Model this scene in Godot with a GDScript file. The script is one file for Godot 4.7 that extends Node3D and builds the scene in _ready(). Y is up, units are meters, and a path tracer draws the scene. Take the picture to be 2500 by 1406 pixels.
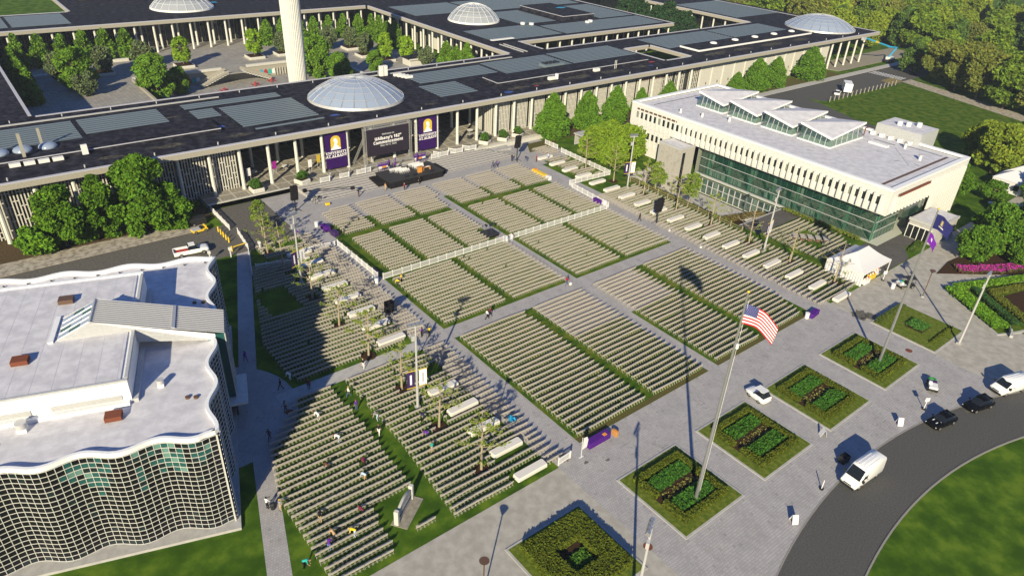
extends Node3D
# An aerial view of a campus lawn set with folding chairs, the long podium building behind it,
# a white hall with a glazed lower storey on one side and a hall with a wavy glass wall on the other.

var M := {}
var taken := {}
var rng := RandomNumberGenerator.new()
var UB := BoxMesh.new()
var UC := CylinderMesh.new()
const PY := 1.0          # level of the podium terrace

# ---------------------------------------------------------------- names and things
func nm(base: String) -> String:
	var k: int = taken.get(base, 0)
	taken[base] = k + 1
	return base if k == 0 else "%s_%03d" % [base, k]

func tag(o, label: String, category: String, group := "", kind := ""):
	o.set_meta("label", label)
	o.set_meta("category", category)
	if group != "": o.set_meta("group", group)
	if kind != "": o.set_meta("kind", kind)
	return o

func thing(called: String, label: String, category: String, at := Vector3.ZERO, yaw := 0.0, group := "") -> Node3D:
	var o := Node3D.new()
	o.name = nm(called)
	add_child(o)
	o.position = at
	o.rotation.y = yaw
	tag(o, label, category, group)
	return o

func setting(called: String, mesh: Mesh, m: Material, at := Vector3.ZERO) -> MeshInstance3D:
	var o := MeshInstance3D.new()
	o.name = nm(called)
	o.mesh = mesh
	o.material_override = m
	o.position = at
	add_child(o)
	o.set_meta("kind", "structure")
	return o

func part(par: Node, called: String, mesh: Mesh, m: Material, at := Vector3.ZERO) -> MeshInstance3D:
	var o := MeshInstance3D.new()
	o.name = called
	o.mesh = mesh
	if m: o.material_override = m
	o.position = at
	par.add_child(o, true)
	return o

func one(called: String, label: String, category: String, mesh: Mesh, m: Material, at := Vector3.ZERO, yaw := 0.0, group := "") -> MeshInstance3D:
	var o := MeshInstance3D.new()
	o.name = nm(called)
	o.mesh = mesh
	o.material_override = m
	o.position = at
	o.rotation.y = yaw
	add_child(o)
	tag(o, label, category, group)
	return o

func bx(par: Node, called: String, c: Vector3, s: Vector3, m: Material, rot := Vector3.ZERO) -> MeshInstance3D:
	var o := part(par, called, UB, m)
	o.transform = Transform3D(Basis.from_euler(rot) * Basis.from_scale(s), c)
	return o

func cy(par: Node, called: String, c: Vector3, r: float, h: float, m: Material, rot := Vector3.ZERO) -> MeshInstance3D:
	var o := part(par, called, UC, m)
	o.transform = Transform3D(Basis.from_euler(rot) * Basis.from_scale(Vector3(r, h, r)), c)
	return o

func copy(src: Node3D, at: Vector3, yaw := 0.0, label := "", base := "") -> Node3D:
	var o: Node3D = src.duplicate()
	o.name = nm(base if base != "" else String(src.name).rstrip("0123456789").trim_suffix("_"))
	add_child(o)
	o.position = at
	o.rotation.y = yaw
	if label != "": o.set_meta("label", label)
	return o

# ---------------------------------------------------------------- mesh building
class G:
	var v := PackedVector3Array()
	var n := PackedVector3Array()
	var uv := PackedVector2Array()
	var withuv := false
	func tri(a: Vector3, b: Vector3, c: Vector3):      # counter-clockwise seen from outside
		var k := (b - a).cross(c - a)
		if k.length_squared() < 1e-12: return
		k = k.normalized()
		v.append(a); v.append(c); v.append(b)
		n.append(k); n.append(k); n.append(k)
	func quad(a: Vector3, b: Vector3, c: Vector3, d: Vector3):
		tri(a, b, c)
		tri(a, c, d)
	func quaduv(a: Vector3, b: Vector3, c: Vector3, d: Vector3, u0: Vector2, u1: Vector2):
		withuv = true
		quad(a, b, c, d)
		var ua := u0
		var ub := Vector2(u1.x, u0.y)
		var ud := Vector2(u0.x, u1.y)
		uv.append(ua); uv.append(u1); uv.append(ub)
		uv.append(ua); uv.append(ud); uv.append(u1)
	func box(c: Vector3, s: Vector3, b := Basis.IDENTITY):
		var h := s * 0.5
		var p := []
		for i in 8:
			p.append(c + b * Vector3(h.x * (1 if i & 1 else -1), h.y * (1 if i & 2 else -1), h.z * (1 if i & 4 else -1)))
		quad(p[4], p[5], p[7], p[6]); quad(p[1], p[0], p[2], p[3])
		quad(p[5], p[1], p[3], p[7]); quad(p[0], p[4], p[6], p[2])
		quad(p[6], p[7], p[3], p[2]); quad(p[0], p[1], p[5], p[4])
	func tube(a: Vector3, b: Vector3, ra: float, rb: float, k := 6, caps := true):
		var d := (b - a).normalized()
		var x := d.cross(Vector3.UP if absf(d.y) < 0.95 else Vector3.RIGHT).normalized()
		var y := d.cross(x)
		for i in k:
			var t0 := TAU * i / k
			var t1 := TAU * (i + 1) / k
			var e0 := x * cos(t0) + y * sin(t0)
			var e1 := x * cos(t1) + y * sin(t1)
			quad(a + e0 * ra, a + e1 * ra, b + e1 * rb, b + e0 * rb)
			if caps:
				tri(b, b + e0 * rb, b + e1 * rb)
				tri(a, a + e1 * ra, a + e0 * ra)
	func prism(poly: Array, y0: float, y1: float, bottom := false):   # poly of Vector2 (x, z)
		var pk := PackedVector2Array(poly)
		if Geometry2D.is_polygon_clockwise(pk): pk.reverse()
		var idx := Geometry2D.triangulate_polygon(pk)
		for i in range(0, idx.size(), 3):
			var a := pk[idx[i]]; var b := pk[idx[i + 1]]; var c := pk[idx[i + 2]]
			flat(a, b, c, y1, true)
			if bottom: flat(a, b, c, y0, false)
		if y1 > y0:
			for i in pk.size():
				var a := pk[i]; var b := pk[(i + 1) % pk.size()]
				var e := b - a
				quad2(Vector3(a.x, y0, a.y), Vector3(b.x, y0, b.y), Vector3(b.x, y1, b.y), Vector3(a.x, y1, a.y), Vector3(e.y, 0, -e.x))
	func flat(a: Vector2, b: Vector2, c: Vector2, y: float, up: bool):
		var p := Vector3(a.x, y, a.y); var q := Vector3(b.x, y, b.y); var r := Vector3(c.x, y, c.y)
		if ((q - p).cross(r - p).y > 0) == up: tri(p, q, r)
		else: tri(p, r, q)
	func quad2(a: Vector3, b: Vector3, c: Vector3, d: Vector3, out: Vector3):  # oriented towards out
		if (b - a).cross(c - a).dot(out) > 0: quad(a, b, c, d)
		else: quad(d, c, b, a)
	func rect(x0: float, x1: float, z0: float, z1: float, y: float):
		quad(Vector3(x0, y, z1), Vector3(x1, y, z1), Vector3(x1, y, z0), Vector3(x0, y, z0))
	func mesh() -> ArrayMesh:
		var a := []
		a.resize(Mesh.ARRAY_MAX)
		a[Mesh.ARRAY_VERTEX] = v
		a[Mesh.ARRAY_NORMAL] = n
		if withuv: a[Mesh.ARRAY_TEX_UV] = uv
		var m := ArrayMesh.new()
		m.add_surface_from_arrays(Mesh.PRIMITIVE_TRIANGLES, a)
		return m

func bar(a: Vector3, b: Vector3, r: float, k := 6) -> ArrayMesh:
	var g := G.new()
	g.tube(a, b, r, r, k)
	return g.mesh()

func slab_mesh(poly: Array, y0: float, y1: float, bottom := false) -> ArrayMesh:
	var g := G.new()
	g.prism(poly, y0, y1, bottom)
	return g.mesh()

func rect_poly(x0: float, x1: float, z0: float, z1: float) -> Array:
	return [Vector2(x0, z0), Vector2(x1, z0), Vector2(x1, z1), Vector2(x0, z1)]

func chamfer_box(s: Vector3, c: float) -> ArrayMesh:     # box standing on y=0 with bevelled top and corners
	var g := G.new()
	var hx := s.x * 0.5
	var hz := s.z * 0.5
	var f := func(i: float) -> Array:
		var x := hx - i
		var z := hz - i
		return [Vector2(-x + c, -z), Vector2(x - c, -z), Vector2(x, -z + c), Vector2(x, z - c), Vector2(x - c, z), Vector2(-x + c, z), Vector2(-x, z - c), Vector2(-x, -z + c)]
	var a: Array = f.call(0.0)
	var b: Array = f.call(c * 0.7)
	for i in 8:
		var j := (i + 1) % 8
		var m: Vector2 = (a[i] + a[j])
		g.quad2(Vector3(a[i].x, 0, a[i].y), Vector3(a[j].x, 0, a[j].y), Vector3(a[j].x, s.y - c, a[j].y), Vector3(a[i].x, s.y - c, a[i].y), Vector3(m.x, 0, m.y))
		g.quad2(Vector3(a[i].x, s.y - c, a[i].y), Vector3(a[j].x, s.y - c, a[j].y), Vector3(b[j].x, s.y, b[j].y), Vector3(b[i].x, s.y, b[i].y), Vector3(m.x, 1, m.y))
	for i in range(1, 7):
		g.flat(b[0], b[i], b[i + 1], s.y, true)
	return g.mesh()

# ---------------------------------------------------------------- materials
func lin(r: float, g: float, b: float) -> Color:
	return Color(r, g, b).linear_to_srgb()

func mk(key: String, c: Color, rough := 0.85, metal := 0.0) -> StandardMaterial3D:
	var m := StandardMaterial3D.new()
	m.albedo_color = c
	m.roughness = rough
	m.metallic = metal
	if rough > 0.7 and metal == 0.0: m.metallic_specular = 0.15
	M[key] = m
	return m

func noise_tex(sd: int, freq: float, lo: Color, hi: Color, oct := 4, size := 512, mid = null) -> NoiseTexture2D:
	var f := FastNoiseLite.new()
	f.seed = sd
	f.noise_type = FastNoiseLite.TYPE_SIMPLEX_SMOOTH
	f.frequency = freq
	f.fractal_octaves = oct
	f.fractal_gain = 0.6
	var gr := Gradient.new()
	gr.set_color(0, lo)
	gr.set_color(1, hi)
	gr.set_offset(0, 0.22)
	gr.set_offset(1, 0.78)
	if mid != null: gr.add_point(0.5, mid)
	var t := NoiseTexture2D.new()
	t.width = size
	t.height = size
	t.seamless = true
	t.noise = f
	t.color_ramp = gr
	return t

# world-mapped surface: a texture of two tones tiled every `tile` metres, and a coarser one laid over it
func surf(key: String, a: Color, b: Color, tile: float, freq := 0.02, rough := 0.9, sd := 1, oct := 5, mid = null, size := 512) -> StandardMaterial3D:
	var m := mk(key, Color.WHITE, rough)
	m.albedo_texture = noise_tex(sd, freq, a, b, oct, size, mid)
	m.uv1_triplanar = true
	m.uv1_world_triplanar = true
	m.uv1_scale = Vector3.ONE / tile
	return m

func img_mat(key: String, im: Image, tile: Vector2, rough := 0.9) -> StandardMaterial3D:
	var m := mk(key, Color.WHITE, rough)
	m.albedo_texture = ImageTexture.create_from_image(im)
	m.uv1_triplanar = true
	m.uv1_world_triplanar = true
	m.uv1_scale = Vector3(1.0 / tile.x, 1.0 / tile.y, 1.0 / tile.x)
	return m

func glass(key: String, c: Color, alpha: float, rough := 0.04) -> StandardMaterial3D:
	var m := mk(key, c, rough)
	m.albedo_color.a = alpha
	m.transparency = BaseMaterial3D.TRANSPARENCY_ALPHA
	m.metallic_specular = 0.6
	return m

# pavers: small blocks each with its own tone and a darker joint, too small in the view to be built singly
func paver_image(n: int, px: int, base: Vector3, vary: float, joint: float, running: bool, sd: int) -> Image:
	var im := Image.create(n * px, n * px, false, Image.FORMAT_RGB8)
	var r := RandomNumberGenerator.new()
	r.seed = sd
	var f := FastNoiseLite.new()
	f.seed = sd
	f.frequency = 0.012
	f.fractal_octaves = 4
	for j in n:
		for i in n:
			var k := 1.0 + r.randf_range(-vary, vary) + 0.14 * f.get_noise_2d(i * px, j * px)
			if r.randf() < 0.015: k *= 0.82
			var c := lin(base.x * k, base.y * k * r.randf_range(0.985, 1.015), base.z * k)
			var off := (px >> 1) if running and j % 2 == 1 else 0
			im.fill_rect(Rect2i(i * px + off, j * px, px, px), c)
			if i == n - 1 and off > 0: im.fill_rect(Rect2i(0, j * px, off, px), c)
			var jc := lin(base.x * joint * k, base.y * joint * k, base.z * joint * k)
			im.fill_rect(Rect2i(i * px + off, j * px, 1, px), jc)
		im.fill_rect(Rect2i(0, j * px, n * px, 1), lin(base.x * joint, base.y * joint, base.z * joint))
	im.generate_mipmaps()
	return im

func materials():
	UB.size = Vector3.ONE
	UC.top_radius = 1.0
	UC.bottom_radius = 1.0
	UC.height = 1.0
	UC.radial_segments = 16
	UC.rings = 1
	surf("grass", lin(0.030, 0.070, 0.006), lin(0.092, 0.150, 0.014), 38.0, 0.008, 0.95, 11, 8, lin(0.052, 0.105, 0.009), 1024)
	surf("lawn", lin(0.030, 0.070, 0.006), lin(0.105, 0.130, 0.018), 30.0, 0.010, 0.95, 12, 8, lin(0.058, 0.105, 0.009), 1024)
	surf("bed_turf", lin(0.065, 0.105, 0.012), lin(0.150, 0.165, 0.030), 12.0, 0.03, 0.95, 17, 6, lin(0.098, 0.132, 0.018))
	surf("dry_grass", lin(0.05, 0.06, 0.015), lin(0.13, 0.10, 0.045), 4.0, 0.04, 0.95, 13, 5)
	surf("mulch", lin(0.018, 0.010, 0.006), lin(0.075, 0.045, 0.028), 2.5, 0.08, 0.95, 14, 5)
	surf("soil_bed", lin(0.05, 0.035, 0.02), lin(0.12, 0.09, 0.05), 5.0, 0.03, 0.95, 15, 5)
	img_mat("pavers", paver_image(32, 8, Vector3(0.335, 0.325, 0.335), 0.07, 0.72, true, 5), Vector2(9.6, 9.6), 0.85)
	img_mat("pavers_dark", paver_image(32, 8, Vector3(0.10, 0.095, 0.095), 0.12, 0.75, true, 6), Vector2(7.0, 7.0), 0.85)
	img_mat("pavers_court", paver_image(24, 10, Vector3(0.27, 0.258, 0.245), 0.12, 0.75, false, 8), Vector2(24, 24), 0.9)
	surf("concrete_path", lin(0.30, 0.285, 0.26), lin(0.385, 0.365, 0.335), 12.0, 0.012, 0.9, 21, 6)
	surf("concrete_grey", lin(0.33, 0.325, 0.325), lin(0.40, 0.395, 0.395), 9.0, 0.015, 0.9, 22, 6)
	surf("concrete_stain", lin(0.20, 0.175, 0.145), lin(0.40, 0.37, 0.32), 14.0, 0.02, 0.9, 23, 6, lin(0.33, 0.30, 0.265))
	surf("slab", lin(0.20, 0.185, 0.155), lin(0.29, 0.27, 0.235), 8.0, 0.02, 0.85, 24, 6)
	surf("slab_b", lin(0.17, 0.158, 0.135), lin(0.25, 0.23, 0.20), 8.0, 0.02, 0.85, 25, 6)
	surf("joint", lin(0.38, 0.36, 0.32), lin(0.46, 0.44, 0.39), 8.0, 0.02, 0.85, 26, 4)
	surf("step_stone", lin(0.34, 0.325, 0.32), lin(0.42, 0.405, 0.395), 7.0, 0.02, 0.85, 27, 5)
	surf("asphalt", lin(0.066, 0.066, 0.067), lin(0.098, 0.097, 0.097), 12.0, 0.09, 0.92, 31, 4)
	surf("asphalt_old", lin(0.090, 0.085, 0.078), lin(0.132, 0.125, 0.114), 14.0, 0.05, 0.92, 32, 5)
	surf("white_concrete", lin(0.45, 0.44, 0.41), lin(0.55, 0.54, 0.51), 5.0, 0.02, 0.8, 41, 5)
	surf("column_white", lin(0.51, 0.51, 0.49), lin(0.59, 0.59, 0.57), 5.0, 0.02, 0.75, 42, 5)
	surf("fascia", lin(0.27, 0.255, 0.22), lin(0.36, 0.34, 0.295), 4.0, 0.03, 0.85, 43, 6)
	surf("roof_edge", lin(0.36, 0.36, 0.42), lin(0.46, 0.46, 0.52), 4.0, 0.03, 0.6, 44, 5)
	surf("membrane", lin(0.010, 0.010, 0.017), lin(0.040, 0.040, 0.052), 16.0, 0.014, 0.8, 45, 7, lin(0.020, 0.020, 0.031))
	surf("membrane_old", lin(0.035, 0.033, 0.030), lin(0.12, 0.11, 0.085), 12.0, 0.018, 0.85, 46, 7, lin(0.055, 0.052, 0.048))
	surf("panel_blue", lin(0.115, 0.150, 0.175), lin(0.165, 0.205, 0.235), 6.0, 0.05, 0.5, 47, 5)
	surf("roof_white", lin(0.46, 0.455, 0.50), lin(0.58, 0.575, 0.62), 14.0, 0.014, 0.7, 51, 7)
	surf("parapet_white", lin(0.68, 0.69, 0.72), lin(0.74, 0.75, 0.78), 5.0, 0.02, 0.6, 52, 4)
	surf("hall_white", lin(0.53, 0.53, 0.52), lin(0.63, 0.63, 0.62), 6.0, 0.02, 0.75, 53, 6)
	surf("stone_grey", lin(0.31, 0.30, 0.28), lin(0.40, 0.385, 0.36), 3.0, 0.02, 0.85, 54, 5)
	surf("metal_grey", lin(0.36, 0.37, 0.39), lin(0.43, 0.44, 0.46), 5.0, 0.02, 0.5, 55, 4)
	surf("trunk", lin(0.09, 0.07, 0.05), lin(0.20, 0.165, 0.125), 1.5, 0.06, 0.95, 61, 5)
	surf("trunk_young", lin(0.24, 0.20, 0.14), lin(0.40, 0.34, 0.24), 1.2, 0.06, 0.9, 62, 5)
	surf("cloth_purple", lin(0.055, 0.012, 0.16), lin(0.085, 0.020, 0.22), 3.0, 0.03, 0.8, 63, 4)
	mk("joint_dark", lin(0.085, 0.08, 0.075), 0.95)
	mk("chair", lin(0.40, 0.37, 0.335), 0.6)
	mk("white", lin(0.68, 0.68, 0.68), 0.5)
	mk("cream", lin(0.62, 0.59, 0.55), 0.6)
	mk("vinyl", lin(0.64, 0.64, 0.66), 0.45)
	mk("tent_cloth", lin(0.66, 0.66, 0.69), 0.6).backlight_enabled = true
	M["tent_cloth"].backlight = lin(0.25, 0.25, 0.26)
	mk("black", lin(0.012, 0.012, 0.014), 0.6)
	mk("black_cloth", lin(0.014, 0.013, 0.016), 0.95)
	mk("stage_black", lin(0.020, 0.020, 0.023), 0.7)
	mk("window_glass", lin(0.035, 0.038, 0.042), 0.12)
	mk("dark_glass", lin(0.010, 0.012, 0.014), 0.06)
	mk("brown_metal", lin(0.10, 0.055, 0.035), 0.6)
	mk("rust", lin(0.16, 0.055, 0.035), 0.85)
	mk("steel", lin(0.52, 0.53, 0.55), 0.35, 0.8)
	mk("truss", lin(0.42, 0.42, 0.42), 0.45, 0.5)
	mk("galvanised", lin(0.50, 0.50, 0.51), 0.45, 0.3)
	mk("purple", lin(0.075, 0.012, 0.20), 0.7)
	mk("purple_dark", lin(0.030, 0.008, 0.085), 0.7)
	mk("gold", lin(0.58, 0.42, 0.035), 0.7)
	mk("yellow", lin(0.68, 0.46, 0.02), 0.55)
	mk("orange", lin(0.60, 0.24, 0.03), 0.6)
	mk("wood", lin(0.42, 0.20, 0.06), 0.6)
	mk("red", lin(0.35, 0.02, 0.02), 0.6)
	mk("blue", lin(0.03, 0.07, 0.30), 0.6)
	mk("sky_blue", lin(0.02, 0.30, 0.55), 0.5)
	mk("teal", lin(0.02, 0.33, 0.30), 0.7)
	mk("green_paint", lin(0.03, 0.28, 0.05), 0.5)
	mk("tyre", lin(0.018, 0.018, 0.018), 0.9)
	mk("rim", lin(0.40, 0.40, 0.41), 0.35, 0.7)
	var p := mk("paint_white", lin(0.80, 0.80, 0.80), 0.3)
	p.clearcoat_enabled = true
	p = mk("paint_black", lin(0.003, 0.003, 0.004), 0.2)
	p.metallic_specular = 0.25
	mk("lamp_lens", lin(0.75, 0.75, 0.72), 0.15)
	mk("tail_red", lin(0.35, 0.01, 0.01), 0.25)
	glass("green_glass", lin(0.010, 0.062, 0.043), 0.34)
	glass("clear_glass", lin(0.06, 0.11, 0.10), 0.38)
	glass("dome_glass", lin(0.27, 0.33, 0.45), 0.88, 0.15)
	glass("dome_clear", lin(0.40, 0.43, 0.46), 0.45, 0.08)
	mk("pane_dark", lin(0.008, 0.008, 0.010), 0.08).metallic_specular = 0.35
	mk("pane_dusk", lin(0.012, 0.020, 0.024), 0.08)
	mk("pane_teal", lin(0.020, 0.082, 0.082), 0.10)
	mk("pane_pale", lin(0.11, 0.22, 0.20), 0.12)
	mk("mullion", lin(0.56, 0.56, 0.55), 0.5)
	mk("mullion_green", lin(0.035, 0.10, 0.075), 0.4)
	surf("banner_purple", lin(0.022, 0.006, 0.065), lin(0.040, 0.010, 0.11), 3.0, 0.03, 0.8, 64, 4)
	surf("kerb_stone", lin(0.20, 0.19, 0.175), lin(0.28, 0.27, 0.25), 4.0, 0.05, 0.9, 65, 4)
	mk("green_fin", lin(0.20, 0.46, 0.32), 0.35)
	mk("blind_green", lin(0.48, 0.66, 0.56), 0.6)
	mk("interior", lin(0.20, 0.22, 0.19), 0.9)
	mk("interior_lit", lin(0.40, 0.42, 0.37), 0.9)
	mk("skin", lin(0.45, 0.26, 0.18), 0.6)
	mk("skin_brown", lin(0.20, 0.10, 0.06), 0.6)
	mk("leaf", Color.WHITE, 0.75)
	M["leaf"].vertex_color_use_as_albedo = true
	M["leaf"].backlight_enabled = true
	M["leaf"].backlight = lin(0.05, 0.09, 0.01)
	mk("letter_white", lin(0.80, 0.79, 0.82), 0.6)
	mk("screen_dark", lin(0.016, 0.011, 0.022), 0.55)
	mk("soffit", lin(0.40, 0.38, 0.34), 0.9)

# ---------------------------------------------------------------- the view, the light
func view():
	var cam := Camera3D.new()
	cam.name = "camera"
	cam.fov = 44.557
	cam.near = 1.0
	cam.far = 3000.0
	add_child(cam)
	cam.transform = Transform3D(Basis(Vector3(0.784156, 0.045990, 0.618857), Vector3(0.286735, 0.857560, -0.427052), Vector3(-0.550347, 0.512323, 0.659274)), Vector3(0, 60, 0))
	cam.current = true
	var env := Environment.new()
	env.background_mode = Environment.BG_SKY
	var sm := ProceduralSkyMaterial.new()
	sm.sky_top_color = Color(0.22, 0.365, 0.61)
	sm.sky_horizon_color = Color(0.665, 0.73, 0.755)
	sm.sky_curve = 0.15
	sm.ground_horizon_color = Color(0.45, 0.48, 0.48)
	sm.ground_bottom_color = Color(0.16, 0.17, 0.15)
	sm.sun_angle_max = 1.0
	var sky := Sky.new()
	sky.sky_material = sm
	env.sky = sky
	env.background_energy_multiplier = 0.75
	env.tonemap_mode = Environment.TONE_MAPPER_LINEAR
	env.tonemap_exposure = 1.6
	env.fog_enabled = true
	env.fog_density = 0.00016
	env.fog_light_color = Color(0.74, 0.79, 0.86)
	env.sdfgi_enabled = true
	env.ssao_enabled = true
	env.ssil_enabled = true
	var we := WorldEnvironment.new()
	we.name = "world_environment"
	we.environment = env
	add_child(we)
	var sun := DirectionalLight3D.new()
	sun.name = "sun"
	sun.light_energy = 1.6
	sun.light_color = Color(1.0, 0.945, 0.80)
	sun.light_angular_distance = 0.53
	sun.shadow_enabled = true
	add_child(sun)
	var el := deg_to_rad(25.0)
	var dir := Vector3(0.7455 * cos(el), -sin(el), -0.6665 * cos(el))
	sun.look_at_from_position(Vector3(0, 80, 0), Vector3(0, 80, 0) + dir, Vector3.UP)

# ---------------------------------------------------------------- ground, roads, paving
func holed(x0: float, x1: float, z0: float, z1: float, holes: Array, y: float) -> ArrayMesh:
	var xs := [x0, x1]
	var zs := [z0, z1]
	for h in holes:
		xs.append_array([h[0], h[1]])
		zs.append_array([h[2], h[3]])
	xs.sort()
	zs.sort()
	var g := G.new()
	for i in xs.size() - 1:
		for j in zs.size() - 1:
			if xs[i + 1] - xs[i] < 0.001 or zs[j + 1] - zs[j] < 0.001: continue
			var cx: float = (xs[i] + xs[i + 1]) * 0.5
			var cz: float = (zs[j] + zs[j + 1]) * 0.5
			var inside := false
			for h in holes:
				if cx > h[0] and cx < h[1] and cz > h[2] and cz < h[3]: inside = true
			if not inside: g.rect(xs[i], xs[i + 1], zs[j], zs[j + 1], y)
	return g.mesh()

func arc_z(x: float, r: float) -> float:
	var d := absf(x - 74.6)
	return 61.0 - (sqrt(r * r - d * d) if d < r - 0.5 else 3.0)

func arc_band(r0: float, r1: float, y0: float, y1: float, a0 := -1.15, a1 := 1.15) -> ArrayMesh:
	var g := G.new()
	var n := 72
	for i in n:
		var t0 := lerpf(a0, a1, float(i) / n)
		var t1 := lerpf(a0, a1, float(i + 1) / n)
		var p := func(t: float, r: float, y: float) -> Vector3: return Vector3(74.6 + r * sin(t), y, 61.0 - r * cos(t))
		g.quad(p.call(t0, r0, y1), p.call(t1, r0, y1), p.call(t1, r1, y1), p.call(t0, r1, y1))
		if y1 > y0:
			g.quad(p.call(t0, r0, y0), p.call(t1, r0, y0), p.call(t1, r0, y1), p.call(t0, r0, y1))
			g.quad(p.call(t1, r1, y0), p.call(t0, r1, y0), p.call(t0, r1, y1), p.call(t1, r1, y1))
	return g.mesh()

func strip(pts: Array, w: float, y: float) -> ArrayMesh:
	var g := G.new()
	for i in pts.size() - 1:
		var a: Vector2 = pts[i]
		var b: Vector2 = pts[i + 1]
		var d := (b - a).normalized() * w * 0.5
		var s := Vector2(-d.y, d.x)
		g.prism([a + s, b + s, b - s, a - s], y, y)
	return g.mesh()

func build_ground():
	var holes := [[118.2, 133.0, -102.5, -71.0], [44.0, 106.0, -233.0, -178.0]]
	setting("ground", holed(-700, 900, -900, 400, holes, 0.0), M["grass"])
	# main plaza and walks
	var g := G.new()
	for i in range(0, 31):
		var x0 := 43.6 + 2.0 * i
		var x1 := minf(x0 + 2.0, 105.6)
		g.quad(Vector3(x0, 0.02, arc_z(x0, 82.0)), Vector3(x1, 0.02, arc_z(x1, 82.0)), Vector3(x1, 0.02, -43.3), Vector3(x0, 0.02, -43.3))
	g.rect(43.0, 105.8, -70.6, -43.3, 0.02)
	g.rect(43.0, 105.8, -118.0, -70.6, 0.02)
	g.rect(43.6, 117.0, -133.4, -118.0, 0.02)
	setting("plaza_paving", g.mesh(), M["pavers"])
	g = G.new()
	for i in range(0, 17):
		var x0 := 10.0 + 2.1 * i
		var x1 := minf(x0 + 2.1, 43.6)
		g.quad(Vector3(x0, 0.018, arc_z(x0, 82.0)), Vector3(x1, 0.018, arc_z(x1, 82.0)), Vector3(x1, 0.018, -41.9), Vector3(x0, 0.018, -41.9))
	setting("concrete_walk", g.mesh(), M["concrete_path"])
	g = G.new()
	for i in range(0, 24):
		var x0 := 105.6 + 2.0 * i
		var x1 := x0 + 2.0
		var lim := func(x: float) -> float: return minf(arc_z(x, 82.0), -20.0 + maxf(0, 123.0 - x) * 1.0) if x < 124 else -25.6 - maxf(0, 146.0 - x) * 0.04
		g.quad(Vector3(x0, 0.018, lim.call(x0)), Vector3(x1, 0.018, lim.call(x1)), Vector3(x1, 0.018, -43.4), Vector3(x0, 0.018, -43.4))
	g.rect(145.0, 230.0, -44.0, -40.0, 0.014)
	setting("concrete_walk", g.mesh(), M["concrete_path"])
	setting("dark_paving", slab_mesh([Vector2(116.2, -68), Vector2(118.0, -68), Vector2(118.0, -51.8), Vector2(133.4, -51.8), Vector2(133.4, -50.6), Vector2(143.2, -50.4), Vector2(143.2, -46.4), Vector2(138.0, -46.4), Vector2(134, -43.6), Vector2(116.2, -43.6)], 0.022, 0.022), M["pavers_dark"])
	setting("dark_paving", slab_mesh(rect_poly(118.0, 133.0, -70.9, -66.2), 0.022, 0.022), M["pavers_dark"])
	# the lawns with the chairs, laid on the paving
	for r in [[48.4, 73.5, -114.9, -73.5], [75.7, 100.4, -114.9, -73.5], [48.4, 63.4, -70.6, -43.5], [63.4, 73.5, -60.6, -43.5], [86.0, 100.4, -70.6, -43.5], [75.7, 86.0, -60.6, -43.5]]:
		setting("lawn", slab_mesh(rect_poly(r[0], r[1], r[2], r[3]), 0.0, 0.04), M["lawn"])
	for r in [[107.6, 115.6, -119.5, -104.9], [113.0, 118.2, -103.0, -44.6]]:
		setting("lawn", slab_mesh(rect_poly(r[0], r[1], r[2], r[3]), 0.0, 0.035), M["lawn"])
	setting("lawn_edge", slab_mesh([Vector2(108.5, -125.9), Vector2(111.8, -131.0), Vector2(121, -131.0), Vector2(119.4, -128.5), Vector2(114.3, -125.6)], 0.0, 0.04), M["dry_grass"])
	g = G.new()   # worn earth along the open end of the lawns
	for r in [[48.4, 73.5], [75.7, 100.4]]:
		g.rect(r[0], r[1], -44.3, -43.5, 0.044)
	setting("worn_lawn_edge", g.mesh(), M["dry_grass"])
	# paths by the wavy hall
	setting("stone_path", strip([Vector2(33.0, -114.0), Vector2(21.0, -80.0)], 2.3, 0.014), M["pavers"])
	setting("stone_path", strip([Vector2(17.5, -66.5), Vector2(9.8, -40.0)], 2.3, 0.014), M["pavers"])
	setting("stone_path", slab_mesh(rect_poly(22.0, 43.0, -73.1, -70.9), 0.014, 0.014), M["concrete_grey"])
	var disc := []
	for i in 40: disc.append(Vector2(14.2 + 10.2 * cos(TAU * i / 40), -73.4 + 10.2 * sin(TAU * i / 40)))
	setting("round_paving", slab_mesh(disc, 0.01, 0.01), M["pavers"])
	# the road round the lawn, kerbs
	setting("drive", arc_band(75.0, 82.0, 0.024, 0.024), M["asphalt"])
	setting("kerb", arc_band(82.0, 82.16, 0.0, 0.05), M["kerb_stone"])
	setting("kerb", arc_band(74.8, 75.0, 0.0, 0.10), M["kerb_stone"])
	setting("lawn", slab_mesh([Vector2(221, -112.6), Vector2(268, -111.2), Vector2(272, -111.8), Vector2(257, -64), Vector2(214, -64), Vector2(213.2, -99)], 0.0, 0.035), M["lawn"])
	# service road by the podium
	setting("service_road", slab_mesh([Vector2(-90, -125.6), Vector2(33.4, -125.6), Vector2(33.4, -133.3), Vector2(43.6, -133.3), Vector2(43.6, -113.2), Vector2(-90, -113.2)], 0.016, 0.016), M["asphalt_old"])
	setting("sidewalk", slab_mesh(rect_poly(-90, 30.5, -130.2, -125.6), 0.0, 0.12), M["concrete_stain"])
	setting("planting_bed", slab_mesh(rect_poly(-90, 33.0, -140, -130.2), 0.0, 0.10), M["soil_bed"])
	# road and walk beyond the white hall
	setting("service_road", slab_mesh([Vector2(202, -126.8), Vector2(320, -126.8), Vector2(320, -113.4), Vector2(268, -111.6), Vector2(221, -113.0), Vector2(219.2, -118.2), Vector2(218.0, -112.0), Vector2(212.0, -98.0), Vector2(208, -70), Vector2(202, -70)], 0.016, 0.016), M["asphalt"])
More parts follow.
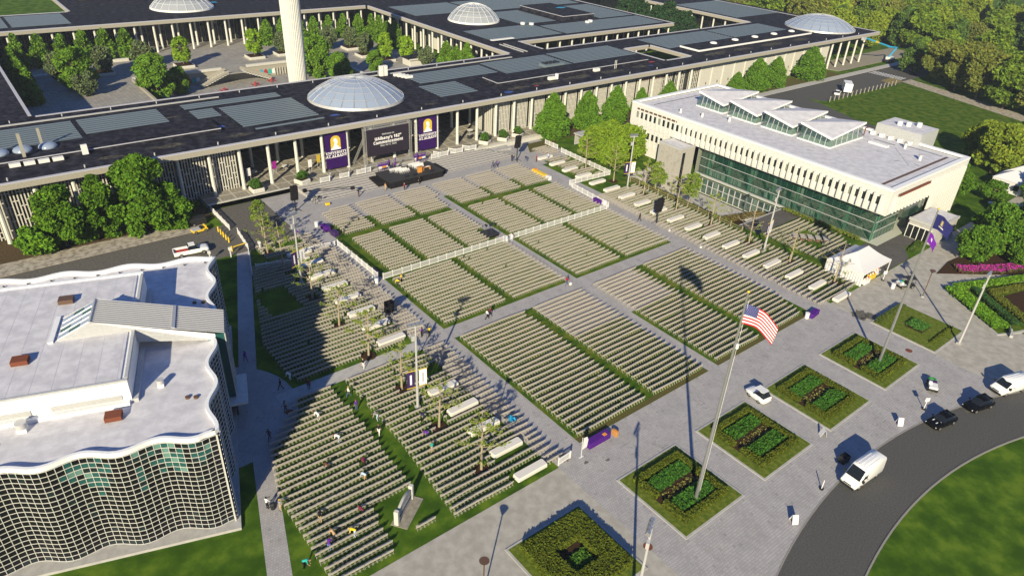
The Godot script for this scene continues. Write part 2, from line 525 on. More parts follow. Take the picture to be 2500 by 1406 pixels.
	setting("sidewalk", slab_mesh(rect_poly(150, 320, -129.6, -126.8), 0.0, 0.12), M["concrete_grey"])
	setting("sidewalk", slab_mesh([Vector2(266, -133), Vector2(330, -133), Vector2(330, -145), Vector2(261, -145)], 0.0, 0.14), M["slab"])
	setting("sidewalk", slab_mesh([Vector2(273, -112.5), Vector2(280, -112.5), Vector2(266, -66), Vector2(258, -66)], 0.02, 0.02), M["concrete_stain"])
	setting("planting_bed", slab_mesh(rect_poly(122, 204, -137.5, -129.6), 0.0, 0.10), M["soil_bed"])
	setting("planting_bed", slab_mesh(rect_poly(204, 262, -137.0, -130.0), 0.0, 0.09), M["dry_grass"])
	var cw := setting("crossing_marks", slab_mesh(rect_poly(275.2, 275.7, -126.4, -113.8), 0.02, 0.02), M["vinyl"])
	for i in 12:
		part(cw, "stripe", slab_mesh(rect_poly(276.2, 280.2, -126.0 + i * 1.02, -125.5 + i * 1.02), 0.02, 0.02), M["vinyl"])
	for i in 9:
		part(cw, "hatch_line", slab_mesh([Vector2(268 + i, -117.6), Vector2(268.25 + i, -117.6), Vector2(265.2 + i, -112.4), Vector2(264.95 + i, -112.4)], 0.02, 0.02), M["gold"])
	# sunken terrace beside the white hall
	var st := setting("sunken_terrace", slab_mesh(rect_poly(118.2, 133.0, -102.5, -71.0), -4.0, -4.0), M["concrete_grey"])
	bx(st, "retaining_wall", Vector3(118.0, -2.0, -86.7), Vector3(0.4, 4.06, 31.9), M["concrete_grey"])
	bx(st, "retaining_wall", Vector3(125.6, -2.0, -102.7), Vector3(15.6, 4.06, 0.4), M["concrete_grey"])
	bx(st, "retaining_wall", Vector3(125.6, -2.0, -70.8), Vector3(15.6, 4.06, 0.4), M["concrete_grey"])
	part(st, "sloping_bank", slab_mesh([Vector2(118.2, -79.0), Vector2(122, -73.0), Vector2(131, -71.0), Vector2(118.2, -71.0)], -4.0, -0.7), M["mulch"])
	for i in 9:
		bx(st, "stair", Vector3(124.5 - i * 0.05, -3.75 + i * 0.42, -79.5 + i * 0.9), Vector3(3.4, 0.42, 0.95), M["concrete_grey"])
	for i in 3:
		bx(st, "planter_wall", Vector3(121.0, -3.4, -96.5 + i * 8.0), Vector3(4.0, 1.2, 0.3), M["stone_grey"])
	# stains and wet patches on the paving
	rng.seed = 77
	var patches := [[106.9, -38.6, 2.2, "wet_patch"], [107.8, -37.4, 1.6, "wet_patch"], [106.0, -37.6, 1.0, "wet_patch"], [45.2, -42.6, 1.1, "damp_patch"], [46.8, -40.6, 0.45, "damp_patch"], [49.2, -39.4, 0.4, "damp_patch"], [95.8, -17.4, 0.7, "oil_patch"]]
	for q in patches:
		var pl := []
		for i in 22:
			var rr: float = q[2] * rng.randf_range(0.45, 1.15)
			pl.append(Vector2(q[0] + rr * cos(TAU * i / 22) * 0.8, q[1] + rr * sin(TAU * i / 22) * 0.65))
		setting(q[3], slab_mesh(pl, 0.028, 0.028), M["asphalt_old"])
	for q in [[103.2, -28.9], [43.7, -28.0], [22.2, -69.0]]:
		var mh := setting("manhole_cover", CylinderMesh.new(), M["rust"], Vector3(q[0], 0.03, q[1]))
		mh.mesh.top_radius = 0.5
		mh.mesh.bottom_radius = 0.5
		mh.mesh.height = 0.03
	# worn, open joints in the pavers
	for q in [[52.6, -39.2], [56.0, -37.6], [67.0, -40.2], [79.5, -39.9], [84.0, -41.2], [88.4, -40.4], [99.0, -39.8], [44.5, -58.2], [45.2, -53.6], [94.0, -23.0], [83.0, -23.8]]:
		g = G.new()
		for i in 7:
			var x: float = q[0] + rng.randf_range(-1.1, 1.1)
			var z: float = q[1] + rng.randf_range(-0.9, 0.9)
			var l := rng.randf_range(0.4, 1.3)
			if i % 2: g.rect(x, x + l, z, z + 0.035, 0.027)
			else: g.rect(x, x + 0.035, z, z + l, 0.0285)
		setting("open_paver_joints", g.mesh(), M["joint_dark"])
	for i in 9:      # sealed cracks in the drive
		var t := -0.42 + i * 0.12
		var r := 76.2 + rng.randf() * 4.5
		var pts := []
		for k in 7: pts.append(Vector2(74.6 + (r + rng.randf_range(-0.12, 0.12)) * sin(t + k * 0.006), 61.0 - (r + rng.randf_range(-0.12, 0.12) + k * 0.18) * cos(t + k * 0.006)))
		setting("sealed_crack", strip(pts, 0.05, 0.027), M["joint_dark"])
	build_steps()

func build_steps():
	# broad steps in front of the podium, turning a mitred corner at the far end
	var terrace := setting("podium_terrace", slab_mesh([Vector2(33.4, -133.5), Vector2(120, -133.5), Vector2(120, -176), Vector2(33.4, -176)], 0.0, PY - 0.03), M["joint"])
	var n := 8
	for k in n:
		var top := PY * (k + 1) / (n + 1)
		var zf := -125.6 - k * 0.98
		part(terrace, "step", slab_mesh(rect_poly(52.0 - k * 0.08, 104.5 - k * 0.98, -133.5, zf), 0.0, top), M["step_stone"])
		bx(terrace, "tread_strip", Vector3((52.0 - k * 0.08 + 104.5 - k * 0.98) * 0.5, top + 0.003, zf - 0.16), Vector3(52.2 - k * 0.9, 0.012, 0.17), M["joint_dark"])
		bx(terrace, "tread_strip", Vector3(104.5 - k * 0.98 - 0.16, top + 0.004, (zf - 133.5) * 0.5), Vector3(0.17, 0.012, zf + 133.1), M["joint_dark"])
	# slabs of the terrace between pale joints
	var s := 2.94
	var sm := BoxMesh.new()
	sm.size = Vector3(s - 0.34, 0.06, s - 0.34)
	var cnt := 0
	for i in range(-3, 27):
		for j in range(0, 9):
			var x := 42.1 + (i + 0.5) * s
			var z := -133.9 - (j + 0.5) * s
			if x < 34.6 or x > 119 or (j > 2 and (x < 43 or x > 106)): continue
			part(terrace, "paving_slab", sm, M["slab"] if (i * 7 + j * 3) % 3 else M["slab_b"], Vector3(x, PY - 0.02, z))
			cnt += 1
	# low white retaining walls at both ends
	var w := thing("low_wall", "low white concrete wall along the ramp beside the service road", "wall", Vector3(33.4, 0, -133.7))
	part(w, "wall", slab_mesh(rect_poly(0, 20.5, -0.2, 0.2), 0.0, 0.95), M["white_concrete"])
	part(w, "coping", slab_mesh(rect_poly(-0.05, 20.6, -0.28, 0.28), 0.952, 1.05), M["white_concrete"])
	w = thing("low_wall", "low white concrete wall between the steps and the conical trees", "wall", Vector3(96.5, 0, -132.6))
	part(w, "wall", slab_mesh(rect_poly(0, 23.5, -0.2, 0.2), 0.0, 0.98), M["white_concrete"])
	part(w, "coping", slab_mesh(rect_poly(-0.05, 23.6, -0.28, 0.28), 0.982, 1.08), M["white_concrete"])
	part(w, "ramp", slab_mesh(rect_poly(0.0, 9.5, 0.22, 2.6), 0.0, 0.5), M["concrete_grey"])

# ---------------------------------------------------------------- the podium
const BAY := 5.87
func col_x(k: int) -> float: return 6.9 + BAY * k

func column_mesh(h: float) -> ArrayMesh:
	var g := G.new()
	g.tube(Vector3.ZERO, Vector3(0, h, 0), 0.37, 0.33, 8, false)
	g.tube(Vector3.ZERO, Vector3(0, 0.25, 0), 0.42, 0.42, 8)
	return g.mesh()

func dome(par: Node, c: Vector3, r: float, h: float, rings: int, segs: int, gm: Material, fm: Material):
	var d := Node3D.new()
	d.name = "dome"
	par.add_child(d, true)
	d.position = c
	var curb := G.new()
	curb.tube(Vector3(0, 0, 0), Vector3(0, 0.55, 0), r + 0.25, r + 0.1, segs * 2)
	part(d, "kerb_ring", curb.mesh(), fm)
	var rad := (r * r + h * h) / (2 * h)
	var a1 := asin(clampf(r / rad, 0, 1))
	var pt := func(i: float, j: float) -> Vector3:
		var a := a1 * (1.0 - i / rings)
		var t := TAU * j / segs
		return Vector3(rad * sin(a) * cos(t), 0.5 + rad * cos(a) - (rad - h), rad * sin(a) * sin(t))
	for i in rings:
		for j in segs:
			var g := G.new()
			var e := 0.04
			g.quad2(pt.call(i + e, j + e), pt.call(i + e, j + 1 - e), pt.call(i + 1 - e, j + 1 - e), pt.call(i + 1 - e, j + e), pt.call(i + 0.5, j + 0.5) + Vector3(0, rad, 0))
			part(d, "pane", g.mesh(), gm)
	var f := G.new()
	for j in segs:
		for i in rings:
			f.tube(pt.call(i, j), pt.call(i + 1, j), 0.06, 0.06, 4, false)
			f.tube(pt.call(i, j), pt.call(i, j + 1), 0.06, 0.06, 4, false)
	part(d, "glazing_bars", f.mesh(), fm)

func roof_slab(p: Node, x0: float, x1: float, z0: float, z1: float, holes: Array, m: Material):
	part(p, "roof", holed(x0, x1, z0, z1, holes, 11.2), m)

func edge_x(p: Node, x0: float, x1: float, z: float, out: float):      # a fascia running along x, facing out (+1 towards +z)
	bx(p, "fascia", Vector3((x0 + x1) * 0.5, 10.62, z - out * 0.2), Vector3(x1 - x0, 1.0, 0.4), M["fascia"])
	bx(p, "roof_edge", Vector3((x0 + x1) * 0.5, 11.22, z - out * 0.28), Vector3(x1 - x0, 0.2, 0.62), M["roof_edge"])

func edge_z(p: Node, z0: float, z1: float, x: float, out: float):
	bx(p, "fascia", Vector3(x - out * 0.2, 10.615, (z0 + z1) * 0.5), Vector3(0.4, 1.0, z1 - z0), M["fascia"])
	bx(p, "roof_edge", Vector3(x - out * 0.28, 11.215, (z0 + z1) * 0.5), Vector3(0.62, 0.2, z1 - z0), M["roof_edge"])

func panel_rows(p: Node, x0: float, x1: float, z0: float, z1: float, pitch: float, m: Material, skew := 0.0, y := 11.25):
	# long tilted panels lying side by side
	var g := G.new()
	var n := int((z1 - z0) / pitch)
	for i in n:
		var z := z0 + (i + 0.5) * pitch
		var a := x0 + skew * i
		var w := pitch * 0.31
		g = G.new()
		var y0 := y + 0.07
		var y1 := y + 0.10
		var pa := Vector3(a, y0, z + w); var pb := Vector3(x1, y0, z + w)
		var pc := Vector3(x1, y1, z - w); var pd := Vector3(a, y1, z - w)
		g.quad(pa, pb, pc, pd)
		var dn := Vector3(0, -0.05, 0)
		g.quad(pa + dn, pb + dn, pb, pa)
		g.quad(pb + dn, pc + dn, pc, pb)
		g.quad(pc + dn, pd + dn, pd, pc)
		g.quad(pd + dn, pa + dn, pa, pd)
		part(p, "solar_row", g.mesh(), m)

func louvre_bay(p: Node, x: float, z: float, n: int, wide: float, y0: float, y1: float, tie_seed: int):
	var gap := BAY / n
	var r := RandomNumberGenerator.new()
	r.seed = tie_seed
	var sm: ArrayMesh = M["_louvre"]
	var ties := G.new()
	for i in range(1, n):
		var o := part(p, "slat", sm, M["white_concrete"])
		o.transform = Transform3D(Basis.from_scale(Vector3(wide, y1 - y0, 1)), Vector3(x + i * gap, y0, z))
		var h := y0 + (y1 - y0) * (0.08 if i % 4 < 2 else 0.05)
		for q in 4:
			var hh := h + (y1 - y0) * (0.26 * q + (0.07 if (i / 2) % 2 == 0 else 0.0))
			if hh < y1 - 1.2: ties.box(Vector3(x + (i + 0.5) * gap - (0 if i < n - 1 else gap), hh, z - 0.02), Vector3(gap * 1.02, 0.16, 0.12))
	part(p, "tie_blocks", ties.mesh(), M["white_concrete"]).set_meta("kind", "stuff")

func build_podium():
	var lm := G.new()
	lm.box(Vector3(0, 0.5, 0), Vector3(1, 1, 0.15))
	M["_louvre"] = lm.mesh()
	var P := thing("podium_building", "long low podium building with dark flat roof, white columns, louvred walls and glass domes", "building")
	var deck: Material = M["membrane"]
	# roofs
	roof_slab(P, -90, 296, -173, -136.1, [[177.0, 189.3, -161.4, -144.0]], deck)
	roof_slab(P, -90, 12.2, -264, -173, [], deck)
	roof_slab(P, 138.5, 230, -264, -173, [[152.6, 229.2, -185.2, -173.0]], deck)
	roof_slab(P, -90, 40, -291, -264, [], deck)
	roof_slab(P, 40, 420, -352, -264, [], deck)
	roof_slab(P, 262, 300, -264, -173, [], deck)
	# soffits under the roofs
	for s in [[-90, 176.9, -172.6, -136.6], [189.4, 295.6, -172.6, -136.6], [176.9, 189.4, -172.6, -161.5], [176.9, 189.4, -143.9, -136.6], [-90, 11.8, -264, -173], [138.9, 152.5, -264, -173], [152.5, 229, -264, -185.6], [-90, 40, -290.6, -264.4], [40, 420, -351, -264.4], [262, 299.6, -264, -173]]:
		part(P, "soffit", holed(s[0], s[1], s[2], s[3], [], 10.2), M["soffit"])
	# fascias
	edge_x(P, -90, 296, -136.0, 1)
	edge_z(P, -264, -136.62, 300.0 - 4.0, 1)
	edge_x(P, 12.8, 138.0, -173.0, -1)
	edge_z(P, -263.4, -173.6, 12.2, 1)
	edge_z(P, -263.4, -173.6, 138.5, -1)
	edge_x(P, -89, 138.0, -264.0, 1)
	edge_x(P, 152.0, 229.8, -185.2, 1)
	edge_x(P, 153.2, 229.0, -173.0, -1)
	edge_z(P, -184.6, -173.6, 152.6, 1)
	edge_z(P, -263.4, -185.9, 230.0, 1)
	edge_z(P, -263.4, -173.6, 262.0, -1)
	edge_x(P, 230.2, 261.8, -173.0, -1)
	edge_x(P, 230.8, 261.2, -264.0, 1)
	edge_x(P, 177.6, 188.7, -161.4, 1)
	edge_x(P, 177.6, 188.7, -144.0, -1)
	edge_z(P, -161.4, -144.0, 177.0, 1)
	edge_z(P, -161.4, -144.0, 189.3, -1)
	edge_x(P, 41, 420, -352.0, -1)
	edge_x(P, -90, 39.6, -291.0, -1)
	edge_z(P, -351.4, -291.6, 40.0, -1)
	# columns along the front
	var cm := column_mesh(10.2 - PY)
	var cm0 := column_mesh(10.2)
	for k in range(-4, 49):
		var x := col_x(k)
		if k >= 31 and k <= 43: continue
		part(P, "column", cm if k > 4 and k < 20 else cm0, M["column_white"], Vector3(x, PY if k > 4 and k < 20 else 0.0, -137.8))
	# back wall behind the louvres, lobby behind the open columns
	bx(P, "wall", Vector3(-24, 5.1, -140.1), Vector3(132, 10.1, 0.5), M["window_glass"])
	bx(P, "wall", Vector3(148.2, 5.1, -140.1), Vector3(82, 10.1, 0.5), M["window_glass"])
	bx(P, "lobby_wall", Vector3(74.5, 5.6, -163), Vector3(66, 9.2, 0.5), M["interior"])
	bx(P, "lobby_wall", Vector3(42.1, 5.6, -151), Vector3(0.4, 9.2, 23), M["window_glass"])
	bx(P, "lobby_wall", Vector3(107.0, 5.6, -151), Vector3(0.4, 9.2, 23), M["window_glass"])
	# louvred bays
	for k in range(-2, 6): louvre_bay(P, col_x(k), -139.2, 11, 0.2, 0.25, 10.1, k)
	for k in range(17, 28): louvre_bay(P, col_x(k), -139.2, 12, 0.22, 0.3, 10.1, k)
	for k in range(28, 31): louvre_bay(P, col_x(k), -139.8 + (0.6 if k == 30 else 0.0), 7, 0.2, 0.25, 10.1, k)
	# side bay of louvres inside the entrance
	for i in 8:
		bx(P, "slat", Vector3(106.6, 5.6, -139.5 - i * 0.8), Vector3(0.3, 9.1, 0.3), M["white_concrete"])
	# solid panelled bays further along
	for k in range(31, 44):
		bx(P, "wall_panel", Vector3(col_x(k) + BAY * 0.5, 5.05, -139.0), Vector3(BAY - 0.42, 10.1, 0.4), M["white_concrete"])
		bx(P, "pilaster", Vector3(col_x(k), 5.06, -138.85), Vector3(0.42, 10.12, 0.62), M["column_white"])
		bx(P, "wall_vent", Vector3(col_x(k) + BAY * 0.62, 3.4, -138.78), Vector3(0.35, 0.75, 0.06), M["black"])
	bx(P, "end_wall", Vector3(col_x(44) + 0.2, 5.05, -154), Vector3(0.4, 10.1, 31), M["window_glass"])
	# second row of columns and glass doors in the lobby
	for k in range(6, 18):
		part(P, "column", cm, M["column_white"], Vector3(col_x(k), PY, -149.0))
		if k % 3 != 1: part(P, "column", cm, M["column_white"], Vector3(col_x(k) + BAY * 0.5, PY, -156.0))
		var gl := bx(P, "lobby_glass", Vector3(col_x(k) + BAY * 0.5 - 0.4, 5.0, -158.5), Vector3(BAY - 0.6, 7.8, 0.06), M["clear_glass"])
		bx(P, "door_frame", Vector3(col_x(k), 5.0, -158.5), Vector3(0.18, 8.0, 0.2), M["metal_grey"])
	bx(P, "lobby_beam", Vector3(74.5, 7.6, -158.45), Vector3(64.5, 0.3, 0.24), M["metal_grey"])
	# courtyard sides: columns and dark glazing
	var k0 := 0
	for i in range(0, 21):
		part(P, "column", cm, M["column_white"], Vector3(18.6 + 5.9 * i, PY, -265.4))
		if i < 20: part(P, "column", cm, M["column_white"], Vector3(21.5 + 5.9 * i, PY, -270.4))
	for i in range(0, 15):
		part(P, "column", cm, M["column_white"], Vector3(140.2, PY, -178.0 - 5.9 * i))
		part(P, "column", cm, M["column_white"], Vector3(144.6, PY, -181.0 - 5.9 * i))
	for i in range(0, 14):
		part(P, "column", cm, M["column_white"], Vector3(154.6 + 5.7 * i, 0.4, -186.8))
	for i in range(0, 9):
		part(P, "column", cm, M["column_white"], Vector3(228.6, 0.4, -192.0 - 5.9 * i))
		part(P, "column", cm, M["column_white"], Vector3(263.6, 0.4, -180.0 - 5.9 * i))
	for b in [[78, -275.0, 125, 0.4], [191, -190.6, 76, 0.4]]:
		bx(P, "glazed_wall", Vector3(b[0], 5.3, b[1]), Vector3(b[2], 9.6, b[3]), M["dark_glass"])
	for b in [[10.5, -218.5, 90], [148.0, -218.5, 90], [226.0, -226, 74], [266.5, -218, 90]]:
		bx(P, "glazed_wall", Vector3(b[0], 5.3, b[1]), Vector3(0.4, 9.6, b[2]), M["dark_glass"])
	for i in range(0, 40):
		bx(P, "mullion", Vector3(17.5 + 3.0 * i, 5.3, -274.75), Vector3(0.16, 9.5, 0.2), M["fascia"])
	for i in range(0, 28):
		bx(P, "mullion", Vector3(147.7, 5.3, -176.0 - 3.0 * i), Vector3(0.2, 9.5, 0.16), M["fascia"])
	bx(P, "wall_panel", Vector3(138 + 8.9, 4.0, -226), Vector3(0.3, 6.0, 12), M["white_concrete"])
	bx(P, "wall_panel", Vector3(133.5, 4.5, -273), Vector3(3.0, 7.0, 0.3), M["white_concrete"])
	# domes over the halls
	dome(P, Vector3(76.6, 11.2, -153.8), 11.2, 4.3, 6, 24, M["dome_glass"], M["galvanised"])
	dome(P, Vector3(75.5, 11.2, -285.5), 10.6, 5.2, 5, 22, M["dome_clear"], M["white"])
	dome(P, Vector3(160.2, 11.2, -222.3), 9.4, 5.4, 5, 20, M["dome_clear"], M["white"])
	dome(P, Vector3(280.4, 11.2, -153.2), 13.2, 4.4, 6, 24, M["dome_glass"], M["galvanised"])
	# raised strips of roof
	for b in [[-40, 41.5, -152.0, -144.8, 0.75], [112.5, 170.0, -151.6, -144.9, 0.9], [195.0, 261.5, -153.4, -145.4, 1.0]]:
		var far: bool = b[0] > 190
		bx(P, "raised_roof", Vector3((b[0] + b[1]) * 0.5, 11.2 + b[4] * 0.5, (b[2] + b[3]) * 0.5), Vector3(b[1] - b[0], b[4], b[3] - b[2]), M["membrane"])
		bx(P, "roof_edge", Vector3((b[0] + b[1]) * 0.5, 11.2 + b[4] - (0.25 if far else 0.06), b[3] + 0.03), Vector3(b[1] - b[0], 0.55 if far else 0.16, 0.12), M["parapet_white"] if far else M["roof_edge"])
		bx(P, "roof_edge", Vector3(b[0] - 0.03, 11.2 + b[4] - (0.25 if far else 0.06), (b[2] + b[3]) * 0.5), Vector3(0.12, 0.54 if far else 0.15, b[3] - b[2]), M["parapet_white"] if far else M["roof_edge"])
	for x in [208.6, 220.6, 232.2, 244.0, 255.4]:
		var sk := SphereMesh.new()
		sk.radius = 1.25
		sk.height = 1.0
		sk.radial_segments = 16
		sk.rings = 8
		part(P, "skylight", sk, M["white"], Vector3(x, 12.3, -150.2))
	for x in [4.0, 7.6, 11.6]:
		var sk := SphereMesh.new()
		sk.radius = 1.6
		sk.height = 1.5
		sk.radial_segments = 16
		sk.rings = 8
		part(P, "skylight", sk, M["dome_glass"], Vector3(x, 12.1, -149.6))
	bx(P, "raised_roof", Vector3(198.5, 12.1, -219.5), Vector3(16, 1.6, 26), M["membrane"])
	bx(P, "roof_edge", Vector3(198.5, 12.85, -206.45), Vector3(16.2, 0.18, 0.14), M["roof_edge"])
	bx(P, "roof_edge", Vector3(190.4, 12.852, -219.5), Vector3(0.14, 0.18, 26.2), M["roof_edge"])
	bx(P, "raised_roof", Vector3(77, 12.0, -318), Vector3(60, 1.4, 12), M["membrane_old"])
	bx(P, "roof_edge", Vector3(77, 12.6, -311.9), Vector3(60.2, 0.3, 0.14), M["parapet_white"])
	# rows of panels lying on the roofs
	var pb: Material = M["panel_blue"]
	panel_rows(P, -25, 18.0, -166.2, -153.2, 1.3, pb)
	panel_rows(P, 19.0, 34.6, -166.2, -154.5, 1.3, pb)
	panel_rows(P, 39.6, 61.5, -166.4, -161.6, 1.3, pb)
	panel_rows(P, 40.0, 45.0, -161.2, -153.4, 1.3, pb)
	panel_rows(P, 46.2, 63.0, -160.6, -144.0, 1.3, pb)
	panel_rows(P, 47.8, 63.0, -143.4, -142.0, 1.3, pb)
	panel_rows(P, 96.2, 121.4, -165.8, -155.4, 1.35, pb)
	panel_rows(P, 94.2, 105.4, -154.4, -142.6, 1.35, pb)
	panel_rows(P, 122.6, 147.0, -167.0, -153.0, 1.35, pb)
	panel_rows(P, 148.2, 175.0, -167.6, -153.6, 1.35, pb)
	panel_rows(P, 191.5, 228.0, -169.5, -154.2, 1.35, pb)
	panel_rows(P, 229.2, 262.0, -169.5, -154.2, 1.35, pb)
	panel_rows(P, 144.5, 174.5, -206.8, -188.4, 1.5, pb)
	panel_rows(P, 175.8, 227.0, -203.0, -187.6, 1.5, pb)
	panel_rows(P, 171.5, 188.5, -232.0, -208.0, 1.6, pb)
	panel_rows(P, 208.5, 227.0, -232.0, -204.6, 1.6, pb)
	panel_rows(P, 144.5, 172.0, -258.0, -236.0, 1.6, pb)
	panel_rows(P, 173.5, 226.0, -258.0, -234.5, 1.6, pb)
	panel_rows(P, 21, 37, -288.6, -268, 1.6, pb)
	panel_rows(P, -10, 20, -288.6, -268, 1.6, pb)
	panel_rows(P, 265, 295, -215, -180, 1.6, pb)
	# worn gravelly patches, blue and red sheets on the roof
	rng.seed = 5
	for q in [[44, -141, 3.2, "membrane_old"], [52, -139, 2.4, "membrane_old"], [30, -141.5, 4.0, "membrane_old"], [20, -140.6, 3.0, "membrane_old"], [116, -141.4, 4.0, "membrane_old"], [126, -141.8, 5.0, "membrane_old"], [138, -142.0, 6.0, "membrane_old"], [152, -142.0, 5.0, "membrane_old"], [164, -142.2, 4.0, "membrane_old"], [200, -142.6, 6, "membrane_old"], [215, -142.6, 6, "membrane_old"], [232, -142.6, 7, "membrane_old"], [250, -142.6, 6, "membrane_old"], [36.2, -159, 2.0, "membrane_old"], [89, -140.4, 2.4, "membrane_old"], [67, -141.0, 2.2, "membrane_old"],
			[112, -139.4, 1.6, "blue"], [66.0, -143.6, 1.3, "blue"], [42.5, -148.0, 1.2, "blue"], [170.0, -146.8, 1.6, "blue"], [171.4, -144.6, 1.3, "red"], [122, -140.6, 0.9, "red"], [167.6, -141.6, 1.0, "blue"], [203, -222, 2.4, "sky_blue"], [88, -292, 2.6, "sky_blue"]]:
		var pl := []
		for i in 18:
			var rr: float = q[2] * rng.randf_range(0.55, 1.1)
			pl.append(Vector2(q[0] + rr * cos(TAU * i / 18), clampf(q[1] + rr * sin(TAU * i / 18) * (0.3 if q[3] == "membrane_old" else 0.55), q[1] - 1.6, q[1] + 1.6)))
		part(P, "roof_patch", slab_mesh(pl, 11.2, 11.2 if q[0] < 195 or q[0] > 210 or q[1] > -200 else 12.93), M[q[3]]).position.y = 0.012
	# small roof vents, ducts, pipes
	for i in 26:
		var x := -8.0 + i * 11.6
		cy(P, "roof_vent", Vector3(x, 11.45, -137.6), 0.13, 0.55, M["galvanised"])
	for i in 14:
		cy(P, "roof_vent", Vector3(8.0 + i * 9.3, 11.45, -170.4), 0.12, 0.5, M["galvanised"])
	bx(P, "pipe_run", Vector3(23, 11.35, -168.6), Vector3(52, 0.25, 0.35), M["galvanised"])
	bx(P, "pipe_run", Vector3(112, 11.35, -168.8), Vector3(48, 0.25, 0.35), M["galvanised"])
	bx(P, "pipe_run", Vector3(143.5, 11.33, -178.6), Vector3(0.35, 0.25, 12), M["galvanised"])
	bx(P, "pipe_run", Vector3(145.1, 11.33, -178.6), Vector3(0.35, 0.25, 12), M["galvanised"])
	for i in 2: bx(P, "roof_stack", Vector3(91.2 + i * 1.2, 12.6, -167.8), Vector3(0.95, 2.6, 0.9), M["white"])
	for i in 4: bx(P, "roof_box", Vector3(95.0 + i * 0.5, 11.6, -166.0 + i * 1.1), Vector3(2.2, 0.6, 0.7), M["white"])
	bx(P, "roof_unit", Vector3(139.0, 12.0, -154.0), Vector3(7.0, 0.8, 3.2), M["panel_blue"])
	for i in 4: bx(P, "roof_unit_fin", Vector3(136.6 + i * 1.5, 12.5, -154.4), Vector3(0.9, 0.3, 2.0), M["black"])
	bx(P, "roof_box", Vector3(129.6, 11.7, -143.2), Vector3(2.2, 0.8, 0.9), M["white"])
	cy(P, "roof_vent", Vector3(131.6, 11.9, -143.4), 0.5, 1.4, M["white"])
	bx(P, "roof_box", Vector3(147.4, 11.7, -144.1), Vector3(2.0, 0.8, 0.9), M["white"])
	for i in 2: bx(P, "ladder", Vector3(154.6 + i * 0.6, 12.4, -143.9), Vector3(0.1, 2.4, 0.1), M["white"])
	for q in [[11.0, -152.5, 3.6, 0.45], [7.4, -146.2, 5.0, 0.5], [3.0, -151.5, 3.0, 0.35]]:
		bx(P, "roof_mast", Vector3(q[0], 11.2 + q[2] * 0.5, q[1]), Vector3(q[3], q[2], q[3]), M["fascia"])
	bx(P, "roof_ladder", Vector3(16.6, 12.3, -144.0), Vector3(1.0, 1.8, 0.5), M["white"])
	for i in 4: bx(P, "roof_box", Vector3(5.5 + i * 2.2, 11.55, -143.9 + 0.1 * i), Vector3(1.7, 0.6, 0.8), M["white"])
	for q in [[157, -214], [159.5, -212], [182, -206], [184.5, -207]]:
		cy(P, "roof_vent", Vector3(q[0] + 15, 11.6, q[1] + 6), 0.9, 0.7, M["white"])
	bx(P, "roof_frame", Vector3(146.5, 12.2, -187.2), Vector3(9.0, 0.25, 1.2), M["white"])
	# brown metal letters on the louvres
	letters(P, "ARTS &", Vector3(163.6, 8.2, -139.0), 1.1, M["rust"])
	letters(P, "SCIENCES", Vector3(168.6, 8.2, -139.0), 1.1, M["rust"])
	build_banners()

func letters(p: Node, text: String, at: Vector3, size: float, m: Material, rot := Vector3.ZERO, called := "lettering", serif := false, bold := true) -> MeshInstance3D:
	var t := TextMesh.new()
	var f := SystemFont.new()
	f.font_names = PackedStringArray(["Droid Serif" if serif else "Droid Sans"])
	f.font_weight = 700 if bold else 400
	t.font = f
	t.text = text
	t.font_size = 64
	t.pixel_size = size / 64.0
	t.depth = 0.03
	t.horizontal_alignment = HORIZONTAL_ALIGNMENT_CENTER
	var o := part(p, called, t, m, at)
	o.rotation = rot
	return o

func build_banners():
	# two tall banners hung between columns
	for q in [[9, "purple banner with yellow arch emblem hung beside the plain lobby bays"], [13, "purple banner with yellow arch emblem hung nearer the conical trees"]]:
		var x: float = col_x(q[0]) + BAY * 0.5
		var b := thing("hanging_banner", q[1], "banner", Vector3(x, PY + 0.6, -137.3), 0.0, "purple banners between the columns")
		var w := BAY - 0.86
		bx(b, "cloth", Vector3(0, 4.25, 0), Vector3(w, 8.5, 0.05), M["banner_purple"])
		var a := []
		for i in 13:
			var t := PI * i / 12
			a.append(Vector2(1.15 * cos(t), 6.3 + 1.0 * sin(t)))
		a.append(Vector2(-1.15, 4.2))
		a.append(Vector2(1.15, 4.2))
		part(b, "arch_emblem", upright(a, 0.03, 0.05), M["gold"])
		part(b, "emblem_border", upright([Vector2(-1.15, 4.2), Vector2(1.15, 4.2), Vector2(1.15, 4.5), Vector2(-1.15, 4.5)], 0.052, 0.062), M["letter_white"])
		# pale helmeted head, reduced to a few shapes
		part(b, "emblem_head", upright([Vector2(-0.8, 4.5), Vector2(0.9, 4.5), Vector2(0.55, 5.0), Vector2(0.25, 5.25), Vector2(0.5, 5.7), Vector2(0.45, 6.3), Vector2(0.1, 6.75), Vector2(-0.35, 6.6), Vector2(-0.45, 6.1), Vector2(-0.2, 5.8), Vector2(-0.35, 5.3), Vector2(-0.6, 4.9)], 0.052, 0.06), M["letter_white"])
		letters(b, "UNIVERSITY", Vector3(0, 3.55, 0.06), 0.78, M["letter_white"], Vector3.ZERO, "lettering", true)
		letters(b, "AT ALBANY", Vector3(0, 2.8, 0.06), 0.84, M["letter_white"], Vector3.ZERO, "lettering", true)
		bx(b, "rule", Vector3(0, 2.5, 0.05), Vector3(3.2, 0.06, 0.02), M["letter_white"])

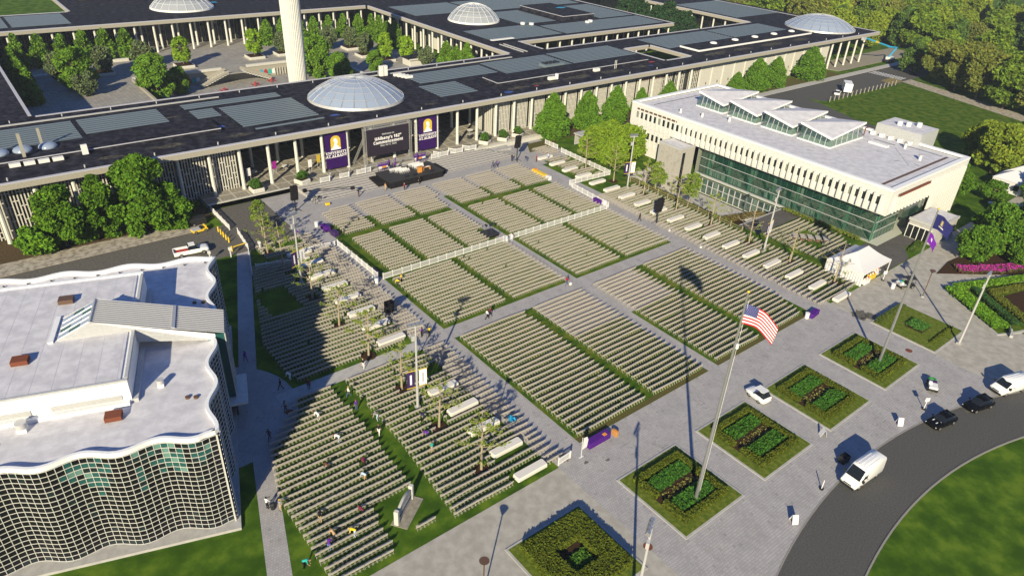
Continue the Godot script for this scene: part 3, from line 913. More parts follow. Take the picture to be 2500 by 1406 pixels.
func upright(poly: Array, z0: float, z1: float) -> ArrayMesh:     # polygon in (x, y), extruded along z
	var pk := PackedVector2Array(poly)
	if Geometry2D.is_polygon_clockwise(pk): pk.reverse()
	var g := G.new()
	var idx := Geometry2D.triangulate_polygon(pk)
	for i in range(0, idx.size(), 3):
		var a := pk[idx[i]]; var b := pk[idx[i + 1]]; var c := pk[idx[i + 2]]
		g.quad2(Vector3(a.x, a.y, z1), Vector3(b.x, b.y, z1), Vector3(c.x, c.y, z1), Vector3(a.x, a.y, z1), Vector3(0, 0, 1))
		g.quad2(Vector3(a.x, a.y, z0), Vector3(b.x, b.y, z0), Vector3(c.x, c.y, z0), Vector3(a.x, a.y, z0), Vector3(0, 0, -1))
	for i in pk.size():
		var a := pk[i]; var b := pk[(i + 1) % pk.size()]
		g.quad(Vector3(a.x, a.y, z0), Vector3(b.x, b.y, z0), Vector3(b.x, b.y, z1), Vector3(a.x, a.y, z1))
	return g.mesh()

# ---------------------------------------------------------------- the courtyard behind
func build_courtyard():
	var t := setting("courtyard_terrace", holed(12.4, 138.4, -276, -173.2, [[44.0, 106.0, -233.0, -178.0]], PY), M["pavers_court"])
	var fl := setting("lower_court", slab_mesh(rect_poly(44.0, 106.0, -233.0, -178.0), -2.6, -2.6), M["pavers_court"])
	for w in [[75, -233.15, 62.6, 0.3], [75, -177.85, 62.6, 0.3]]:
		bx(fl, "wall", Vector3(w[0], -0.85, w[1]), Vector3(w[2], 3.6, w[3]), M["fascia"])
	for x in [43.85, 106.15]:
		bx(fl, "wall", Vector3(x, -0.85, -205.5), Vector3(0.3, 3.6, 55), M["fascia"])
	# white parapets
	for w in [[57, -233.0, 26], [92, -233.0, 28]]:
		bx(fl, "parapet", Vector3(w[0], PY + 0.35, w[1] - 0.2), Vector3(w[2], 0.75, 0.9), M["white_concrete"])
	bx(fl, "parapet", Vector3(106.2, PY + 0.35, -211), Vector3(0.9, 0.75, 34), M["white_concrete"])
	bx(fl, "parapet", Vector3(43.8, PY + 0.35, -212), Vector3(0.6, 0.75, 40), M["fascia"])
	# painted wall under the parapets and white railings of the arcade
	for i in 14:
		var mm: Material = [M["teal"], M["red"], M["sky_blue"], M["orange"], M["purple"], M["white"]][(i * 5) % 6]
		var cx := 53.0 + i * 1.35 if i < 8 else 80.0 + (i - 8) * 1.35
		part(fl, "mural_shape", upright([Vector2(-0.75, -0.9), Vector2(0.75, -0.9), Vector2(0.55, 0.2), Vector2(0.1, 0.8), Vector2(-0.5, 0.4)], 0, 0.04), mm, Vector3(cx, -1.0, -232.98))
	for i in 26:
		bx(fl, "rail_post", Vector3(46.0 + i * 1.0 if i < 7 else 87.0 + (i - 7) * 0.9, -1.2, -232.6), Vector3(0.16, 2.2, 0.16), M["white_concrete"])
	# bridge stair down to the lower court
	for s in [-1, 1]:
		for i in 10:
			bx(fl, "stair_step", Vector3(72.9 + s * (2.8 + i * 0.85), PY - 0.2 - i * 0.33, -229.6), Vector3(0.9, 0.3, 3.2), M["white_concrete"])
		for d in [-1.7, 1.7]:
			var r := bx(fl, "balustrade", Vector3(72.9 + s * 6.7, PY - 1.0, -229.6 + d), Vector3(9.3, 0.7, 0.25), M["fascia"])
			r.rotation.z = 0.0
			r.transform = Transform3D(Basis(Vector3(0, 0, 1), -s * 0.37) * Basis.from_scale(Vector3(9.3, 0.7, 0.25)), Vector3(72.9 + s * 6.7, PY - 1.0, -229.6 + d))
	bx(fl, "stair_landing", Vector3(72.9, PY - 0.25, -231.0), Vector3(5.0, 0.3, 5.6), M["pavers_court"])
	# tower with a fluted shaft
	var tw := thing("fluted_tower", "tall round white tower with vertical flutes rising behind the podium roof", "tower", Vector3(75.0, -2.6, -184.5))
	var g := G.new()
	var n := 32
	for lev in 6:
		var y0 := lev * 9.0
		var y1 := y0 + 9.0
		for i in n:
			var t0 := TAU * i / n
			var t1 := TAU * (i + 0.5) / n
			var t2 := TAU * (i + 1) / n
			var ra := 2.32 + 0.008 * y0
			var rb := 2.32 + 0.008 * y1
			var q := func(tt: float, r: float, y: float) -> Vector3: return Vector3(r * cos(tt), y, r * sin(tt))
			g.quad(q.call(t1, ra - 0.13, y0), q.call(t0, ra, y0), q.call(t0, rb, y1), q.call(t1, rb - 0.13, y1))
			g.quad(q.call(t2, ra, y0), q.call(t1, ra - 0.13, y0), q.call(t1, rb - 0.13, y1), q.call(t2, rb, y1))
	part(tw, "shaft", g.mesh(), M["column_white"])
	cy(tw, "base", Vector3(0, 0.4, 0), 2.9, 0.8, M["white_concrete"])
	cy(tw, "cap", Vector3(0, 54.2, 0), 3.0, 0.5, M["white_concrete"])
	# square white planters
	var spots := [[61.3, -241.7], [84.8, -243.4], [94.8, -244.0], [38.7, -243.5], [118.6, -229.4], [119.3, -241.5], [121.6, -220.2]]
	for i in spots.size():
		var p := thing("square_planter", "low square white planter with soil in the paved courtyard", "planter", Vector3(spots[i][0], PY, spots[i][1]), 0, "courtyard planters")
		part(p, "basin", chamfer_box(Vector3(5.4, 0.9, 5.4), 0.15), M["white_concrete"])
		bx(p, "plinth", Vector3(0, 0.06, 0), Vector3(6.4, 0.16, 6.4), M["fascia"])
		bx(p, "soil", Vector3(0, 0.92, 0), Vector3(4.7, 0.06, 4.7), M["mulch"])
	for q in [[33.5, -256.0], [46.5, -257.5], [21.0, -247.0], [26.0, -247.0], [110.0, -259.5], [100.5, -259.0]]:
		var p := thing("courtyard_bench", "white concrete bench block beside the courtyard trees", "bench", Vector3(q[0], PY, q[1]), 0, "courtyard bench blocks")
		part(p, "seat", chamfer_box(Vector3(4.6, 0.9, 1.3), 0.1), M["white_concrete"])
		bx(p, "plinth", Vector3(0, 0.05, 0), Vector3(4.9, 0.12, 1.6), M["fascia"])
	for q in [[128.0, -212.0]]:
		var p := thing("stair_head", "white roofed stair head at the edge of the lower court", "stair shelter", Vector3(q[0], PY, q[1]))
		part(p, "walls", chamfer_box(Vector3(6.2, 2.2, 5.0), 0.1), M["white_concrete"])
		bx(p, "roof", Vector3(0, 2.32, 0), Vector3(7.0, 0.22, 5.8), M["membrane"])
		bx(p, "rim", Vector3(0, 2.25, 2.96), Vector3(7.2, 0.5, 0.12), M["white_concrete"])
	# red cafe furniture
	for q in [[66.5, -222.0], [77.0, -224.0], [83.0, -226.0]]:
		var p := thing("cafe_table_set", "round red cafe table with chairs in the lower court", "table set", Vector3(q[0], -2.6, q[1]), 0, "red cafe tables in the lower court")
		cy(p, "table_top", Vector3(0, 0.74, 0), 0.55, 0.05, M["red"])
		cy(p, "pedestal", Vector3(0, 0.36, 0), 0.06, 0.72, M["red"])
		for i in 4:
			var a := TAU * i / 4 + 0.4
			bx(p, "seat", Vector3(cos(a) * 1.0, 0.45, sin(a) * 1.0), Vector3(0.42, 0.05, 0.42), M["red"])
			bx(p, "backrest", Vector3(cos(a) * 1.2, 0.7, sin(a) * 1.2), Vector3(0.42, 0.45, 0.05), M["red"], Vector3(0, -a + PI / 2, 0))
			bx(p, "leg", Vector3(cos(a) * 1.0, 0.22, sin(a) * 1.0), Vector3(0.3, 0.44, 0.3), M["red"])
	var um := thing("parasol", "small closed-in magenta parasol over a white table by the far arcade", "parasol", Vector3(54.3, PY, -254.0))
	var ug := G.new()
	ug.tube(Vector3(0, 2.0, 0), Vector3(0, 2.7, 0), 1.3, 0.05, 8)
	mk("magenta", lin(0.30, 0.02, 0.28), 0.8)
	part(um, "canopy", ug.mesh(), M["magenta"])
	cy(um, "pole", Vector3(0, 1.1, 0), 0.04, 2.2, M["white"])
	bx(um, "table", Vector3(0, 0.6, 0), Vector3(1.4, 1.0, 1.0), M["white"])

# ---------------------------------------------------------------- the white hall with the glazed lower storey
func build_white_hall():
	var H := thing("white_hall", "white three storey hall with finned upper floor, green glass below and saw-tooth rooflights", "building")
	var x0 := 132.2
	var x1 := 165.6
	var z0 := -115.7
	var z1 := -49.6
	var wall: Material = M["hall_white"]
	# upper volume: outer walls with a lighter parapet
	bx(H, "upper_wall", Vector3(x0 + 0.25, 9.3, (z0 + z1) * 0.5), Vector3(0.5, 4.9, z1 - z0), wall)
	bx(H, "upper_wall", Vector3((x0 + x1) * 0.5, 9.3, z1 - 0.25), Vector3(x1 - x0 - 1.0, 4.9, 0.5), wall)
	bx(H, "upper_wall", Vector3(x1 - 0.25, 6.0, (z0 + z1) * 0.5), Vector3(0.5, 11.9, z1 - z0), wall)
	bx(H, "upper_wall", Vector3((x0 + x1) * 0.5, 6.0, z0 + 0.25), Vector3(x1 - x0 - 1.0, 11.9, 0.5), wall)
	# left part: solid down to the ground
	bx(H, "lower_wall", Vector3(x0 + 0.3, 1.4, -109.2), Vector3(0.5, 10.9, 12.9), wall)
	bx(H, "lower_wall", Vector3(x1 - 5.5, 3.4, z1 - 0.3), Vector3(10.9, 6.9, 0.5), wall)
	# parapet and roof
	for q in [[x0 + 0.45, (z0 + z1) * 0.5, 0.95, z1 - z0 + 0.1], [x1 - 0.45, (z0 + z1) * 0.5, 0.95, z1 - z0 + 0.1]]:
		bx(H, "parapet", Vector3(q[0], 11.95, q[1]), Vector3(q[2], 0.42, q[3]), M["parapet_white"])
	for q in [z0 + 0.45, z1 - 0.45]:
		bx(H, "parapet", Vector3((x0 + x1) * 0.5, 11.955, q), Vector3(x1 - x0 - 1.9, 0.42, 0.95), M["parapet_white"])
	bx(H, "roof", Vector3((x0 + x1) * 0.5, 11.3, (z0 + z1) * 0.5), Vector3(x1 - x0 - 1.9, 0.5, z1 - z0 - 1.9), M["roof_white"])
	for q in [[x0 + 2.3, -80, 0.42, 60, 0], [(x0 + x1) * 0.5, z1 - 3.4, 28, 0.6, 1], [(x0 + x1) * 0.5, z0 + 3.8, 26, 0.26, 0], [x1 - 3.6, z0 + 7.5, 0.26, 7, 0], [x1 - 3.2, z1 - 9.0, 0.3, 9.5, 0], [x1 - 5.2, z1 - 16.0, 0.3, 5.0, 0]]:
		bx(H, "roof_gutter", Vector3(q[0], 11.556, q[1]), Vector3(q[2], 0.02, q[3]), M["brown_metal"] if q[4] else M["joint_dark"])
	# floors, soffit
	bx(H, "soffit", Vector3((x0 + x1) * 0.5, 6.78, (z0 + z1) * 0.5), Vector3(x1 - x0 - 1.1, 0.12, z1 - z0 - 1.1), M["hall_white"])
	# windows of the upper floor between projecting fins, seen along the long side
	var n := 45
	var pitch := (z1 - z0 - 3.0) / n
	var fin := G.new()
	fin.box(Vector3(-0.30, 0, 0), Vector3(0.62, 3.5, 0.30))
	var finm := fin.mesh()
	var wm := BoxMesh.new()
	wm.size = Vector3(0.08, 1.5, pitch - 0.74)
	for i in n:
		var z := z0 + 1.5 + (i + 0.5) * pitch
		var deep := float(i) / n
		var win := part(H, "window", wm, M["pane_dusk"] if i % 5 else M["interior"], Vector3(x0 + 0.02, 9.35, z))
		bx(win, "frame", Vector3(-0.03, 0, pitch * 0.5 - 0.33), Vector3(0.06, 1.6, 0.05), M["metal_grey"])
		if i > 9:
			part(H, "fin", finm, wall, Vector3(x0, 9.05, z + pitch * 0.5))
		else:
			bx(H, "fin", Vector3(x0 - 0.05, 9.0, z + pitch * 0.5), Vector3(0.14, 4.0, 0.26), wall)
			part(H, "window", wm, M["pane_dusk"], Vector3(x0 + 0.02, 4.9, z))
			bx(H, "fin", Vector3(x0 - 0.05, 4.4, z + pitch * 0.5), Vector3(0.14, 4.2, 0.26), wall)
	bx(H, "louvre_band", Vector3(x0 - 0.02, 10.75, z0 + 8.2), Vector3(0.10, 0.42, 12.5), M["brown_metal"])
	# short end with fins
	var m := 24
	var p2 := (x1 - x0 - 2.0) / m
	for i in m:
		var x := x0 + 1.0 + (i + 0.5) * p2
		var lo := 7.2 if i < 13 else 0.4
		bx(H, "fin", Vector3(x, (10.6 + lo) * 0.5, z1 + 0.26), Vector3(0.34, 10.6 - lo, 0.56), wall)
	bx(H, "louvre_band", Vector3(x0 + 8.6, 10.75, z1 + 0.5), Vector3(12.6, 0.5, 0.16), M["rust"])
	bx(H, "corner_glass", Vector3(x0 + 13.8, 5.2, z1 - 0.5), Vector3(9.0, 3.4, 0.1), M["green_glass"])
	# stair tower of grey stone
	var tw := part(H, "stair_tower", slab_mesh(rect_poly(127.2, 132.15, -101.4, -94.8), -4.0, 6.7), M["stone_grey"])
	bx(tw, "roof", Vector3(129.7, 6.72, -98.1), Vector3(4.5, 0.1, 6.2), M["roof_white"])
	bx(tw, "coping", Vector3(129.7, 6.85, -101.2), Vector3(5.1, 0.35, 0.36), M["metal_grey"])
	bx(tw, "coping", Vector3(129.7, 6.85, -94.98), Vector3(5.1, 0.35, 0.36), M["metal_grey"])
	bx(tw, "coping", Vector3(127.4, 6.852, -98.1), Vector3(0.42, 0.35, 5.8), M["metal_grey"])
	bx(tw, "slot_window", Vector3(128.3, 1.4, -94.77), Vector3(0.9, 9.0, 0.1), M["dark_glass"])
	rng.seed = 9
	for j in 22:
		for i in 8:
			var cc: Material = M["stone_grey"] if rng.randf() < 0.62 else M["concrete_path"]
			bx(tw, "stone", Vector3(127.18 - rng.randf() * 0.015, -3.75 + j * 0.475, -101.0 + i * 0.826), Vector3(0.06, 0.455, 0.806), cc)
	# glazed lower storeys: floors, columns and blinds behind green panes
	var gx := 133.9
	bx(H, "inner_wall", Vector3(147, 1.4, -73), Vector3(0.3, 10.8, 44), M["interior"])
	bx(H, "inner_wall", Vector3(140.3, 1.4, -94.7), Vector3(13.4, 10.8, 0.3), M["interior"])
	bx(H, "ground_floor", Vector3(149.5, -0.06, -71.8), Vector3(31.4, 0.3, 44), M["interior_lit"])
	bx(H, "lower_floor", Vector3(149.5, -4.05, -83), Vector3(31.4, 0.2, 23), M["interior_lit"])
	bx(H, "ground_floor_edge", Vector3(133.75, 0.0, -82.6), Vector3(0.5, 0.75, 23.6), M["metal_grey"])
	for i in 8:
		var z := -92.0 + i * 5.75
		bx(H, "green_column", Vector3(134.9, 1.4 if z < -72 else 3.4, z), Vector3(0.5, 10.6 if z < -72 else 6.7, 0.5), M["green_fin"])
		for j in 4:
			if i < 5 and (i + j) % 5 != 4: bx(H, "blind", Vector3(134.6, 1.15, z + 1.0 + j * 1.15), Vector3(0.05, 1.5, 0.95), M["blind_green"])
		if i % 2 == 0 and i < 6: bx(H, "blind", Vector3(134.5, 4.9, z + 1.1), Vector3(0.05, 3.0, 0.6), M["blind_green"])
	rng.seed = 31
	for i in 22:      # desks and benches inside
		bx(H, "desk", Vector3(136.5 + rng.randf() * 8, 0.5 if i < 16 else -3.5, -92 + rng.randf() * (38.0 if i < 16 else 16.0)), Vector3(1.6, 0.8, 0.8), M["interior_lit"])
	# panes of the long glass wall
	var rows := [[0.4, 2.25], [2.25, 4.3], [4.3, 6.7]]
	var npan := 28
	var pw := 42.2 / npan
	for i in npan:
		var z := -93.9 + i * pw + pw * 0.5
		for r in rows:
			bx(H, "glass_pane", Vector3(gx, (r[0] + r[1]) * 0.5, z), Vector3(0.04, r[1] - r[0] - 0.06, pw - 0.06), M["green_glass"])
		bx(H, "mullion", Vector3(gx - 0.02, 3.5, z + pw * 0.5), Vector3(0.09, 6.5, 0.05), M["mullion_green"])
	for y in [0.36, 2.25, 4.3]:
		bx(H, "transom", Vector3(gx - 0.06, y, -72.8), Vector3(0.14, 0.09, 42.2), M["metal_grey"])
	# storefront of the lower level
	for i in 15:
		var z := -93.9 + i * 1.55
		bx(H, "mullion", Vector3(gx - 0.06, -2.2, z), Vector3(0.16, 3.6, 0.2), M["metal_grey"])
		if i < 14:
			bx(H, "glass_pane", Vector3(gx, -3.0, z + 0.78), Vector3(0.04, 1.9, 1.34), M["clear_glass"])
			bx(H, "glass_pane", Vector3(gx, -1.15, z + 0.78), Vector3(0.04, 1.6, 1.34), M["clear_glass"])
		if i == 3 or i == 10: bx(H, "blind", Vector3(134.2, -2.2, z + 0.78), Vector3(0.05, 3.4, 1.2), M["blind_green"])
	bx(H, "transom", Vector3(gx - 0.08, -1.95, -83.0), Vector3(0.16, 0.12, 21.8), M["metal_grey"])
	# glass round the corner
	for i in 7:
		var x := gx + 0.7 + i * 1.3
		for r in rows:
			bx(H, "glass_pane", Vector3(x, (r[0] + r[1]) * 0.5, -51.5), Vector3(1.24, r[1] - r[0] - 0.06, 0.04), M["green_glass"])
		bx(H, "mullion", Vector3(x + 0.65, 3.5, -51.45), Vector3(0.05, 6.5, 0.09), M["mullion_green"])
	for y in [0.36, 2.25, 4.3]:
		bx(H, "transom", Vector3(gx + 4.7, y, -51.4), Vector3(9.4, 0.09, 0.14), M["metal_grey"])
	# entrance porch
	var pc := part(H, "porch", slab_mesh(rect_poly(143.3, 152.6, -49.0, -43.6), 0.02, 4.1), M["concrete_grey"])
	bx(pc, "roof", Vector3(147.95, 4.13, -46.3), Vector3(8.8, 0.06, 5.0), M["roof_white"])
	bx(pc, "rim", Vector3(143.2, 3.95, -46.3), Vector3(0.3, 0.55, 5.7), M["metal_grey"])
	bx(pc, "rim", Vector3(147.95, 3.95, -43.55), Vector3(9.3, 0.55, 0.3), M["metal_grey"])
	for i in 4:
		var dr := bx(pc, "door", Vector3(143.26, 1.45, -48.4 + i * 1.12), Vector3(0.08, 2.6, 0.98), M["dark_glass"])
		bx(pc, "door_frame", Vector3(143.22, 1.45, -48.95 + i * 1.12), Vector3(0.12, 2.8, 0.12), M["white"])
	bx(pc, "door_head", Vector3(143.22, 2.85, -46.7), Vector3(0.13, 0.16, 4.7), M["white"])
	for i in 20:
		bx(H, "roof_seam", Vector3(x0 + 4.2 + i * 1.35, 11.552, -81.5), Vector3(0.035, 0.008, 58.0), M["roof_edge"])
	# four saw-tooth rooflights
	for i in 4:
		rooflight(H, Vector3(151.8, 11.5, -102.0 + i * 9.4))
	# roof plant: grey box, stacks, ducts
	var pb := part(H, "plant_house", slab_mesh(rect_poly(164.65, 173.0, -70.2, -60.0), 0.0, 14.0), M["metal_grey"])
	bx(pb, "roof", Vector3(168.8, 14.02, -65.1), Vector3(7.9, 0.06, 9.8), M["roof_white"])
	for q in [[167.5, -66.5], [168.6, -65.0], [170.4, -63.4]]:
		cy(pb, "roof_fan", Vector3(q[0], 14.5, q[1]), 0.55, 0.9, M["white"])
	for q in [[136.5, -104.0], [138.4, -99.0], [141.5, -93.5], [155.5, -55.5], [160.4, -61.0]]:
		cy(H, "roof_vent", Vector3(q[0], 12.0, q[1]), 0.28, 1.0, M["white"])
		cy(H, "vent_cap", Vector3(q[0], 12.6, q[1]), 0.42, 0.3, M["galvanised"])
	for i in 5:
		bx(H, "duct_hood", Vector3(163.6, 11.9, -70.0 + i * 2.1), Vector3(1.1, 0.8, 0.8), M["white"])
	bx(H, "roof_hatch", Vector3(157.4, 11.7, -65.4), Vector3(1.2, 0.4, 4.2), M["white"])
	bx(H, "red_pipe", Vector3(160.6, 12.4, -70.6), Vector3(0.18, 1.8, 0.18), M["rust"])
	bx(H, "red_pipe", Vector3(161.1, 13.3, -70.6), Vector3(1.2, 0.18, 0.18), M["rust"])
	for i in 4:
		bx(H, "lightning_cable", Vector3(151 + i * 2.2, 11.56, -56.0 - i * 1.8), Vector3(2.5, 0.03, 0.06), M["asphalt"], Vector3(0, 0.68, 0))
	for q in [[150.5, -58], [153.2, -63], [143, -96], [144.5, -92], [140.2, -71.5], [152, -54.5]]:
		bx(H, "roof_scuff", Vector3(q[0], 11.555, q[1]), Vector3(1.4, 0.012, 0.16), M["asphalt"], Vector3(0, q[0], 0))

func rooflight(par: Node, at: Vector3):
	var r := Node3D.new()
	r.name = "rooflight"
	par.add_child(r, true)
	r.position = at
	# plan 9 by 8.4; a hyperbolic lid: two opposite corners high, two low
	var a := 6.9
	var b := 3.9
	var c := [Vector3(-a, 2.3, b), Vector3(a, 3.7, b), Vector3(a, 2.5, -b), Vector3(-a, 3.8, -b)]
	var g := G.new()
	var mid := Vector3(0, 2.0, 0)
	g.quad2(c[0], c[1], c[3], c[0], Vector3.UP)
	g.quad2(c[1], c[2], c[3], c[1], Vector3.UP)
	var dn := Vector3(0, -0.45, 0)
	part(r, "lid", g.mesh(), M["roof_white"])
	for i in 4:
		var p: Vector3 = c[i]
		var q: Vector3 = c[(i + 1) % 4]
		var e := G.new()
		var out := (p + q) * 0.5
		out.y = 0
		e.quad2(p + dn, q + dn, q, p, out)
		part(r, "lid_edge", e.mesh(), M["parapet_white"])
		# sloping panes below the lid
		var p2 := p * Vector3(0.93, 1, 0.93) + dn
		var q2 := q * Vector3(0.93, 1, 0.93) + dn
		var pb := Vector3(p.x * 1.0, 0.25, p.z * 1.0)
		var qb := Vector3(q.x * 1.0, 0.25, q.z * 1.0)
		for k in 6:
			var t0 := (k + 0.04) / 6.0
			var t1 := (k + 0.96) / 6.0
			var h := G.new()
			h.quad2(pb.lerp(qb, t0), pb.lerp(qb, t1), p2.lerp(q2, t1), p2.lerp(q2, t0), out)
			part(r, "pane", h.mesh(), M["clear_glass"])
			if k > 0:
				var bm := bar(pb.lerp(qb, k / 6.0), p2.lerp(q2, k / 6.0), 0.06, 4)
				part(r, "glazing_bar", bm, M["metal_grey"])
	bx(r, "kerb", Vector3(0, 0.1, 0), Vector3(a * 2 + 0.2, 0.4, b * 2 + 0.2), M["parapet_white"])
	bx(r, "light_well", Vector3(0, 0.34, 0), Vector3(a * 2 - 0.3, 0.08, b * 2 - 0.3), M["blind_green"])

# ---------------------------------------------------------------- the hall with the wavy glass wall
const ROT := 0.314159     # it stands 18 degrees off the grid
func wavy(s: float, first: float, period: float) -> float:
	return 0.46 * cos(TAU * (s - first) / period)

func build_wavy_hall():
	var H := thing("wavy_hall", "white roofed hall with rippling curtain wall of small dark square panes", "building", Vector3(10.7, 0, -55.9), -ROT)
	# local axes: +x along the front to the right, -z into the building
	var TOP := 12.1
	var LF := 26.0
	var LS := 36.7
	var BACK := 60.0
	var front := func(u: float) -> Vector3: return Vector3(u, 0, wavy(u, -1.9, 6.4) * (1.0 if u < -1.0 else 0.6) - 0.1)
	var side := func(v: float) -> Vector3: return Vector3(wavy(v, 0.8, 7.2) - 0.1, 0, -v)
	# outline of the roof
	var ring := []
	for i in range(0, 121): ring.append(front.call(-BACK + BACK * i / 120.0))
	for i in range(1, 74): ring.append(side.call(LS * i / 73.0))
	for i in range(1, 121):
		var u := -BACK * i / 120.0
		ring.append(Vector3(u, 0, -LS - wavy(u, -3.0, 7.4)))
	var poly := []
	for p in ring: poly.append(Vector2(p.x, p.z))
	part(H, "roof", slab_mesh(poly, TOP, TOP), M["roof_white"])
	# parapet following the waves
	var g := G.new()
	for i in ring.size() - 1:
		var a: Vector3 = ring[i]
		var b: Vector3 = ring[i + 1]
		var d := (b - a).normalized()
		var inn := Vector3(d.z, 0, -d.x) * 0.35
		if i >= 120 and i < 193: inn = Vector3(-0.35, 0, 0)
		elif i >= 193: inn = Vector3(0, 0, 0.35)
		else: inn = Vector3(0, 0, -0.35)
		var y0 := Vector3(0, TOP, 0)
		var y1 := Vector3(0, TOP + 0.5, 0)
		g.quad2(a + y1, b + y1, b + y1 + inn, a + y1 + inn, Vector3.UP)
		g.quad2(a + y0, b + y0, b + y1, a + y1, -inn)
		g.quad2(a + y0 + inn, b + y0 + inn, b + y1 + inn, a + y1 + inn, inn)
	part(H, "parapet", g.mesh(), M["parapet_white"])
	# dark body a little behind the glass, plinth
	bx(H, "core", Vector3(-BACK * 0.5 - 0.9, 6.0, -LS * 0.5), Vector3(BACK - 0.2, 12.0, LS - 2.4), M["interior"])
	bx(H, "plinth", Vector3(-BACK * 0.5 + 0.4, 0.17, -LS * 0.5 + 0.1), Vector3(BACK + 0.4, 0.34, LS + 2.2), M["concrete_grey"])
	bx(H, "back_wall", Vector3(-BACK * 0.5, 6.0, -LS + 0.7), Vector3(BACK - 1.0, 12.1, 0.4), M["hall_white"])
	# panes and mullions
	var cell := 0.615
	var nr := 19
	var ch := (TOP - 0.4) / nr
	var nf := int(LF / cell)
	var ns := int(LS / cell)
	var singles := []
	var rest := {"pane_dark": G.new(), "pane_dusk": G.new(), "pane_teal": G.new(), "pane_pale": G.new()}
	rng.seed = 404
	var pick := func(i: int, j: int, isfront: bool) -> String:
		# clusters of upper panes take teal and paler tones
		if isfront:
			var d := nr - 1 - j
			var blob := 0.0
			for q in [[2, 1, 1.4, 3.2], [7, 1.5, 2.0, 3.8], [11, 2, 0.9, 5.2], [5.4, 3, 1.0, 2.6], [17, 2.6, 2.2, 4.2], [19.6, 1, 1.7, 2.6]]:
				var e: float = pow((i - q[0]) / q[2], 2) + pow((d - q[1]) / q[3], 2)
				blob = maxf(blob, 1.0 - e * 0.6)
			if blob > 0.25 and rng.randf() < 0.55 + blob * 0.4:
				return "pane_pale" if rng.randf() < 0.12 else ("pane_teal" if rng.randf() < 0.7 else "pane_dusk")
			if j == 0 and rng.randf() < 0.6: return "pane_dusk"
			return "pane_dark" if rng.randf() < 0.94 else "pane_dusk"
		return "pane_dusk" if rng.randf() < 0.35 else "pane_dark"
	var quadpts := func(isfront: bool, i: int, j: int) -> Array:
		var a: Vector3
		var b: Vector3
		if isfront:
			a = front.call(-(i + 1) * cell)
			b = front.call(-i * cell)
		else:
			a = side.call(i * cell)
			b = side.call((i + 1) * cell)
		var t := (b - a).normalized()
		a += t * 0.02
		b -= t * 0.02
		var jit := t.cross(Vector3.UP) * rng.randf_range(-0.006, 0.006)
		var y0 := 0.36 + j * ch + 0.02
		var y1 := 0.36 + (j + 1) * ch - 0.02
		return [a + Vector3(0, y0, 0), b + Vector3(0, y0, 0), b + Vector3(0, y1, 0) + jit, a + Vector3(0, y1, 0) + jit]
	for i in nf:
		for j in nr:
			var q: Array = quadpts.call(true, i, j)
			var k: String = pick.call(i, j, true)
			var out: Vector3 = (q[1] - q[0]).cross(Vector3.UP)
			if i < 22 and j >= nr - 13:
				var s := G.new()
				s.quad2(q[0], q[1], q[2], q[3], out)
				part(H, "pane", s.mesh(), M[k])
			else: rest[k].quad2(q[0], q[1], q[2], q[3], out)
	for i in ns:
		if i * cell > 15.6 and i * cell < 21.6: continue
		for j in nr:
			var q: Array = quadpts.call(false, i, j)
			var out: Vector3 = (q[1] - q[0]).cross(Vector3.UP)
			rest[pick.call(i, j, false)].quad2(q[0], q[1], q[2], q[3], out)
	for k in rest:
		if rest[k].v.size(): part(H, "pane_field", rest[k].mesh(), M[k]).set_meta("kind", "stuff")
	for i in range(0, nf + 1):
		var p: Vector3 = front.call(-i * cell)
		bx(H, "mullion", p + Vector3(0, TOP * 0.5 + 0.18, 0.04), Vector3(0.04, TOP - 0.36, 0.04), M["mullion"])
	for i in range(1, ns + 1):
		var p: Vector3 = side.call(i * cell)
		bx(H, "mullion", p + Vector3(0.04, TOP * 0.5 + 0.18, 0), Vector3(0.06, TOP - 0.36, 0.045), M["mullion"])
	for j in range(0, nr + 1):
		var y := 0.36 + j * ch
		var f := G.new()
		for i in nf:
			var a: Vector3 = front.call(-(i + 1) * cell) + Vector3(0, y, 0.05)
			var b: Vector3 = front.call(-i * cell) + Vector3(0, y, 0.05)
			f.box((a + b) * 0.5, Vector3((b - a).length() + 0.02, 0.05, 0.035), Basis(Vector3.UP, -atan2(b.z - a.z, b.x - a.x)))
		part(H, "transom", f.mesh(), M["mullion"])
		f = G.new()
		for i in ns:
			var a: Vector3 = side.call(i * cell) + Vector3(0.05, y, 0)
			var b: Vector3 = side.call((i + 1) * cell) + Vector3(0.05, y, 0)
			f.box((a + b) * 0.5, Vector3(0.06, 0.055, (b - a).length() + 0.02), Basis(Vector3.UP, atan2(b.x - a.x, b.z - a.z)))
		part(H, "transom", f.mesh(), M["mullion"])
	# corner post
	bx(H, "corner_post", Vector3(0.12, TOP * 0.5 + 0.2, 0.1), Vector3(0.1, TOP, 0.1), M["mullion"])
	# raised roof over the hall
	var rw := BACK - 7.7
	var rr := bx(H, "raised_wall", Vector3(-7.7 - rw * 0.5, 13.4, -18.65), Vector3(rw, 2.75, 22.3), M["parapet_white"])
	bx(H, "raised_roof", Vector3(-8.0 - rw * 0.5, 14.8, -18.65), Vector3(rw - 0.6, 0.2, 21.7), M["roof_white"])
	bx(H, "raised_parapet", Vector3(-7.7 - rw * 0.5, 14.84, -29.66), Vector3(rw + 0.1, 0.5, 0.42), M["parapet_white"])
	bx(H, "raised_parapet", Vector3(-7.78, 14.845, -18.65), Vector3(0.3, 0.36, 21.6), M["metal_grey"])
	bx(H, "raised_parapet", Vector3(-7.7 - rw * 0.5, 14.85, -7.62), Vector3(rw + 0.1, 0.24, 0.3), M["metal_grey"])
	bx(H, "wall_foot", Vector3(-7.9 - rw * 0.5, 12.3, -7.2), Vector3(rw, 0.45, 0.5), M["parapet_white"])
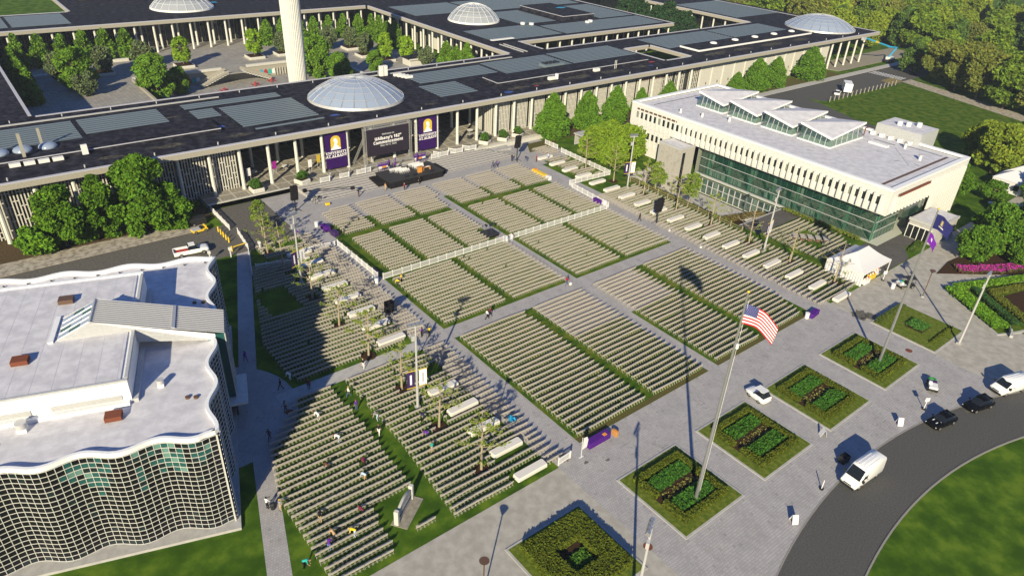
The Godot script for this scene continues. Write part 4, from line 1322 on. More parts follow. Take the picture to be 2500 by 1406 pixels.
	bx(H, "wall_foot", Vector3(-7.4, 12.3, -18.65), Vector3(0.5, 0.44, 22.3), M["metal_grey"])
	for i in 30:
		bx(H, "wall_seam", Vector3(-8.6 - i * 0.62, 13.5, -7.485), Vector3(0.02, 2.3, 0.012), M["metal_grey"])
	for q in [[-11.6, 6.2], [-19.0, 5.2]]:
		var lo := bx(H, "louvre", Vector3(q[0], 12.92, -7.47), Vector3(q[1], 0.62, 0.06), M["metal_grey"])
		for i in 4:
			bx(H, "louvre_blade", Vector3(q[0], 12.7 + i * 0.15, -7.42), Vector3(q[1], 0.05, 0.08), M["galvanised"])
	# long wedge with a ribbed metal slope and a glass slope
	var v0 := -16.5
	var v1 := -21.2
	var rx := -11.6
	var ry := 16.7
	var lx := -15.0
	var ly := 14.95
	var ex := 1.2
	var ey := 12.95
	var w := G.new()
	for z in [v0, v1]:
		var o := Vector3(0, 0, 1 if z == v0 else -1)
		w.quad2(Vector3(lx - 0.7, ly - 0.2, z), Vector3(ex - 1.0, 12.1, z), Vector3(ex - 1.0, ey, z), Vector3(rx, ry, z), o)
		w.quad2(Vector3(lx - 0.7, ly - 0.2, z), Vector3(ex - 1.0, 12.1, z), Vector3(rx, ry, z), Vector3(lx - 0.7, ly - 0.2, z), o)
	part(H, "wedge_wall", w.mesh(), M["parapet_white"])
	w = G.new()
	w.quad2(Vector3(rx, ry, v0), Vector3(ex, ey, v0), Vector3(ex, ey, v1), Vector3(rx, ry, v1), Vector3.UP)
	part(H, "wedge_roof", w.mesh(), M["metal_grey"])
	var up := Vector3(ey - ry, -(ex - rx), 0).normalized() * -1.0
	for i in 13:
		var z := lerpf(v0 + 0.05, v1 - 0.05, i / 12.0)
		var a := Vector3(rx, ry, z)
		var b := Vector3(ex, ey, z)
		part(H, "roof_rib", bar(a + Vector3(0, 0.06, 0), b + Vector3(0, 0.06, 0), 0.07, 4), M["galvanised"])
	bx(H, "roof_seam", Vector3(-3.9, 14.53, (v0 + v1) * 0.5), Vector3(0.35, 0.22, 4.8), M["galvanised"], Vector3(0, 0, -0.284))
	for i in 4:
		for j in 3:
			var z0 := lerpf(v0 - 0.1, v1 + 0.1, i / 4.0)
			var z1 := lerpf(v0 - 0.1, v1 + 0.1, (i + 0.92) / 4.0)
			var s0 := j / 3.0
			var s1 := (j + 0.95) / 3.0
			var q := G.new()
			var lo := Vector3(lx, ly, 0)
			var hi := Vector3(rx, ry, 0)
			q.quad2(lo.lerp(hi, s0) + Vector3(0, 0.02, z0), lo.lerp(hi, s1) + Vector3(0, 0.02, z0), lo.lerp(hi, s1) + Vector3(0, 0.02, z1), lo.lerp(hi, s0) + Vector3(0, 0.02, z1), Vector3(-1, 1, 0))
			part(H, "skylight_pane", q.mesh(), M["pane_teal"] if (i + j) % 3 == 1 else M["dome_glass"])
		var zz := lerpf(v0 - 0.1, v1 + 0.1, i / 4.0)
		part(H, "skylight_bar", bar(Vector3(lx, ly + 0.05, zz), Vector3(rx, ry + 0.05, zz), 0.09, 4), M["parapet_white"])
	part(H, "ridge_cap", bar(Vector3(rx, ry + 0.03, v0 + 0.1), Vector3(rx, ry + 0.03, v1 - 0.1), 0.16, 6), M["galvanised"])
	bx(H, "wedge_foot", Vector3(lx - 0.6, ly, (v0 + v1) * 0.5), Vector3(0.5, 0.3, 5.2), M["parapet_white"])
	# end of the wedge: a glazed bay over the entrance, with a door below
	bx(H, "entrance_bay", Vector3(0.25, 8.2, (v0 + v1) * 0.5), Vector3(1.9, 9.2, 4.6), M["pane_teal"])
	for i in 4: bx(H, "bay_frame", Vector3(1.21, 8.2, lerpf(v0, v1, i / 3.0)), Vector3(0.12, 9.3, 0.14), M["galvanised"])
	for i in 5: bx(H, "bay_frame", Vector3(1.22, 4.0 + i * 2.1, (v0 + v1) * 0.5), Vector3(0.13, 0.14, 4.7), M["galvanised"])
	bx(H, "entrance_canopy", Vector3(1.1, 3.2, (v0 + v1) * 0.5 + 0.6), Vector3(2.6, 0.3, 5.8), M["hall_white"])
	bx(H, "entrance_door", Vector3(0.9, 1.6, (v0 + v1) * 0.5), Vector3(0.2, 2.6, 3.8), M["dark_glass"])
	for i in 11:
		bx(H, "roof_seam", Vector3(-8.6 - i * 1.9, 14.902, -18.6), Vector3(0.04, 0.008, 21.4), M["roof_edge"])
		bx(H, "roof_seam", Vector3(-12.0, 12.104, -1.5 - i * 1.0 if i < 6 else -30.8 - (i - 6) * 1.05), Vector3(23.0, 0.008, 0.03), M["roof_edge"])
	# hatches, fans, vents
	for q in [[-9.2, -5.4, "rust"], [-17.8, -13.5, "rust"], [-15.3, -24.8, "brown_metal"]]:
		var y := 12.2 if q[1] > -7 else 14.95
		bx(H, "roof_hatch", Vector3(q[0], y + 0.25, q[1]), Vector3(1.5, 0.5, 1.2), M[q[2]])
	bx(H, "fan_base", Vector3(-17.0, 12.3, -6.0), Vector3(0.8, 0.5, 0.8), M["white"])
	cy(H, "fan", Vector3(-17.0, 12.85, -6.0), 0.5, 0.6, M["galvanised"])
	bx(H, "fan_base", Vector3(-5.2, 12.3, -9.4), Vector3(0.6, 0.5, 0.6), M["white"])
	cy(H, "fan", Vector3(-5.2, 12.75, -9.4), 0.38, 0.5, M["galvanised"])
	for q in [[-2.6, -6.6], [-1.8, -6.4], [-19.0, -4.2], [-19.1, -3.4], [-2.2, -25.4], [-1.2, -25.2]]:
		cy(H, "drain", Vector3(q[0], 12.2, q[1]), 0.24, 0.22, M["brown_metal"])
	for i in 10:
		cy(H, "drain", Vector3(-1.0 - i * 2.6, 12.25, -LS + 1.1), 0.12, 0.14, M["asphalt"])

# ---------------------------------------------------------------- folding chairs
func chair_parts() -> Dictionary:
	var seat := G.new()
	seat.box(Vector3(0, 0.445, 0.0), Vector3(0.40, 0.035, 0.35))
	seat.box(Vector3(0, 0.462, -0.01), Vector3(0.34, 0.012, 0.29))
	var back := G.new()
	var tb := Basis(Vector3.RIGHT, 0.16)
	back.box(Vector3(0, 0.625, 0.214), Vector3(0.41, 0.21, 0.026), tb)
	back.box(Vector3(0, 0.812, 0.244), Vector3(0.36, 0.05, 0.026), tb)
	for s in [-1, 1]: back.box(Vector3(s * 0.18, 0.757, 0.236), Vector3(0.05, 0.07, 0.026), tb)
	var legs := []
	for s in [-1, 1]:
		var f := G.new()
		f.tube(Vector3(s * 0.20, 0.80, 0.245), Vector3(s * 0.20, 0.0, -0.20), 0.017, 0.017, 4)
		f.tube(Vector3(s * 0.185, 0.45, -0.12), Vector3(s * 0.185, 0.0, 0.24), 0.017, 0.017, 4)
		f.tube(Vector3(s * 0.20, 0.80, 0.245), Vector3(s * 0.20, 0.62, 0.215), 0.02, 0.02, 4)
		legs.append(f)
	var rail := G.new()
	rail.tube(Vector3(-0.19, 0.12, -0.14), Vector3(0.19, 0.12, -0.14), 0.012, 0.012, 4)
	rail.tube(Vector3(-0.18, 0.12, 0.14), Vector3(0.18, 0.12, 0.14), 0.012, 0.012, 4)
	return {"seat": seat, "back": back, "legs": legs, "rail": rail}

func build_chairs():
	rng.seed = 2024
	var spots := []          # Vector4(x, z, turn, y)
	var DX := 0.468
	# areas that stay clear: benches, tree pits, lamps, tables
	var clear := []
	for i in 18:
		var z := -43.2 - i * 4.55
		clear.append([37.7, 42.9, z - 0.85, z + 0.85])
		clear.append([106.1, 111.5, z - 0.85, z + 0.85])
	for i in 9:
		var z := -46.9 - i * 9.08
		clear.append([35.1, 37.0, z - 0.8, z + 0.8])
		clear.append([112.2, 114.2, z - 0.8, z + 0.8])
	for q in [[35.8, -60.5], [36.6, -97.9], [113.0, -61.3], [113.0, -97.1], [43.5, -81.4], [104.5, -80.9]]:
		clear.append([q[0] - 0.9, q[0] + 0.9, q[1] - 0.8, q[1] + 0.8])
	clear.append([23.4, 28.2, -49.4, -45.0])      # the sign
	clear.append([28.6, 33.6, -98.2, -90.5])      # gap in the shade of the wavy hall
	clear.append([121.5, 127.8, -62.0, -56.0])    # picnic tables
	clear.append([71.3, 75.4, -97.4, -92.6])      # camera platform
	clear.append([47.0, 50.0, -116.5, -109.3])    # draped tables
	clear.append([115.5, 127, -51.2, -43])        # tent
	var rows := []           # z, list of [x0, x1]
	# upper lawns
	for i in 29:
		var z := -120.4 + i * 0.97
		if absf(z + 108.3) < 0.52: continue
		rows.append([z, [[50.4 if i > 0 else 52.4, 56.9], [58.1, 65.7], [66.8, 75.2] if i < 6 else [66.8, 73.6], [76.5, 84.1], [85.3, 92.7], [93.8, 100.4]]])
	for i in 17:
		var z := -90.0 + i * 0.97
		rows.append([z, [[49.1, 60.9], [62.4, 73.7], [76.3, 87.2], [88.7, 100.4]]])
	for i in 27:
		var z := -69.9 + i * 0.975
		rows.append([z, [[48.9, 61.3], [62.9, 73.6], [76.2, 86.8], [88.6, 100.4 - maxf(0.0, (i - 20) * 0.35)]]])
	# rows at the sides
	for i in 55:
		var z := -96.6 + i * 0.97
		rows.append([z, [[103.4, 115.2]]])
	for i in 14:
		var z := -119.0 + i * 1.05
		if i % 4 != 3: rows.append([z, [[108.0, 114.6 - absf(i - 7) * 0.12]]])
	for i in 6:
		rows.append([-126.4 + i * 0.9, [[109.5 + i * 0.25, 114.6]]])
	for i in 13:
		rows.append([-65.2 + i * 1.02, [[118.4, 131.2 - maxf(0.0, (i - 9) * 0.8)]]])
	for i in 34:
		var z := -106.2 + i * 0.97
		var l := lerpf(31.6, 24.8, clampf((z + 106.2) / 22.0, 0, 1))
		if z > -77.0: l = 24.8 + (z + 77.0) * 0.25
		rows.append([z, [[l, 46.4]]])
	for i in 6:
		rows.append([-113.0 + i * 0.97, [[34.8, 45.4]]])
	for i in 29:
		var z := -70.2 + i * 0.97
		var l: float = 23.9
		if z > -70.4: l = lerpf(23.7, 17.6, clampf((z + 70.2) / 6.0, 0, 1))
		if z > -64.2: l = lerpf(17.6, 15.5, clampf((z + 64.2) / 8.0, 0, 1))
		rows.append([z, [[l, 28.6 if z < -49.6 else 23.2 - (z + 49.6) * 0.12], [30.6 - maxf(0, (z + 56.0) * 0.08), 46.4 - (z + 70.0) * 0.05]]])
	for q in [[-46.4, 28.0, 5], [-45.3, 27.9, 5], [-43.9, 27.6, 6]]:
		rows.append([q[0], [[q[1] - q[2] * DX + 0.6, q[1] + 0.6]]])
	for row in rows:
		for seg in row[1]:
			var wob := rng.randf_range(-0.05, 0.05)
			var ph := rng.randf() * TAU
			var n := int((seg[1] - seg[0]) / DX)
			for k in n:
				var x: float = seg[0] + (k + 0.5) * DX + rng.randf_range(-0.012, 0.012)
				var z: float = row[0] + wob + 0.06 * sin(ph + x * 0.5) + rng.randf_range(-0.015, 0.015)
				var skip := rng.randf() < 0.002
				for c in clear:
					if x > c[0] and x < c[1] and z > c[2] and z < c[3]:
						skip = true
						break
				if skip: continue
				var y := 0.0
				if x > 48.4 and x < 100.4: y = 0.04 if (z > -114.9 and z < -73.5) or z > -70.6 else 0.02
				elif x >= 43.0 and x <= 105.8: y = 0.02
				elif x > 107.6 and x < 118.2: y = 0.036
				elif x >= 105.8 and x <= 118.0: y = 0.022
				spots.append(Vector4(x, z, rng.randf_range(-0.06, 0.06), y))
	spots.sort_custom(func(a, b): return a.x * a.x + a.y * a.y < b.x * b.x + b.y * b.y)
	var cp := chair_parts()
	var proto: Node3D = null
	var near := 300
	for i in mini(near, spots.size()):
		var s: Vector4 = spots[i]
		if proto == null:
			proto = thing("folding_chair", "cream white plastic folding chair in the rows nearest the wavy glass hall", "chair", Vector3(s.x, s.w, s.y), s.z, "folding chairs set out in rows")
			part(proto, "seat", cp.seat.mesh(), M["chair"])
			part(proto, "backrest", cp.back.mesh(), M["chair"])
			part(proto, "leg_frame", cp.legs[0].mesh(), M["chair"])
			part(proto, "leg_frame", cp.legs[1].mesh(), M["chair"])
			part(proto, "stretcher", cp.rail.mesh(), M["chair"])
		else: copy(proto, Vector3(s.x, s.w, s.y), s.z, "", "folding_chair")
	var all := G.new()
	for g in [cp.seat, cp.back, cp.legs[0], cp.legs[1]]:
		all.v.append_array(g.v)
		all.n.append_array(g.n)
	var mm := MultiMesh.new()
	mm.transform_format = MultiMesh.TRANSFORM_3D
	mm.mesh = all.mesh()
	mm.instance_count = spots.size() - near
	for i in range(near, spots.size()):
		var s: Vector4 = spots[i]
		mm.set_instance_transform(i - near, Transform3D(Basis(Vector3.UP, s.z), Vector3(s.x, s.w, s.y)))
	var mi := MultiMeshInstance3D.new()
	mi.name = nm("folding_chair_rows")
	mi.multimesh = mm
	mi.material_override = M["chair"]
	add_child(mi)
	tag(mi, "thousands of cream folding chairs in rows across the lawns and walks", "chairs", "", "stuff")
	print("chairs ", spots.size())

func build_benches():
	# slab benches in two files; many are spattered by the trees beside them
	var proto: Node3D = null
	for side in 2:
		for i in 18:
			var z := -43.2 - i * 4.55
			if side == 0 and (i == 5 or i > 13 or i == 6): 
				if i != 14: continue
			if side == 1 and (i == 9 and false): continue
			var x := 40.3 if side == 0 else 108.75
			var lab := "long white slab bench among the chairs under the young trees on the wavy hall side" if side == 0 else "long white slab bench among the chairs on the white hall side"
			if proto == null:
				proto = thing("slab_bench", lab, "bench", Vector3(x, 0.02, z), 0.0, "slab benches between the chair rows")
				var top := part(proto, "slab", chamfer_box(Vector3(4.4, 0.5, 1.15), 0.12), M["cream"])
				top.position.y = 0.22
				for s in [-1, 1]: bx(proto, "support", Vector3(s * 1.35, 0.11, 0), Vector3(0.5, 0.23, 0.8), M["concrete_grey"])
			else: copy(proto, Vector3(x, 0.02, z), rng.randf_range(-0.015, 0.015), lab, "slab_bench")

# ---------------------------------------------------------------- foliage
func leaf_clump(size: float, k: int, sd: int, narrow := 0.6) -> ArrayMesh:
	var r := RandomNumberGenerator.new()
	r.seed = sd
	var g := G.new()
	for i in k:
		var c := Vector3(r.randf_range(-1, 1), r.randf_range(-0.7, 0.7), r.randf_range(-1, 1)) * size * 0.55
		var n := Vector3(r.randf_range(-1, 1), r.randf_range(0.1, 1.0), r.randf_range(-1, 1)).normalized()
		var t := n.cross(Vector3(r.randf_range(-1, 1), r.randf_range(-1, 1), r.randf_range(-1, 1))).normalized()
		var b := n.cross(t)
		var l := size * r.randf_range(0.45, 0.75)
		var w := l * narrow
		g.tri(c - t * l, c + b * w, c + t * l)
		g.tri(c - t * l, c + t * l, c - b * w)
	return g.mesh()

func crown(pts: Array, mesh: Mesh, base: Vector3, vary: float, smin: float, smax: float, sd: int) -> MultiMesh:
	var r := RandomNumberGenerator.new()
	r.seed = sd
	var mm := MultiMesh.new()
	mm.transform_format = MultiMesh.TRANSFORM_3D
	mm.use_colors = true
	mm.mesh = mesh
	mm.instance_count = pts.size()
	for i in pts.size():
		var b := Basis.from_euler(Vector3(r.randf_range(-0.6, 0.6), r.randf() * TAU, r.randf_range(-0.6, 0.6))) * Basis.from_scale(Vector3.ONE * r.randf_range(smin, smax))
		mm.set_instance_transform(i, Transform3D(b, pts[i]))
		var k := 1.0 + r.randf_range(-vary, vary)
		var h := r.randf_range(-0.12, 0.12)
		mm.set_instance_color(i, Color(base.x * k * (1.0 + h), base.y * k, base.z * k * (1.0 - h)))
	return mm

func mmi(par: Node, called: String, mm: MultiMesh, m: Material) -> MultiMeshInstance3D:
	var o := MultiMeshInstance3D.new()
	o.name = called
	o.multimesh = mm
	o.material_override = m
	par.add_child(o, true)
	o.set_meta("kind", "stuff")
	return o

# envelope: radius as a share of the full width at height share t
func env_r(shape: String, t: float) -> float:
	match shape:
		"cone": return pow(clampf(1.0 - t, 0, 1), 0.62) * (0.55 + 0.45 * minf(1.0, t * 5.0)) * 1.05
		"dome": return sqrt(maxf(0.0, 1.0 - pow(t * 1.0, 3.0))) * (0.72 + 0.28 * minf(1.0, t * 4.0))
		"ball": return sqrt(maxf(0.0, 1.0 - pow(2.0 * t - 1.0, 2.0)))
	return 1.0

func envelope_points(shape: String, r: float, y0: float, y1: float, n: int, lumps: int, sd: int) -> Array:
	# leaves gather in lumps whose centres lie inside the envelope
	var q := RandomNumberGenerator.new()
	q.seed = sd
	var cs := []
	for i in lumps:
		var t := q.randf()
		t = pow(t, 1.25) if shape == "cone" else t
		var a := q.randf() * TAU
		var er := env_r(shape, t) * r
		var rr := er * sqrt(q.randf_range(0.25, 0.95))
		var lr := maxf(0.35, minf(r * 0.34, er * 0.55)) * q.randf_range(0.7, 1.2)
		cs.append([Vector3(cos(a) * maxf(0.0, rr - lr * 0.35), lerpf(y0, y1, t), sin(a) * maxf(0.0, rr - lr * 0.35)), lr])
	var out := []
	for i in n:
		var c: Array = cs[q.randi() % cs.size()]
		var d := Vector3(q.randfn(), q.randfn() * 0.8 + 0.25, q.randfn()).normalized()
		out.append(c[0] + d * c[1] * pow(q.randf(), 0.4))
	return out

func trunk_mesh(h: float, r: float, limbs: int, spread: float, sd: int, y1: float) -> ArrayMesh:
	var q := RandomNumberGenerator.new()
	q.seed = sd
	var g := G.new()
	var lean := Vector3(q.randf_range(-0.04, 0.04), 1, q.randf_range(-0.04, 0.04))
	g.tube(Vector3.ZERO, lean * h, r, r * 0.6, 7)
	g.tube(lean * h, lean * y1 * 0.92, r * 0.6, r * 0.12, 6)
	for i in limbs:
		var a := TAU * i / limbs + q.randf_range(-0.5, 0.5)
		var y := lerpf(h * 0.8, y1 * 0.7, q.randf())
		var s := lean * y
		var e := s + Vector3(cos(a) * spread * q.randf_range(0.4, 0.85), (y1 - y) * q.randf_range(0.25, 0.6), sin(a) * spread * q.randf_range(0.4, 0.85))
		g.tube(s, e, r * 0.35, r * 0.08, 5)
	return g.mesh()

func tree(called: String, label: String, group: String, at: Vector3, shape: String, h: float, w: float, bare: float, n: int, lumps: int, col: Vector3, clump: float, sd: int, category := "tree", tm := "trunk") -> Node3D:
	var t := thing(called, label, category, at, 0.0, group)
	part(t, "trunk", trunk_mesh(maxf(bare, h * 0.12), maxf(0.09, w * 0.028), 7, w * 0.45, sd, h), M[tm])
	var pts := envelope_points(shape, w * 0.5, bare, h, n, lumps, sd)
	mmi(t, "crown", crown(pts, leaf_clump(clump, 6, sd), col, 0.32, 0.7, 1.25, sd + 1), M["leaf"])
	return t

func again(src: Node3D, at: Vector3, yaw: float, s: Vector3, called: String, label := "", group := "") -> Node3D:
	var o := copy(src, at, yaw, label, called)
	o.scale = s
	if group != "": o.set_meta("group", group)
	return o

func build_trees():
	# dense clump by the service road
	var c := Vector3(0.085, 0.180, 0.014)
	var grp := "broad trees by the louvred wall"
	tree("broad_tree", "tallest dense green tree against the louvred wall by the service road", grp, Vector3(21.8, 0.1, -131.6), "dome", 13.0, 11.4, 0.3, 11000, 52, c, 0.46, 101)
	tree("broad_tree", "rounded dense green tree beside the tallest one by the service road", grp, Vector3(8.6, 0.1, -131.8), "dome", 10.8, 9.0, 0.3, 7500, 40, c * 0.95, 0.44, 102)
	tree("broad_tree", "narrow dense green tree between two larger ones by the service road", grp, Vector3(14.6, 0.1, -131.8), "dome", 11.4, 6.6, 0.3, 5600, 30, c * 0.9, 0.44, 103)
	tree("broad_tree", "low dense green tree in front of the tallest one by the service road", grp, Vector3(26.4, 0.1, -130.4), "dome", 7.8, 7.0, 0.2, 5000, 30, c, 0.44, 104)
	tree("small_tree", "small light green tree at the end of the clump by the service road", grp, Vector3(4.4, 0.1, -130.6), "ball", 4.6, 5.6, 1.2, 1300, 18, c * 1.25, 0.5, 105)
	tree("shrub", "low green shrub under the louvred wall beside the broad trees", grp, Vector3(30.0, 0.1, -133.0), "ball", 2.4, 3.4, 0.1, 800, 12, c * 0.8, 0.5, 106, "shrub")
	# conical trees before the podium
	var k := Vector3(0.085, 0.180, 0.016)
	var src := tree("conical_tree", "broadest conical green tree beside the low wall at the end of the steps", "conical trees along the podium", Vector3(121.2, 0.1, -132.2), "cone", 11.0, 10.0, 0.35, 9000, 110, k, 0.42, 111)
	for q in [[133.9, -132.6, 9.8, 8.8, "conical green tree next after the broadest one along the louvred wall"], [144.9, -132.6, 9.8, 8.2, "conical green tree whose foot touches the corner of the white hall"], [157.0, -134.2, 7.4, 6.0, "small conical treetop showing over the white hall roof below the louvres"], [169.8, -134.6, 7.6, 7.0, "small conical treetop beside the brown letters on the louvres"]]:
		again(src, Vector3(q[0], 0.1, q[1]), q[0], Vector3(q[3] / 10.0, q[2] / 11.0, q[3] / 10.0), "conical_tree", q[4])
	for q in [[211.6, -132.8, 10.2, 9.6, "larger of two adjoining conical trees before the solid white wall"], [222.3, -132.6, 9.6, 8.4, "smaller of two adjoining conical trees before the solid white wall"], [243.6, -132.6, 10.8, 12.0, "wide conical tree standing alone before the end of the solid white wall"], [203.6, -134.6, 6.4, 6.0, "low conical tree peeping over the white hall before the solid wall"], [250.0, -133.4, 7.0, 7.0, "low conical tree tucked behind the wide lone one near the end columns"]]:
		again(src, Vector3(q[0], 0.1, q[1]), q[0] * 1.7, Vector3(q[3] / 10.0, q[2] / 11.0, q[3] / 10.0), "conical_tree", q[4])
	# yellow-green trees at the corner of the white hall
	var y := Vector3(0.150, 0.235, 0.020)
	grp = "yellow-green multi-stemmed trees beside the white hall"
	src = tree("lime_tree", "spreading yellow-green tree with several pale stems beside the white hall", grp, Vector3(119.6, 0.0, -113.0), "dome", 7.6, 10.5, 1.8, 5200, 42, y, 0.46, 121, "tree", "trunk_young")
	again(src, Vector3(126.0, 0.0, -110.0), 1.3, Vector3(0.95, 1.05, 0.95), "lime_tree")
	again(src, Vector3(124.6, 0.0, -115.6), 2.5, Vector3(0.8, 1.0, 0.8), "lime_tree")
	again(src, Vector3(118.6, 0.0, -108.0), 3.9, Vector3(0.55, 0.75, 0.55), "lime_tree")
	# courtyard
	var d := Vector3(0.100, 0.195, 0.018)
	var cs := tree("courtyard_conifer", "dense narrow green tree in the far arcade row beside the grey-green trees", "clipped trees along the courtyard arcades", Vector3(25.4, PY, -260.5), "cone", 9.4, 6.6, 0.2, 2600, 50, d, 0.62, 131)
	for q in [[31.4, -260.5], [37.4, -260.5], [43.4, -260.5], [49.4, -260.5], [96.0, -260.5], [102.0, -260.5], [108.0, -260.5], [114.0, -260.5], [120.0, -260.5], [126.0, -260.5], [132.0, -259.5], [134.6, -253.5], [134.6, -247.6], [134.6, -241.8], [134.6, -236.0], [134.6, -202.0], [134.6, -196.0], [134.6, -190.0], [19.4, -260.0], [17.0, -252.0], [16.6, -244.0], [16.6, -236.0], [16.6, -228.0], [16.6, -220.0]]:
		var lb := "dense narrow green tree in the far arcade row beside the grey-green trees"
		if q[0] > 130: lb = "dense narrow green tree along the colonnade of the middle wing"
		elif q[0] > 90: lb = "dense narrow green tree in the far arcade row behind the fluted tower"
		elif q[0] < 20: lb = "dense narrow green tree along the shaded wing of the courtyard"
		again(cs, Vector3(q[0], PY, q[1]), q[0] + q[1], Vector3(1, rng.randf_range(0.85, 1.08), 1), "courtyard_conifer", lb)
	var lime := Vector3(0.16, 0.27, 0.018)
	var ls := tree("bright_tree", "bright lime green young tree in a white courtyard planter", "lime green trees in planters", Vector3(61.3, PY + 0.9, -241.7), "dome", 8.2, 5.6, 1.6, 1700, 26, lime, 0.55, 141)
	for q in [[84.8, -243.4, 1.0], [121.6, -220.2, 1.0], [128.6, -218.0, 0.95], [33.0, -234.0, 1.05]]:
		again(ls, Vector3(q[0], PY + (0.9 if q[0] > 50 and q[0] < 125 else 0.0), q[1]), q[0], Vector3.ONE * q[2], "bright_tree")
	var ol := Vector3(0.105, 0.140, 0.065)
	var os := tree("grey_tree", "rounded grey-green tree in the paved courtyard", "grey-green courtyard trees", Vector3(38.7, PY + 0.9, -243.5), "ball", 6.6, 6.2, 0.9, 1900, 26, ol, 0.55, 151)
	for q in [[27.2, -240.0, 1.15], [51.0, -247.0, 1.1], [94.8, -244.0, 0.9], [118.6, -229.4, 0.95], [119.3, -241.5, 0.9], [112.0, -244.0, 1.0], [30.0, -222.0, 0.9], [130.5, -208.5, 0.85]]:
		again(os, Vector3(q[0], PY + (0.9 if q[0] > 90 and q[0] < 120 else 0.0), q[1]), q[0], Vector3.ONE * q[2], "grey_tree")
	var bs := tree("court_tree", "full green tree growing out of the lower court", "green trees of the lower court", Vector3(47.5, -2.6, -222.0), "dome", 12.5, 10.0, 1.0, 3800, 36, d * 1.1, 0.62, 161)
	for q in [[55.0, -225.5, 0.62], [97.5, -224.0, 1.05], [101.0, -214.0, 0.75], [98.0, -205.5, 0.7], [29.2, -229.5, 0.9], [111.0, -208.0, 0.55]]:
		again(bs, Vector3(q[0], -2.6 if q[0] > 44 and q[0] < 106 else PY, q[1]), q[0], Vector3.ONE * q[2], "court_tree", "" if q[0] > 44 and q[0] < 106 else "full green tree rooted in the paved courtyard terrace")
	# pines beyond the middle wing
	var pn := Vector3(0.025, 0.060, 0.022)
	var ps := tree("dark_pine", "dark blue-green pine in the courtyard behind the middle wing", "dark pines behind the middle wing", Vector3(238.0, 0.4, -200.0), "cone", 15.0, 13.0, 3.5, 2600, 34, pn, 0.8, 171)
	for q in [[245.0, -192.0, 0.9], [240.0, -214.0, 1.1], [250.0, -205.0, 1.0], [236.5, -180.5, 0.55], [247.0, -226.0, 1.1]]:
		again(ps, Vector3(q[0], 0.4, q[1]), q[0], Vector3.ONE * q[2], "dark_pine")
	build_forest()
	build_young_trees()
	build_near_shrubs()

